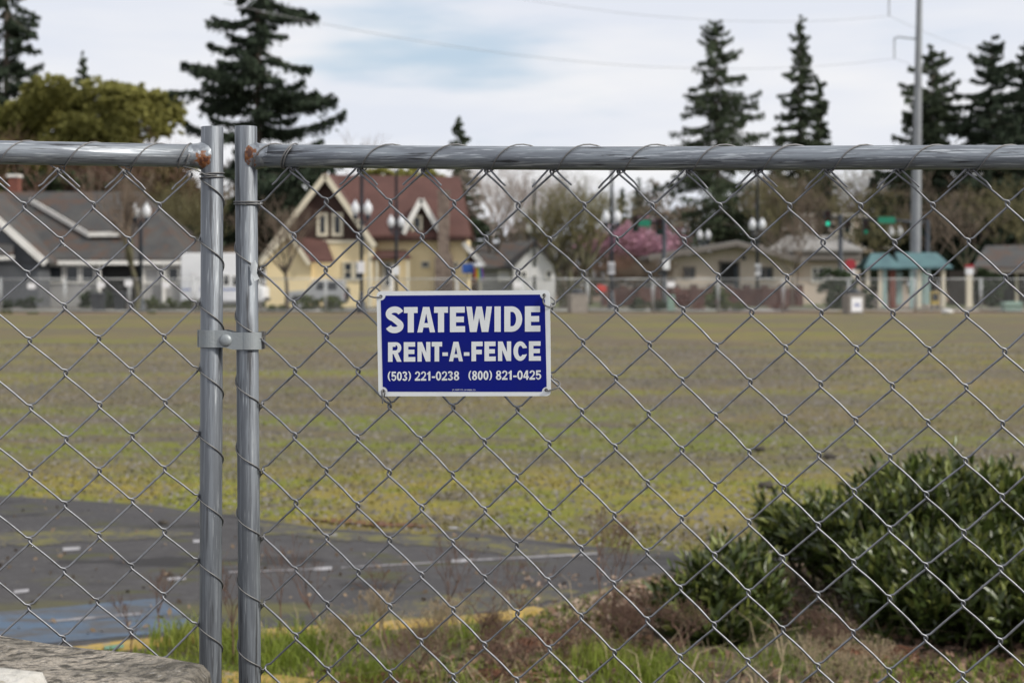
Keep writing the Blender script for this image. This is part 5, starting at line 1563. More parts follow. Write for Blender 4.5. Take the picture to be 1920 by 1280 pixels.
for px, py, is_tall, lab in [(678, 390, True, 'tall twin globe lamp rising left of the blue sign before the yellow house'), (743, 415, True, 'second twin globe lamp before the yellow house, nearer its dormer'),
                             (1002, 426, True, 'twin globe lamp standing before the white cottage gable'), (1147, 406, True, 'twin globe lamp with tall spire left of the pink blossom tree'),
                             (1320, 440, False, 'short twin globe lamp before the beige building doorway'), (1420, 420, True, 'twin globe lamp with tall spire and small sign before the beige building'),
                             (1679, 434, False, 'twin globe lamp before the teal shelter roof'), (264, 395, False, 'twin globe lamp before the grey bungalow roof')]:
    p_ = tall if is_tall else short
    o = p_ if p_ not in used else copy_tree(p_)
    used.add(p_)
    D = (5.88 - EYE) * F / (HY - py)
    o.location = (X(px, D), D, 0); o.rotation_euler = (0, 0, random.uniform(-.25, .25)); o['label'] = lab
    if px in (678, 1420, 1147):
        yy = Z(501 if px != 1420 else 503, D)
        MB().box(-.22, .22, -.16, -.13, yy - .32, yy + .32).build('plate', M['whiteplastic'], o)
    if px == 1320: pass
def single_lamp(px, py, lab):
    D = (5.88 - EYE) * F / (HY - py)
    t = thing('globe_lamp', lab, 'street lamp', (X(px, D), D, 0), 0, 'single globe lamps')
    MB().lathe([(.25, 0), (.2, .5), (.11, .8), (.09, 5.4)], 10).build('pole', M['navy'], t)
    MB().lathe([(.10, 5.402), (.15, 5.5), (.16, 5.55)], 10).build('globe_holder', M['navy'], t)
    MB().lathe([(.15, 5.552), (.25, 5.72), (.28, 5.88), (.25, 6.04), (.14, 6.15), (.03, 6.22)], 12).build('globe', M['globe'], t)
single_lamp(1845, 440, 'single pale globe lamp among the brown trees left of another')
single_lamp(1911, 440, 'single pale globe lamp at the right edge of the picture')

# ------------------------------------------------------------------ traffic signals and street name signs
M['greensign'] = mat('green_street_sign', (0.006, 0.19, 0.115), 0.5)
M['green_lit'] = mat('lit_green_lens', (0.02, 0.5, 0.3), 0.4, emit=((0.02, 0.85, 0.52), 1.0))
M['lens_red'] = mat('unlit_red_lens', (0.10, 0.012, 0.012), 0.4)
M['lens_amber'] = mat('unlit_amber_lens', (0.13, 0.06, 0.01), 0.4)
M['lens_green'] = mat('unlit_green_lens', (0.01, 0.10, 0.06), 0.4)
M['green_dim'] = mat('angled_green_lens', (0.01, 0.25, 0.13), 0.4, emit=((0.01, 0.45, 0.25), 0.35))
def signal_head(parent, x, y, zc, s=1.0, lit=None, face=-1):
    hw, hh = .21 * s, .56 * s
    mb = MB(); mb.box(x - hw, x + hw, y - .14, y + .14, zc - hh, zc + hh)
    hd = mb.build('signal_head', M['black'], parent)
    for k, mm in ((1, 'lens_red'), (0, 'lens_amber'), (-1, lit or 'lens_green')):
        z = zc + k * .355 * s
        mb = MB(); mb.lathe([(.135 * s, 0), (.125 * s, .025), (.06 * s, .045)], 14)
        mb.v = [(x + a, y - .145 - c, z + b) for a, b, c in mb.v]
        mb.build('lens', M[mm], hd)
        mb = MB()
        n = 10; vs = []
        for q in range(n + 1):
            a = R(-20 + 220 * q / n)
            for yy, rr in ((y - .142, .16), (y - .38, .15)):
                vs.append((x + math.cos(a) * rr * s, yy, z + math.sin(a) * rr * s))
        mb.add(vs, [(2 * q, 2 * q + 1, 2 * q + 3, 2 * q + 2) for q in range(n)])
        mb.build('visor', M['black'], hd)
    return hd
def street_sign(parent, x, y, z, wd, ht):
    MB().prism([(a, y, b) for a, b in rounded([(x - wd / 2, z - ht / 2), (x + wd / 2, z - ht / 2), (x + wd / 2, z + ht / 2), (x - wd / 2, z + ht / 2)], .05, 3)], (0, .03, 0)).build('name_plate', M['greensign'], parent)
# mast arm at the right
D = 116
t = thing('traffic_signal', 'dark mast arm traffic signal with green street sign right of the teal shelter', 'traffic light', (X(1739, D), D, 0), 0, 'traffic signals at the junction')
lx = lambda px: X(px, D) - X(1739, D)
MB().lathe([(.30, 0), (.30, .3), (.19, .5), (.15, Z(412, D))], 12).build('pole', M['navy'], t)
MB().tube([(0, 0, Z(418, D)), (lx(1680), -.1, Z(414, D)), (lx(1612), -.1, Z(411, D))], [.11, .09, .06], 10).build('mast_arm', M['navy'], t)
signal_head(t, lx(1621), -.3, Z(426, D), .95, 'green_dim'); street_sign(t, lx(1661), -.3, Z(413, D), 1.22, .46)
D = 113
t = thing('traffic_signal', 'dark signal pole with brightly lit green lamp left of the teal shelter', 'traffic light', (X(1576, D), D, 0), 0, 'traffic signals at the junction')
lx = lambda px: X(px, D) - X(1576, D)
MB().lathe([(.30, 0), (.30, .3), (.17, .5), (.15, Z(403, D))], 12).build('pole', M['navy'], t)
MB().tube([(-.05, 0, Z(407, D)), (lx(1551), -.05, Z(408, D))], .05, 8).build('bracket', M['navy'], t)
signal_head(t, lx(1550), -.2, Z(410, D), 1.0, 'green_lit'); signal_head(t, lx(1588), -.1, Z(424, D), .8)
D = 112
t = thing('traffic_signal', 'dark signal pole with two unlit heads and green sign before the pink tree', 'traffic light', (X(1245, D), D, 0), 0, 'traffic signals at the junction')
lx = lambda px: X(px, D) - X(1245, D)
MB().lathe([(.28, 0), (.28, .3), (.17, .5), (.14, Z(410, D))], 12).build('pole', M['navy'], t)
MB().tube([(0, 0, Z(417, D)), (lx(1188), -.05, Z(415, D))], [.09, .06], 8).build('mast_arm', M['navy'], t)
signal_head(t, lx(1191), -.25, Z(420, D), 1.0); signal_head(t, lx(1236), -.25, Z(425, D), 1.05); street_sign(t, lx(1206.5), -.3, Z(418.5, D), .92, .46)
MB().box(lx(1243), lx(1255), -.24, -.2, Z(505, D), Z(486, D)).build('plate', M['whiteplastic'], t)
MB().box(lx(1233), lx(1252), -.3, -.2, Z(515, D), Z(508, D)).build('control_box', M['black'], t)

# ------------------------------------------------------------------ transmission pole and lines
D = 108
M['polegrey'] = mat('grey_steel_pole', (0.26, 0.275, 0.29), 0.55, 0.2, noise=[(0.8, (0.21, 0.22, 0.24), 0.4, 0.65)])
t = thing('transmission_pole', 'tall grey steel power pole with bracket arms, rising out of the frame', 'utility pole', (X(1715, D), D, 0))
zt_ = Z(-120, D)
lp = lambda z: (X(1715 + (533 - HY - (z - EYE) * 0) * 0, D) - X(1715, D)) + (z - .5) * .0155
MB().tube([(lp(z), 0, z) for z in np.linspace(0, zt_, 12)], list(np.linspace(.39, .16, 12)), 16).build('pole', M['polegrey'], t)
MB().lathe([(.62, 0), (.62, .12), (.5, .2)], 16).build('base_plate', M['navy'], t)
def arm(zrow, ztip, pxa):
    xa = X(pxa, D) - X(1715, D); z = Z(zrow, D); zb_ = Z(ztip, D)
    MB().tube([(lp(z), 0, z), (xa + .25, 0, z + .16), (xa, 0, z + .06), (xa, 0, z - .1)], [.06, .05, .05, .05], 8).build('bracket_arm', M['polegrey'], t)
    mb = MB()
    n = 11
    prof = []
    for k in range(n):
        zz_ = z - .1 - (z - .1 - zb_) * k / (n - 1)
        prof += [(.03, zz_), (.07, zz_ - .02)] if k < n - 1 else [(.03, zz_)]
    mb.lathe(prof[::-1], 8, (xa, 0)).build('insulator', M['polegrey'], t)
    return (X(1715, D) + xa, D, zb_)
e1 = arm(74, 110, 1677); e2 = arm(-6, 30, 1667)
M['cable'] = mat('aluminium_cable', (0.30, 0.31, 0.33), 0.5, 0.3)
def cable(label, p0, p1, sag, r=.013):
    p0, p1 = Vector(p0), Vector(p1)
    P = [p0.lerp(p1, k / 24) - Vector((0, 0, sag * 4 * (k / 24) * (1 - k / 24))) for k in range(25)]
    tag(MB().tube(P, r, 5).build('power_line', M['cable'], None), label, 'cable', 'overhead power lines')
def PW_(px, py, D): return (X(px, D), D, Z(py, D))
cable('lower power line running left from the lower pole bracket across the conifers', e1, PW_(420, 6, 70), 1.6)
cable('upper power line running left from the upper pole bracket near the top edge', e2, PW_(900, -16, 86), .9)
cable('power line leaving the upper bracket towards the right edge', e2, PW_(2000, 128, 150), .8)
cable('power line leaving the lower bracket behind the steel pole', e1, PW_(2000, 170, 160), .8)
# ------------------------------------------------------------------ trees
GT = 'tall conifers'
M['olive_brown'] = mat('olive_brown_leaves', (0.135, 0.105, 0.045), 0.85, island=.5, transl=.2)
def apex(py, D): return Z(py, D)
conifer('huge ragged dark conifer behind the two fence posts, top out of frame', 484, 125, 33, 7.0, 21, M['conifer'], z0=.18, shape=.62, dens=1.6, gap=.12, size=.36, droop=.34, rag=.56, nb=44)
conifer('dark conifer at the upper left corner, top out of frame', 12, 146, 38, 5.6, 22, M['conifer'], z0=.15, shape=.55, dens=1.3, gap=.2, size=.32, droop=.28, rag=.3, nb=48)
conifer('small dark spire tip rising from the olive green tree', 155, 168, apex(98, 168), 3.6, 23, M['conifer_mid'], z0=.3, shape=.9, size=.4, gap=.2)
conifer('tall open dark conifer left of the other conifer pair on the right', 1345, 150, apex(40, 150), 7.6, 24, M['conifer_mid'], z0=.12, shape=.62, dens=.9, gap=.30, size=.30, droop=.30, rag=.36, nb=42)
conifer('tall narrow conifer in the middle of the right hand skyline', 1499, 160, apex(34, 160), 4.0, 25, M['conifer_mid'], z0=.12, shape=.62, dens=1.2, gap=.2, size=.30, droop=.25, rag=.32, nb=46)
conifer('shorter narrow conifer leaning against the right of the tall narrow conifer', 1538, 161, apex(152, 161), 1.9, 26, M['conifer_mid'], z0=.12, shape=.5, dens=1.3, gap=.15, size=.38, droop=.2, nb=40)
conifer('broad dark conifer behind the steel power pole', 1748, 142, apex(84, 142), 7.4, 27, M['conifer_mid'], z0=.12, shape=.70, dens=1.3, gap=.10, size=.32, droop=.2, rag=.34, nb=48)
conifer('dark conifer with layered limbs right of the steel power pole', 1858, 136, apex(70, 136), 6.4, 28, M['conifer'], z0=.12, shape=.62, dens=1.3, gap=.12, size=.32, droop=.24, rag=.42, nb=44)
conifer('dark conifer cut by the right edge of the picture', 1922, 140, apex(88, 140), 5.6, 29, M['conifer'], z0=.12, shape=.66, dens=1.3, gap=.1, size=.32, droop=.24, rag=.34, nb=46)
conifer('small distant conifer alone above the top rail near the middle', 860, 230, apex(219, 230), 7.0, 30, M['conifer_mid'], z0=.2, shape=.95, size=.5, gap=.15, nb=44)
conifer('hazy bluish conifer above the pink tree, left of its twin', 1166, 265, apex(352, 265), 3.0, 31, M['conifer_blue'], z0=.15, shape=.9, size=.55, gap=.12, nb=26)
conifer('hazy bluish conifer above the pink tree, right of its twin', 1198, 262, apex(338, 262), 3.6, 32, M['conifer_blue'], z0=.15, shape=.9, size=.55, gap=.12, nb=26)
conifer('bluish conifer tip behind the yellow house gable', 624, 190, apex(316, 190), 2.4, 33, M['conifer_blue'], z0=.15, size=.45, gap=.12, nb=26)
conifer('low dark conifer between the big conifers and the bare trees on the right', 1462, 156, apex(236, 156), 2.6, 34, M['conifer_mid'], z0=.1, shape=.6, size=.32, gap=.3, rag=.4, nb=26)
conifer('low dark conifer among brown trees right of the steel pole', 1640, 150, apex(300, 150), 2.0, 35, M['conifer'], z0=.1, size=.32, gap=.2, nb=24)
conifer('slim dark conifer in the brown trees above the lit green signal', 1548, 146, apex(330, 146), 1.4, 36, M['conifer'], z0=.1, size=.4, gap=.15, nb=26)

def ell(px, py, D, rpx, rpy, x0, ry=None):
    k = D / F
    return (X(px, D) - x0, 0, Z(py, D), rpx * k, ry or rpx * k * .8, rpy * k)
D = 136; x0 = X(170, D)
rsb = random.Random(77)
OB = []
for k in range(84):
    px = rsb.uniform(-80, 335)
    top = np.interp(px, [-80, 0, 60, 120, 180, 225, 270, 320, 350], [200, 182, 172, 142, 132, 148, 136, 178, 240])
    r_ = rsb.uniform(22, 40)
    OB.append((ell(px, top + r_ * .8 + rsb.random() * 185, D, r_ * 1.15, r_ * .85, x0)[0], rsb.uniform(-3, 3), ell(px, top + r_ * .8 + rsb.random() * 185, D, 1, 1, x0)[2], r_ * 1.15 * D / F, r_ * D / F, r_ * .85 * D / F))
leafy_mass('olive_tree', 'wide olive green tree behind the bungalow at left', 'tree', (x0, D, 0), OB, M['olive'], 41, .30, 5.0, stems=9)
D = 140; x0 = X(770, D)
leafy_mass('olive_tree', 'olive green tree top showing over the red brown roof', 'tree', (x0, D, 0), [ell(720, 345, D, 55, 30, x0), ell(785, 350, D, 60, 34, x0), ell(700, 400, D, 60, 50, x0), ell(810, 400, D, 40, 50, x0)], M['olive'], 42, .38, 7)
D = 133; x0 = X(530, D)
leafy_mass('evergreen_tree', 'dark evergreen mass between the right post and the yellow house gable', 'tree', (x0, D, 0), [ell(520, 400, D, 42, 75, x0), ell(562, 350, D, 40, 45, x0), ell(470, 410, D, 55, 70, x0), ell(430, 440, D, 50, 60, x0)], M['hedge_dark'], 43, .40, 8)
D = 125; x0 = X(70, D)
leafy_mass('evergreen_tree', 'dark evergreen mass just above the bungalow ridge at left', 'tree', (x0, D, 0), [ell(60, 350, D, 70, 30, x0), ell(140, 355, D, 70, 30, x0), ell(215, 360, D, 40, 22, x0)], M['hedge_dark'], 44, .38, 7)

D = 121; x0 = X(335, D)
leafy_mass('olive_tree', 'olive brown leafy tree just left of the left post above the motorhome', 'tree', (x0, D, 0), [ell(340, 380, D, 42, 55, x0), ell(300, 350, D, 40, 40, x0), ell(372, 420, D, 30, 50, x0), ell(325, 440, D, 40, 40, x0)], M['olive_brown'], 45, .34, 4.5)
bare_tree('reddish bare tree behind the bungalow roof at the left edge', 18, 122, apex(232, 122), 51, M['bark'], M['twig_red'], spread=.55, levels=6)
bare_tree('reddish bare tree above the bungalow chimney', 120, 124, apex(262, 124), 52, M['bark'], M['twig_red'], spread=.6, levels=6)
bare_tree('reddish bare tree above the right half of the bungalow roof', 216, 121, apex(238, 121), 53, M['bark'], M['twig_red'], spread=.6, levels=6)
bare_tree('reddish brown bare tree just left of the left post', 320, 123, apex(250, 123), 54, M['bark'], M['twig_red'], spread=.6, levels=6)
bare_tree('slim bare street tree standing before the bungalow porch', 256, 93.2, apex(305, 93), 55, M['bark_moss'], M['twig_brown'], spread=.36, levels=6, fork=.34, r0=.19, up=.4)
bare_tree('mossy bare tree behind the motorhome left of the left post', 352, 118, apex(330, 118), 56, M['bark_moss'], M['twig_moss'], spread=.55, levels=6, fork=.2, trunks=3)
bare_tree('brown bare tree before the left wing of the yellow house', 537, 93.4, apex(360, 93.4), 57, M['bark'], M['twig_brown'], spread=.5, levels=6, r0=.13)
bare_tree('pale bare tree top above the rail over the blue sign', 762, 165, apex(240, 165), 58, M['bark'], M['twig_pale'], spread=.62, levels=6, twig=1.2)
bare_tree('pale bare tree top above the rail right of the small distant conifer', 930, 170, apex(262, 170), 59, M['bark'], M['twig_pale'], spread=.5, levels=6, twig=1.2)
bare_tree('grey bare tree rising right of the yellow house chimney', 905, 132, apex(300, 132), 60, M['bark'], M['twig_pale'], spread=.42, levels=6, twig=1.0)
bare_tree('grey bare tree behind the white cottage', 958, 142, apex(308, 142), 61, M['bark'], M['twig_brown'], spread=.45, levels=6)
bare_tree('large mossy bare tree with several stems right of the white cottage', 1058, 108, apex(318, 108), 62, M['bark_moss'], M['twig_moss'], spread=.55, levels=6, fork=.22, trunks=3, r0=.26)
bare_tree('mossy bare tree behind the tall lamp near the pink tree', 1108, 120, apex(335, 120), 63, M['bark_moss'], M['twig_moss'], spread=.5, levels=6)
bare_tree('thin pale bare tree behind the beige building doorway', 1015, 150, apex(320, 150), 64, M['bark'], M['twig_pale'], spread=.5, levels=6)
D = 136
bare_tree('pink blossoming tree behind the left traffic signal', 1185, D, apex(412, D), 65, M['bark'], M['twig_red'], group=None, name='blossom_tree', spread=.78, levels=6, fork=.22, trunks=2, leaf=(M['pink'], 3, .25, .21, 'blossom'))
D = 126
bare_tree('low reddish bare shrub under the pink tree', 1165, D, apex(470, D), 66, M['bark'], M['twig_red'], group=None, name='bare_shrub', cat='shrub', spread=.8, levels=6, fork=.16, trunks=4, r0=.08)
bare_tree('low brown bare shrub left of the beige building', 1222, 116, apex(482, 116), 67, M['bark'], M['twig_brown'], group=None, name='bare_shrub', cat='shrub', spread=.8, levels=6, fork=.16, trunks=4, r0=.07)
RT = [(1432, 132, 322, 'brown bare tree behind the lamp beside the beige building'), (1470, 134, 318, 'brown bare tree over the left end of the pale building'), (1512, 150, 305, 'tall brown bare tree behind the pale building, left part'),
      (1590, 150, 300, 'tall brown bare tree behind the pale building, right part'), (1618, 128, 392, 'small brown bare tree before the pale building'), (1660, 152, 296, 'tall brown bare tree left of the steel power pole'),
      (1700, 160, 310, 'tall brown bare tree straight behind the steel power pole'), (1765, 130, 318, 'brown bare tree right of the mast arm signal'), (1792, 148, 300, 'tall brown bare tree between pole and globe lamps'),
      (1822, 110, 350, 'dark stemmed bare tree beside the red capped sign'), (1868, 128, 322, 'brown bare tree behind the left single globe lamp'), (1905, 150, 298, 'tall brown bare tree at the right edge'), (1945, 126, 330, 'brown bare tree just beyond the right edge'), (1485, 112, 398, 'thin brown bare tree before the beige building right end')]
RT += [(1408, 158, 335, 'brown bare tree deep behind the beige building gable'), (1450, 166, 300, 'tall brown bare tree deep between the lamp and the lit signal'), (1545, 170, 292, 'tall brown bare tree deep behind the lit signal pole'), (1625, 172, 290, 'tall brown bare tree deep behind the angled green signal'),
       (1690, 145, 330, 'brown bare tree just left of the steel pole, before the taller ones'), (1735, 168, 292, 'tall brown bare tree deep right of the steel pole'), (1820, 165, 292, 'tall brown bare tree deep behind the globe lamps'), (1880, 160, 300, 'tall brown bare tree deep between the two globe lamps'), (1595, 135, 350, 'brown bare tree before the right half of the pale building'), (1530, 137, 352, 'brown bare tree before the left half of the pale building')]
for k, (px, D, py, lab) in enumerate(RT):
    bare_tree(lab, px, D, apex(py, D), 70 + k, M['bark_moss'] if k % 3 == 0 else M['bark'], M['twig_brown'] if k % 2 else M['twig_moss'], spread=.5 + .1 * (k % 3), levels=6, twig=1.6)

# far woods closing the view behind everything
rs = np.random.default_rng(90)
n = 80000
xx = rs.uniform(-115, 115, n); yy = rs.uniform(196, 235, n)
hh = 9.5 + 2.5 * np.sin(xx * .11) + 1.8 * np.sin(xx * .37 + 1) + 1.4 * np.sin(xx * .83)
hh *= np.where((xx > -12) & (xx < 17), .8, 1.0)
hh += 5.5 / (1 + np.exp(-(xx - 27) / 2.5)) + 4 / (1 + np.exp((xx + 26) / 2.5))
P = np.stack([xx, yy, rs.uniform(0, 1, n) ** .75 * hh], 1)
V, Fc = cards(P, rs.uniform(.15, .45, n), rs, 3.2, -.9)
M['woods'] = mat('far_winter_woods', (0.105, 0.086, 0.066), 0.95, noise=[(.12, (0.075, 0.075, 0.05), 0.42, 0.58), (.3, (0.17, 0.12, 0.09), 0.5, 0.65)], island=.4, coord='World')
tag(link_mesh('distant_woods', np_mesh('distant_woods', V, Fc), M['woods'], None, 'stuff'), 'distant brown winter woods behind all the houses', 'woods')

# ------------------------------------------------------------------ hedges, shrubs and street things
def hedge(label, px0, px1, py0, D, m, seed, depth=.7, size=.11, dens=5, name='hedge', group='clipped hedges and bushes', z0=0.05):
    x0 = X((px0 + px1) / 2, D); w_ = (X(px1, D) - X(px0, D)) / 2; h = Z(py0, D)
    nb = max(1, int(w_ * 2 / (h * 1.1)))
    bl_ = [((-w_ + w_ * 2 * (k + .5) / nb), 0, h * .5, w_ / nb * 1.05, depth, h * .5) for k in range(nb)]
    return leafy_mass(name, label, 'bush', (x0, D, 0), bl_, m, seed, size, dens, group, inner=.4)
hedge('dark hedge behind the wheeled bins', 148, 235, 545, 97.5, M['hedge_dark'], 101)
hedge('olive green hedge before the right end of the bungalow', 272, 372, 558, 94.5, M['hedge'], 102)
hedge('low green hedge in front of the silver off-roader', 558, 640, 553, 93.0, M['hedge'], 103)
hedge('low green shrub left of the silver off-roader', 498, 545, 570, 93.6, M['hedge'], 104)
hedge('clipped dark green hedge right of the tall lamp', 1182, 1252, 559, 93.2, M['hedge_dark'], 105)
hedge('round green bush before the beige doorway', 1322, 1368, 541, 94.0, M['hedge'], 106)
hedge('small green bush left of the round bush', 1368, 1400, 563, 93.0, M['hedge'], 107)
hedge('large dark green bush left of the poster bin', 1532, 1608, 506, 94.5, M['hedge_dark'], 108, .9, .13)
hedge('dark evergreen bush before the dark building', 1826, 1884, 502, 106, M['hedge_dark'], 109, 1.0, .14)
hedge('dark shrub at the bungalow wall, far left', 28, 78, 556, 99, M['hedge_dark'], 110)
hedge('low hedge at the left edge of the picture', -40, 26, 560, 98, M['hedge_dark'], 111)
hedge('reddish low shrub left of the round bush', 1292, 1322, 568, 92.6, M['red_shrub'], 112)
hedge('reddish low shrub before the brick wall', 1440, 1480, 566, 92.6, M['red_shrub'], 113)
hedge('small green weed clump on the lot edge before the bungalow', 52, 72, 585, 87.6, M['hedge'], 114, .25, .08)
hedge('small green weed clump left of the bins', 2, 24, 581, 87.4, M['hedge'], 115, .25, .08)
hedge('small weed clump on the lot edge before the street tree', 276, 292, 582, 87.6, M['hedge'], 116, .2, .08)
hedge('brown leafed shrub under the left signal pole', 1262, 1292, 545, 100, M['red_shrub'], 117)
hedge('dark shrubs behind the poster bin right side', 1612, 1640, 540, 99, M['hedge_dark'], 118)

M['bin'] = mat('dark_grey_bin', (0.028, 0.032, 0.040), 0.55)
def wheeled_bin(px, D, lab):
    t = thing('wheeled_bin', lab, 'bin', (X(px, D), D, 0.02), 0, 'wheeled bins')
    MB().prism([(-.27, -.33, .08), (.27, -.33, .08), (.36, -.38, 1.0), (-.36, -.38, 1.0)], (0, .7, 0)).build('body', M['bin'], t)
    MB().prism([(-.39, -.44, 1.002), (.39, -.44, 1.002), (.39, .36, 1.06), (-.39, .36, 1.06)], (0, 0, .06)).build('lid', M['bin'], t)
    for s in (-1, 1):
        mb = MB(); mb.lathe([(.11, -.04), (.11, .04)], 12); mb.v = [(s * .30 + c, .36 + a, .11 + b) for a, b, c in mb.v]
        mb.build('wheel', M['rubber'], t)
    MB().bar((-.3, .42, 1.0), (.3, .42, 1.0), .04, .04).build('handle', M['bin'], t)
wheeled_bin(184, 92.2, 'dark wheeled bin left of its neighbour before the dark hedge'); wheeled_bin(226, 93.6, 'dark wheeled bin right of its neighbour, nearer the street tree')
M['aggregate'] = mat('exposed_aggregate', (0.27, 0.245, 0.215), .9, noise=[(9, (.19, .17, .15), .42, .6), (40, (.36, .33, .29), .55, .7)])
def litter_bin(px, D, lab, poster):
    t = thing('litter_bin', lab, 'litter bin', (X(px, D), D, 0), .2, 'concrete litter bins')
    MB().box(-.46, .46, -.46, .46, 0, 1.0).build('body', M['aggregate'], t, bevel=.04)
    MB().prism([(-.48, -.48, 1.003), (.48, -.48, 1.003), (.48, .48, 1.003), (-.48, .48, 1.003)], (0, 0, .08)).build('rim', M['pave'], t)
    MB().lathe([(.40, 1.085), (.38, 1.2), (.25, 1.32), (.1, 1.36)], 16).build('lid', M['bin'], t)
    if poster:
        MB().box(-.32, .30, -.485, -.462, .12, .88).build('poster', M['whiteplastic'], t)
        MB().prism([(-.2, -.489, .42), (.12, -.489, .38), (.2, -.489, .52), (-.05, -.489, .6)], (0, .003, 0)).build('poster_mark', M['farsignblue'], t)
litter_bin(1082, 89.2, 'square concrete litter bin just right of the blue sign', False); litter_bin(1600, 87.6, 'square concrete litter bin with a white poster below the teal shelter', True)
M['utilgreen'] = mat('pale_green_cabinet', (0.20, 0.30, 0.25), .6, noise=[(2, (.17, .26, .215), .4, .65)])
t = thing('utility_cabinet', 'narrow pale green utility cabinet beside the clipped hedge', 'cabinet', (X(1258, 92.4), 92.4, 0))
MB().box(-.2, .2, -.2, .2, 0.05, Z(556, 92.4)).build('body', M['utilgreen'], t, bevel=.02)
MB().box(-.23, .23, -.23, .23, Z(556, 92.4) + .002, Z(552.5, 92.4)).build('cap', M['utilgreen'], t)
t = thing('utility_box', 'low green utility box at the lot edge at the far right', 'cabinet', (X(1897, 92), 92, 0))
MB().prism([(-.48, -.4, .05), (.48, -.4, .05), (.48, -.4, .42), (-.48, -.4, .42)], (0, .85, 0)).build('body', M['utilgreen'], t)
MB().prism([(-.52, -.45, .422), (.52, -.45, .422), (.47, -.40, .62), (-.47, -.40, .62)], (0, .92, 0)).build('lid', M['utilgreen'], t)
MB().box(-.6, .6, -.5, .6, 0, .05).build('pad', M['pave'], t)
M['redplastic'] = mat('red_board', (0.50, 0.045, 0.035), .5)
t = thing('red_board', 'small red board on a post before the brick wall left end', 'sign', (X(1128, 96), 96, 0))
MB().tube([(0, 0, 0), (0, 0, 1.2)], .04, 8).build('post', M['navy'], t)
MB().prism([(x, -.05, z) for x, z in rounded([(-.28, 1.2), (.28, 1.15), (.27, 1.52), (-.26, 1.6)], .08, 4)], (0, .06, 0)).build('panel', M['redplastic'], t)
M['yellowbox'] = mat('yellow_box', (0.45, 0.33, 0.07), .6)
t = thing('newspaper_box', 'yellow newspaper box right of the steel pole base', 'newspaper box', (X(1752, 99), 99, 0))
MB().box(-.24, .24, -.2, .2, .35, 1.15).build('body', M['yellowbox'], t, bevel=.02)
MB().box(-.19, .19, -.22, -.2, .6, 1.05).build('window', M['glass'], t)
for s in (-.15, .15): MB().box(s - .04, s + .04, -.1, .1, 0, .35).build('leg', M['navy'], t)
M['rock'] = mat('white_rock', (.62, .61, .60), .9, noise=[(9, (.45, .44, .42), .45, .65)])
mb = MB(); mb.ico((0, 0, .10), .30, (1.1, .8, .5), 12, 8, .08)
o = mb.build('boulder', M['rock'], None); o.location = (X(1776, 86.2), 86.2, .03); tag(o, 'pale flat rock on the lot edge below the mast arm signal', 'rock')

# ------------------------------------------------------------------ vehicles
def wheel(parent, x, y, r, wdt=.22):
    mb = MB(); mb.lathe([(r * .62, -wdt / 2), (r * .94, -wdt / 2), (r, -wdt * .35), (r, wdt * .35), (r * .94, wdt / 2), (r * .62, wdt / 2)], 20)
    mb.v = [(x + a, y + c, r + b) for a, b, c in mb.v]
    w_ = mb.build('wheel', M['rubber'], parent)
    mb = MB(); mb.lathe([(r * .6, -wdt * .52), (r * .5, -wdt * .42), (r * .15, -wdt * .44)], 14)
    mb.v = [(x + a, y + c, r + b) for a, b, c in mb.v]
    mb.build('rim', M['chrome'], w_)
D = 97.5
t = thing('motorhome', 'white motorhome parked facing right behind the left post', 'motorhome', (X(424, D), D, .03))
k = D / F
xa, xb = (346 - 424) * k, (500 - 424) * k
zt_ = Z(476, D)
body = [(xa, .62), (xa + .05, .55), (xb - 1.55, .55), (xb - 1.5, 1.05), (xb - .05, 1.05), (xb, 1.2), (xb - .08, 1.62), (xb - .75, 1.80), (xb - 1.28, 2.42), (xb - .98, 2.55), (xb - .92, zt_ - .25), (xb - 1.15, zt_), (xa + .12, zt_), (xa, zt_ - .12)]
body = [(xa, .55), (xb - .05, .55), (xb, .70), (xb - .02, 1.28), (xb - .10, 1.42), (xb - .85, 1.58), (xb - 1.36, 2.30), (xb - 1.00, 2.42), (xb - .90, zt_ - .35), (xb - 1.2, zt_), (xa + .12, zt_), (xa, zt_ - .12)]
MB().prism([(x, -1.15, z) for x, z in body], (0, 2.3, 0)).build('body', M['vanwhite'], t, bevel=.05)
for wx0, wx1, z0, z1 in ((-1.1, -.75, 1.55, 2.1), (.05, .38, 1.55, 2.1), (.62, .95, 1.5, 2.05)):
    f = MB().box(wx0 - .05, wx1 + .05, -1.175, -1.15, z0 - .05, z1 + .05).build('window', M['whitetrim'], t)
    MB().box(wx0, wx1, -1.185, -1.176, z0, z1).build('pane', M['glass'], f)
MB().prism([(xb - 1.28, -1.178, 1.62), (xb - .86, -1.178, 1.62), (xb - 1.28, -1.178, 2.2)], (0, .02, 0)).build('side_window', M['glass'], t)
MB().prism([(xb - 1.30, -1.0, 2.28), (xb - .90, -1.0, 1.64), (xb - .875, -1.0, 1.66), (xb - 1.275, -1.0, 2.30)], (0, 2.0, 0)).build('windscreen', M['glass'], t)
MB().box(xa + .1, xb - 1.4, -1.17, -1.152, 1.22, 1.30).build('side_stripe', M['bannerblue'], t)
MB().box(xa + .6, xa + 1.15, -1.172, -1.152, .62, 2.3).build('door', M['whiteplastic'], t)
MB().box(xb - .04, xb + .05, -1.1, 1.1, .55, .78).build('bumper', M['navy'], t)
MB().box(xb - .03, xb + .02, -1.02, -.75, .95, 1.15).build('headlight', M['whiteplastic'], t)
wheel(t, xb - .85, -1.05, .38); wheel(t, xa + 1.35, -1.05, .38); wheel(t, xb - .85, 1.05, .38); wheel(t, xa + 1.35, 1.05, .38)
D = 98.5
t = thing('off_roader', 'silver boxy off-roader with rear spare wheel parked before the yellow house', 'car', (X(600, D), D, .03))
k = D / F
xl, xr = (543 - 600) * k, (648 - 600) * k
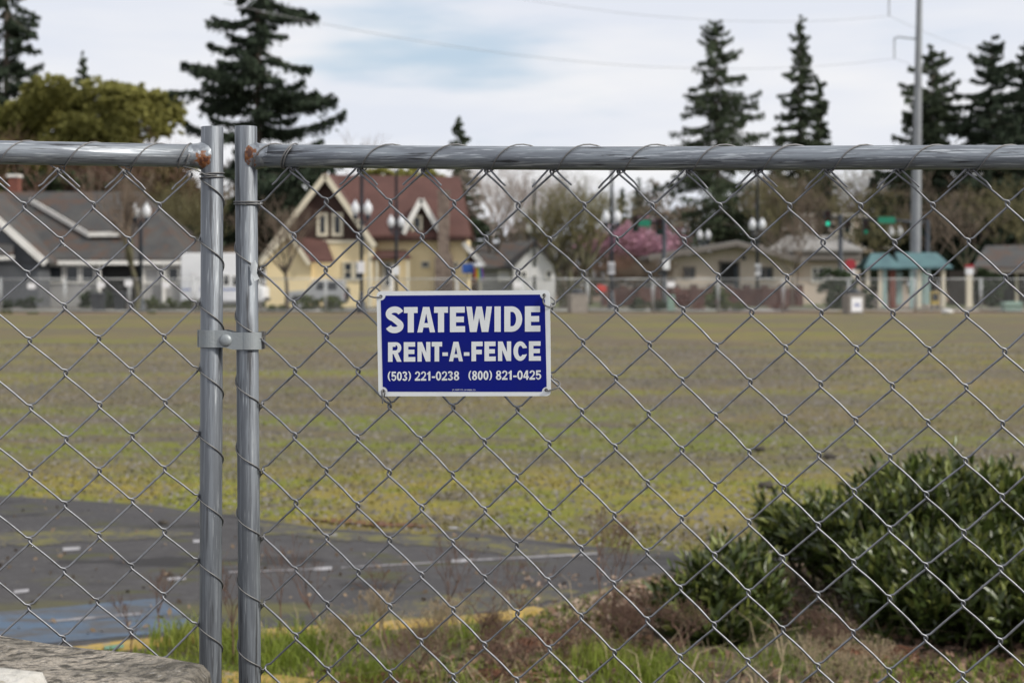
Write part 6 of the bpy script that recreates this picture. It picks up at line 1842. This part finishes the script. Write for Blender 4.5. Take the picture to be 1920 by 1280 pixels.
prof = [(xl, .5), (xr - .05, .5), (xr, .6), (xr, 1.10), (xr - .04, 1.76), (xr - .2, 1.82), (xl + 1.55, 1.82), (xl + 1.18, 1.22), (xl + .08, 1.14), (xl, .95)]
MB().prism([(x, -.85, z) for x, z in prof], (0, 1.7, 0)).build('body', M['silver'], t, bevel=.05)
for a, b in ((1.72, 2.35), (2.42, 2.98)):
    MB().prism([(xl + a, -.872, 1.24), (min(xl + b, xr - .14), -.872, 1.24), (min(xl + b, xr - .18), -.872, 1.70), (xl + a + (.1 if a < 2 else 0), -.872, 1.70)], (0, .02, 0)).build('side_window', M['glass'], t)
MB().prism([(xl + 1.22, -.78, 1.26), (xl + 1.52, -.78, 1.76), (xl + 1.50, -.78, 1.78), (xl + 1.19, -.78, 1.27)], (0, 1.56, 0)).build('windscreen', M['glass'], t)
MB().box(xl - .06, xl + .04, -.8, .8, .42, .62).build('bumper', M['black'], t); MB().box(xr - .04, xr + .06, -.8, .8, .42, .62).build('bumper', M['black'], t)
for a in (.72, 2.62):
    for y in (-.80, .80): wheel(t, xl + a, y, .39, .25)
    MB().prism([(xl + a - .52, -.90, .58), (xl + a + .52, -.90, .58), (xl + a + .38, -.90, .88), (xl + a - .38, -.90, .88)], (0, .14, 0)).build('wheel_arch', M['black'], t)
mb = MB(); mb.lathe([(.2, -.1), (.36, -.1), (.39, -.04), (.39, .06), (.34, .11), (.1, .12)], 18); mb.v = [(xr + .12 + c, a, 1.0 + b) for a, b, c in mb.v]
mb.build('spare_wheel', M['rubber'], t)
MB().box(xl - .01, xl + .02, -.75, -.5, .78, .98).build('headlight', M['whiteplastic'], t)
MB().box(xr - .01, xr + .02, -.80, -.68, .78, 1.0).build('tail_light', M['signred'], t)

# ------------------------------------------------------------------ the lot: tufts of moss and grass, loose stones
rs = np.random.default_rng(120)
n = 90000
d = 9.2 + 34 * rs.uniform(0, 1, n) ** 1.7
u = rs.uniform(-200, 2120, n)
x = (u - CX) / F * d
def vnoise(x, y, s, seed):
    r = np.random.default_rng(seed); k = r.uniform(0, 6.28, (6, 2)); a = r.uniform(0, 6.28, 6)
    v = 0
    for i in range(6):
        v = v + np.sin(x * s * math.cos(a[i]) * (1 + .23 * i) + y * s * math.sin(a[i]) * (1 + .23 * i) + k[i, 0])
    return v / 2.45
far_y = np.interp(u, [p[0] for p in edge_far], [gD(p[1]) for p in edge_far])
dens = 1.0 * vnoise(x * .4, d * 1.5, .8, 3) + .5 * vnoise(x, d, 4.1, 4) + .5 * vnoise(x, d, 11.0, 8) + 1.5 * np.clip(1 - (d - far_y) / 2.2, 0, 1) + rs.normal(0, 1.2, n)
keep = (d > far_y + .03) & (dens > .6)
x, d = x[keep], d[keep]
n = len(x)
P = np.stack([x, d, rs.uniform(.002, .022, n)], 1)
V, Fc = cards(P, rs.uniform(.007, .019, n) * (1 + d / 45), rs, 1.7, -.15)
tag(link_mesh('lot_grass', np_mesh('lot_grass', V, Fc), ground_material(True), None, 'stuff'), 'short olive grass and moss tufts across the empty lot', 'grass')
M['gravel'] = mat('loose_gravel', (0.16, 0.145, 0.13), .95, island=.6)
n = 26000
d = 9.2 + 34 * rs.uniform(0, 1, n) ** 1.6; u = rs.uniform(-200, 2120, n); x = (u - CX) / F * d
far_y = np.interp(u, [p[0] for p in edge_far], [gD(p[1]) for p in edge_far])
keep = d > far_y; x, d = x[keep], d[keep]; n = len(x)
s = rs.uniform(.008, .024, n) * (1 + d / 60); a = rs.uniform(0, 6.28, n)
base = np.stack([np.stack([x + s * np.cos(a + k * 2.094) * rs.uniform(.7, 1.3, n), d + s * np.sin(a + k * 2.094) * rs.uniform(.7, 1.3, n), np.full(n, -.002)], 1) for k in range(3)], 1)
top = np.stack([x, d, s * .75], 1)[:, None, :]
V = np.concatenate([base, top], 1).reshape(-1, 3)
b4 = np.arange(n)[:, None] * 4
Fc = np.concatenate([b4 + np.array([0, 1, 3]), b4 + np.array([1, 2, 3]), b4 + np.array([2, 0, 3])])
tag(link_mesh('lot_gravel', np_mesh('lot_gravel', V, Fc), M['gravel'], None, 'stuff'), 'loose grey brown gravel scattered over the empty lot', 'gravel')
M['clod'] = mat('dark_clod', (0.045, 0.038, 0.032), .95, noise=[(40, (.08, .07, .055), .45, .65)])
for px, py, r_, lab in [(1425, 846, .05, 'dark stone on the lot left of its neighbour, above the big bush'), (1556, 860, .055, 'dark stone on the lot just above the big bush'), (1437, 916, .055, 'dark stone at the left tip of the big bush'), (306, 983, .03, 'dark stone on the asphalt left of the left post'), (318, 1080, .022, 'dark stone beside the short white dash near the left post')]:
    g = gp(px, py, .0)
    mb = MB(); mb.ico((0, 0, r_ * .35), r_, (1.2, .9, .55), 10, 7, .14)
    o = mb.build('stone', M['clod'], None); o.location = (g[0], g[1], .005); tag(o, lab, 'stone', 'loose dark stones')

rs = np.random.default_rng(140)
n = 420
u = rs.uniform(-150, 1300, n); d = rs.uniform(7.2, 12.0, n); x = (u - CX) / F * d
fy = np.interp(u, [p[0] for p in edge_far], [gD(p[1]) for p in edge_far]); k = d < fy - .05
x, d = x[k], d[k]
V, Fc = cards(np.stack([x, d, rs.uniform(.012, .02, len(x))], 1), rs.uniform(.008, .028, len(x)), rs, 1.7, 0)
M['debris'] = mat('dead_leaf_debris', (0.16, 0.115, 0.075), .9, island=.7)
tag(link_mesh('leaf_debris', np_mesh('leaf_debris', V, Fc), M['debris'], None, 'stuff'), 'small dead leaves and grit blown over the asphalt lane', 'leaf litter')
# ------------------------------------------------------------------ the planting bed: laurel bushes, grass, weeds and litter
M['laurel'] = mat('laurel_leaf', (0.050, 0.070, 0.017), .32, island=.65, spec=.45, noise=[(3, (0.07, 0.092, 0.022), .45, .65)], transl=.12)
M['laurel_young'] = mat('young_laurel_leaf', (0.16, 0.18, 0.045), .42, island=.35, spec=.45, transl=.2)
M['stem'] = mat('green_brown_stem', (0.075, 0.07, 0.035), .8)
def leaf_mesh(L=.068, Wd=.022):
    """one lance shaped leaf folded along its midrib, curving down; 12 triangles"""
    V = []; Fc = []
    n = 4
    wl = [0.12, .82, 1.0, .62, 0.0]
    for i in range(n + 1):
        u = i / n
        z = -.10 * L * u * u
        w_ = Wd / 2 * wl[i]
        V += [(-w_, u * L, z + w_ * .45), (0, u * L, z), (w_, u * L, z + w_ * .45)]
    for i in range(n):
        a = i * 3
        Fc += [(a, a + 1, a + 4, a + 3), (a + 1, a + 2, a + 5, a + 4)]
    return np.array(V), np.array(Fc)
LV, LF = leaf_mesh()
leaf_me = np_mesh('leaf', LV, LF, True); leaf_me.materials.append(M['laurel'])
leaf_me2 = np_mesh('leaf', LV, LF, True); leaf_me2.materials.append(M['laurel_young'])
def frame(d, up):
    y = d / np.linalg.norm(d); x = np.cross(y, up); x /= np.linalg.norm(x) + 1e-9; z = np.cross(x, y)
    return np.stack([x, y, z], 1)
def bush(label, loc, blobs, shoots, seed, scale=1.0, n_parts=300):
    rs = np.random.default_rng(seed)
    t = thing('laurel_bush', label, 'bush', loc, 0, 'laurel bushes')
    stems = MB(); L = []
    vol = np.array([b[3] * b[4] * b[5] for b in blobs]); vol = vol ** .8; vol /= vol.sum()
    for q in range(shoots):
        b = blobs[rs.choice(len(blobs), p=vol)]
        d = rs.normal(0, 1, 3); d /= np.linalg.norm(d); d[2] = abs(d[2]) * .9 - .12 * (rs.random() < .4)
        r = rs.uniform(.45, 1.0) ** .6
        tip = np.array(b[:3]) + d * r * np.array(b[3:])
        tip[2] = max(tip[2], .05)
        ax = d * np.array([.7, .7, .35]) + np.array([0, 0, .95]) + rs.normal(0, .22, 3); ax /= np.linalg.norm(ax)
        ln_ = rs.uniform(.14, .30) * scale
        base = tip - ax * ln_
        tip = tip + ax * ln_ * (rs.uniform(.15, .5) * (rs.random() < .28)) * (d[2] > 0)
        if rs.random() < .4: stems.tube([tuple(base), tuple((base + tip) / 2 + rs.normal(0, .008, 3)), tuple(tip)], [.0045, .0035, .002], 5)
        m_ = int(rs.integers(9, 15)); ph = rs.uniform(0, 6.28)
        ex = np.cross(ax, [0, 0, 1.]); ex /= np.linalg.norm(ex) + 1e-9; ey = np.cross(ax, ex)
        for k in range(m_):
            s = (k + .5) / m_
            a = ph + k * 2.4
            side = ex * math.cos(a) + ey * math.sin(a)
            opn = .95 * (1 - s) + .28
            ld = ax * math.cos(opn) + side * math.sin(opn) + rs.normal(0, .12, 3)
            p = base + (tip - base) * (.2 + .8 * s)
            R3 = frame(ld, ax + rs.normal(0, .25, 3))
            sc_l = rs.uniform(.6, 1.4) * scale * (.75 if s > .85 else 1)
            L.append((p, R3, sc_l, s > .8 and rs.random() < .5, r))
    # the leaves nearest the camera and furthest out are objects of their own, the rest are joined
    key = np.array([l[0][1] - .6 * l[4] + rs.normal(0, .12) for l in L])
    order = np.argsort(key)
    for i in order[:n_parts]:
        p, R3, s, y_, _ = L[i]
        o = bpy.data.objects.new('leaf', leaf_me2 if y_ else leaf_me); C.objects.link(o)
        o.parent = t
        o.matrix_local = Matrix.Translation(Vector(p)) @ Matrix(R3.tolist()).to_4x4() @ Matrix.Scale(s, 4)
    for young, mm in ((False, 'laurel'), (True, 'laurel_young')):
        sel = [L[i] for i in order[n_parts:] if L[i][3] == young]
        if not sel: continue
        Pp = np.array([s[0] for s in sel]); RR = np.array([s[1] for s in sel]); SS = np.array([s[2] for s in sel])
        V = np.einsum('nij,vj->nvi', RR, LV) * SS[:, None, None] + Pp[:, None, :]
        Fc = (LF[None] + (np.arange(len(sel)) * len(LV))[:, None, None]).reshape(-1, 4)
        link_mesh('young_foliage' if young else 'foliage', np_mesh('foliage', V.reshape(-1, 3), Fc, True), M[mm], t, 'stuff')
    for b in blobs:
        for k in range(5):
            a = rs.uniform(0, 6.28)
            tip = np.array(b[:3]) + np.array([math.cos(a) * b[3] * .7, math.sin(a) * b[4] * .7, b[5] * rs.uniform(-.1, .7)])
            root = np.array([b[0] * .75 + rs.normal(0, .05), b[1] * .75 + rs.normal(0, .05), 0])
            stems.tube([tuple(root), tuple(root * .4 + tip * .6 + rs.normal(0, .03, 3)), tuple(tip)], [.011, .008, .004], 6)
    stems.build('stems', M['stem'], t, 'stuff')
    return t
bx, by = X(1760, 7.55), 7.55
def bl(px, py, D, rx, ry, rz): return (X(px, D) - bx, D - by, Z(py, D) - .1, rx, ry, rz)
bush('large glossy laurel bush filling the lower right corner', (bx, by, .1),
     [bl(1830, 985, 7.7, .50, .55, .30), bl(1740, 962, 7.6, .36, .5, .27), bl(1960, 990, 7.6, .5, .6, .29), bl(1640, 1020, 7.5, .34, .4, .25), bl(1550, 1000, 7.7, .26, .35, .15),
      bl(1470, 985, 7.9, .16, .25, .11), bl(1800, 1110, 6.9, .50, .45, .28), bl(1920, 1110, 6.8, .5, .5, .30), bl(1690, 1090, 7.0, .27, .35, .2), bl(2080, 1060, 7.4, .5, .6, .33)], 4300, 201)
bx, by = X(1350, 7.05), 7.05
bush('smaller laurel bush left of the large one, amid dry weeds', (bx, by, .1),
     [bl(1350, 1110, 7.0, .20, .25, .17), bl(1290, 1150, 6.95, .16, .2, .13), bl(1412, 1130, 7.0, .13, .2, .15), bl(1390, 1060, 7.3, .15, .2, .10), bl(1340, 1175, 6.8, .22, .2, .10)], 720, 202, .92)

# grass of the bed
def in_bed(x, y):
    xs_ = [p[0] for p in BED]; ys_ = [p[1] for p in BED]
    o = np.argsort(xs_)
    return y < np.interp(x, np.array(xs_)[o], np.array(ys_)[o]) - .17
M['grass'] = mat('bright_bed_grass', (0.165, 0.215, 0.024), .7, island=.45, noise=[(1.2, (0.20, 0.20, 0.04), .45, .65)], coord='World', transl=.3)
M['straw'] = mat('dry_straw', (0.30, 0.235, 0.15), .9, island=.4)
M['litter'] = mat('brown_leaf_litter', (0.20, 0.125, 0.085), .9, island=.65)
M['palelitter'] = mat('pale_wood_chips', (0.29, 0.215, 0.165), .9, island=.5)
M['weedstem'] = mat('dry_weed_stems', (0.12, 0.070, 0.050), .95, island=.4)
M['fern'] = mat('dead_fern', (0.145, 0.062, 0.034), .9, island=.5)
def blades(P, h, lean, rs, wd=.0035):
    n = len(P)
    a = rs.uniform(0, 6.28, n); b = rs.uniform(0, 6.28, n)
    d = np.stack([np.cos(a), np.sin(a), np.zeros(n)], 1); s = np.stack([np.cos(b), np.sin(b), np.zeros(n)], 1) * wd
    h = h[:, None]; l = (lean * rs.uniform(.3, 1.6, n))[:, None]
    up = np.array([[0, 0, 1.]])
    p1 = P + up * h * .55 + d * h * l * .25; p2 = P + up * h * (1 - .3 * l) + d * h * l
    V = np.stack([P - s, P + s, p1 + s * .8, p1 - s * .8, p2 + s * .12, p2 - s * .12], 1).reshape(-1, 3)
    k = np.arange(n)[:, None] * 6
    return V, np.concatenate([k + np.array([0, 1, 2, 3]), k + np.array([3, 2, 4, 5])])
rs = np.random.default_rng(301)
def scatter(n, u0, u1, d0, d1):
    d = rs.uniform(d0, d1, n); u = rs.uniform(u0, u1, n)
    return (u - CX) / F * d, d, u
x, d, u = scatter(76000, -150, 2700, 3.0, 9.0)
k = in_bed(x, d) & ((vnoise(x, d, 4.2, 9) + rs.normal(0, .5, len(x)) + .9 * np.clip((900 - u) / 300, -.5, 1) + 1.0 * (d < 6.3)) > -.05)
x, d, u = x[k], d[k], u[k]
V, Fc = blades(np.stack([x, d, np.full(len(x), .098)], 1), rs.uniform(.025, .06, len(x)) * (1 + .35 * (d < 6.4)), .6, rs, .0028)
tag(link_mesh('bed_grass', np_mesh('bed_grass', V, Fc), M['grass'], None, 'stuff'), 'bright green grass growing along the yellow kerb', 'grass')
# taller tufts against the kerb
Ps = []
for cu, cd, n_ in [(430, 6.6, 420), (520, 6.35, 200), (345, 6.7, 260), (560, 6.6, 220), (650, 6.75, 160), (705, 6.0, 180), (1120, 6.3, 220), (1230, 6.1, 260), (880, 6.7, 120)]:
    x, y = X(cu, cd), cd
    Ps.append(np.stack([x + rs.normal(0, .07, n_), y + rs.normal(0, .12, n_), np.full(n_, .098)], 1))
P = np.concatenate(Ps)
V, Fc = blades(P, rs.uniform(.06, .14, len(P)), .5, rs, .003)
tag(link_mesh('grass_tufts', np_mesh('grass_tufts', V, Fc), M['grass'], None, 'stuff'), 'taller grass tufts around the foot of the fence posts', 'grass')
# dry straw bent over the grass
x, d, u = scatter(1900, 480, 1900, 5.2, 8.2)
k = in_bed(x, d) & ((vnoise(x, d, 3.0, 12) + rs.normal(0, .6, len(x))) > .1); x, d = x[k], d[k]
V, Fc = blades(np.stack([x, d, np.full(len(x), .10)], 1), rs.uniform(.07, .24, len(x)), 1.3, rs, .0028)
tag(link_mesh('dry_straw', np_mesh('dry_straw', V, Fc), M['straw'], None, 'stuff'), 'dry bent straw lying through the planting bed', 'dead grass')
# leaf litter and wood chips
x, d, u = scatter(22000, 560, 2700, 4.5, 9.4)
k = in_bed(x, d) & ((vnoise(x, d, 2.2, 15) + rs.normal(0, .5, len(x)) + .8 * np.clip((u - 950) / 250, -1, 1)) > .15); x, d = x[k], d[k]
V, Fc = cards(np.stack([x, d, rs.uniform(.102, .125, len(x))], 1), rs.uniform(.012, .04, len(x)), rs, 1.5, 0)
tag(link_mesh('leaf_litter', np_mesh('leaf_litter', V, Fc), M['litter'], None, 'stuff'), 'brown dead leaves littering the bed under the laurels', 'leaf litter')
x, d, u = scatter(4200, 1040, 1700, 7.0, 9.0)
k = in_bed(x, d) & ((vnoise(x, d, 3.5, 18) + rs.normal(0, .6, len(x))) > .0); x, d = x[k], d[k]
x2, d2, u2 = scatter(220, 980, 1300, 7.4, 8.8)
x = np.concatenate([x, x2]); d = np.concatenate([d, d2]); zc = np.where(in_bed(x, d), .118, .014)
V, Fc = cards(np.stack([x, d, zc + rs.uniform(0, .012, len(x))], 1), rs.uniform(.009, .024, len(x)), rs, 1.8, 0)
tag(link_mesh('wood_chips', np_mesh('wood_chips', V, Fc), M['palelitter'], None, 'stuff'), 'pale wood chips between the asphalt and the small laurel', 'wood chips')

# dead weeds: wiry branching stalks
def weed(label, px, D, h, seed, spread=.5, fork=.3, trunks=3, levels=5, seeds=True, m='weedstem', z=.1, width=None):
    tr, cr, tips = bare_skeleton(h, seed, spread=spread, fork=fork, levels=levels, trunks=trunks, r0=.0042, kids=(2, 3), up=.2)
    t = thing('dead_weed', label, 'weed', (X(px, D), D, z), 0, 'dry dead weeds')
    cr = [(a, b, max(ra, .0009), max(rb, .0007)) for a, b, ra, rb in cr]
    V, Fc = segs_mesh([(a, b, max(ra, .0018), max(rb, .0016)) for a, b, ra, rb in tr], 5); link_mesh('stalks', np_mesh('stalks', V, Fc, True), M[m], t, 'stuff')
    V, Fc = segs_mesh(cr, 3); link_mesh('twigs', np_mesh('twigs', V, Fc), M[m], t, 'stuff')
    if seeds and tips and seed in (403,):
        r_ = np.random.default_rng(seed); P = np.array(tips) + r_.normal(0, .004, (len(tips), 3))
        V, Fc = cards(P, r_.uniform(.005, .012, len(P)), r_, 1.4); link_mesh('seed_heads', np_mesh('seed_heads', V, Fc), M['litter'], t, 'stuff')
def wh(py_top, D): return Z(py_top, D) - .1
weed('tall dry weed reaching across the white dash left of the blue line', 722, 6.7, wh(1000, 6.7), 401, .42, .16, 2, 4)
weed('spreading dry weed over the asphalt below the sign', 840, 6.7, wh(1040, 6.7), 402, .55, .15, 3, 4)
weed('thin tall dry stalk against the lot left of the small laurel', 1143, 6.9, wh(955, 6.9), 403, .3, .25, 2, 4)
weed('tangled brown weed clump left of the small laurel', 1120, 6.7, wh(1130, 6.7), 404, .7, .22, 6)
weed('second tangled brown weed clump, lower and right of the first', 1195, 6.5, wh(1115, 6.5), 405, .7, .22, 6)
weed('low tangled weed clump above the kerb end below the sign', 1010, 6.5, wh(1150, 6.5), 406, .75, .2, 6)
weed('wiry weed growing against the right fence post', 500, 6.5, wh(1020, 6.5), 407, .35, .18, 2, 4)
weed('straggling weed at the left of the dead fern', 610, 6.3, wh(1150, 6.3), 408, .6, .25, 4, m='straw')
weed('pale dry stalks standing over the grass below the sign', 770, 6.3, wh(1100, 6.3), 409, .4, .3, 4, m='straw')
weed('low brown weed between the two laurels', 1500, 6.5, wh(1150, 6.5), 410, .7, .22, 6)
weed('pale straw weed below the large laurel', 1580, 5.9, wh(1190, 5.9), 411, .7, .25, 7, m='straw')
weed('thin weed leaning over the blue paint left of the left post', 300, 6.6, wh(1080, 6.6), 412, .4, .16, 2, 4)
weed('brown weed tangle in the lower middle edge', 880, 5.9, wh(1160, 5.9), 413, .75, .2, 6)

def fern(label, px, D, n, L, seed):
    r_ = np.random.default_rng(seed)
    t = thing('dead_fern', label, 'fern', (X(px, D), D, .1), 0, 'collapsed dead ferns')
    for k in range(n):
        a = r_.uniform(0, 6.28); l = L * r_.uniform(.6, 1.1)
        d = np.array([math.cos(a), math.sin(a), 0]); s = np.array([-d[1], d[0], 0])
        u = np.linspace(0, 1, 12)
        rach = d[None] * (u * l)[:, None] + np.array([0, 0, 1.])[None] * (l * (.55 * u - .62 * u ** 2.2) + .02)[:, None]
        Vs, Fs = [], []
        V1, F1 = ribbon_tube(rach, .0018, (0.1, .2, 1), 4); Vs.append((V1, F1))
        pts, fs = [], []
        for i in range(1, 12):
            for sg_ in (-1, 1):
                w_ = .085 * l / .35 * math.sin(math.pi * min(1, u[i] * .85 + .15)) * r_.uniform(.6, 1.2)
                p = rach[i]; q = p + s * sg_ * w_ + d * w_ * .35 + np.array([0, 0, -w_ * r_.uniform(.2, .9)])
                c = len(pts)
                pts += [p - d * .009, q, p + d * .009 + np.array([0, 0, .002]), (p + q) / 2 + np.array([0, 0, .006])]
                fs += [(c, c + 3, c + 1, c + 1), (c + 3, c + 2, c + 1, c + 1)]
        me = bpy.data.meshes.new('frond')
        allV = V1.tolist() + [tuple(p) for p in pts]
        allF = F1.tolist() + [(f[0] + len(V1), f[1] + len(V1), f[2] + len(V1)) for f in fs]
        me.from_pydata(allV, [], allF); me.update()
        link_mesh('frond', me, M['fern'], t)
fern('collapsed red brown dead fern below the sign', 690, 5.9, 11, .26, 501)
fern('collapsed red brown dead fern at the lower middle edge', 960, 6.1, 8, .2, 502)
fern('collapsed red brown dead fern below the weed tangle', 1030, 6.6, 8, .2, 503)
fern('collapsed dead fern under the large laurel', 1640, 6.4, 9, .24, 504)
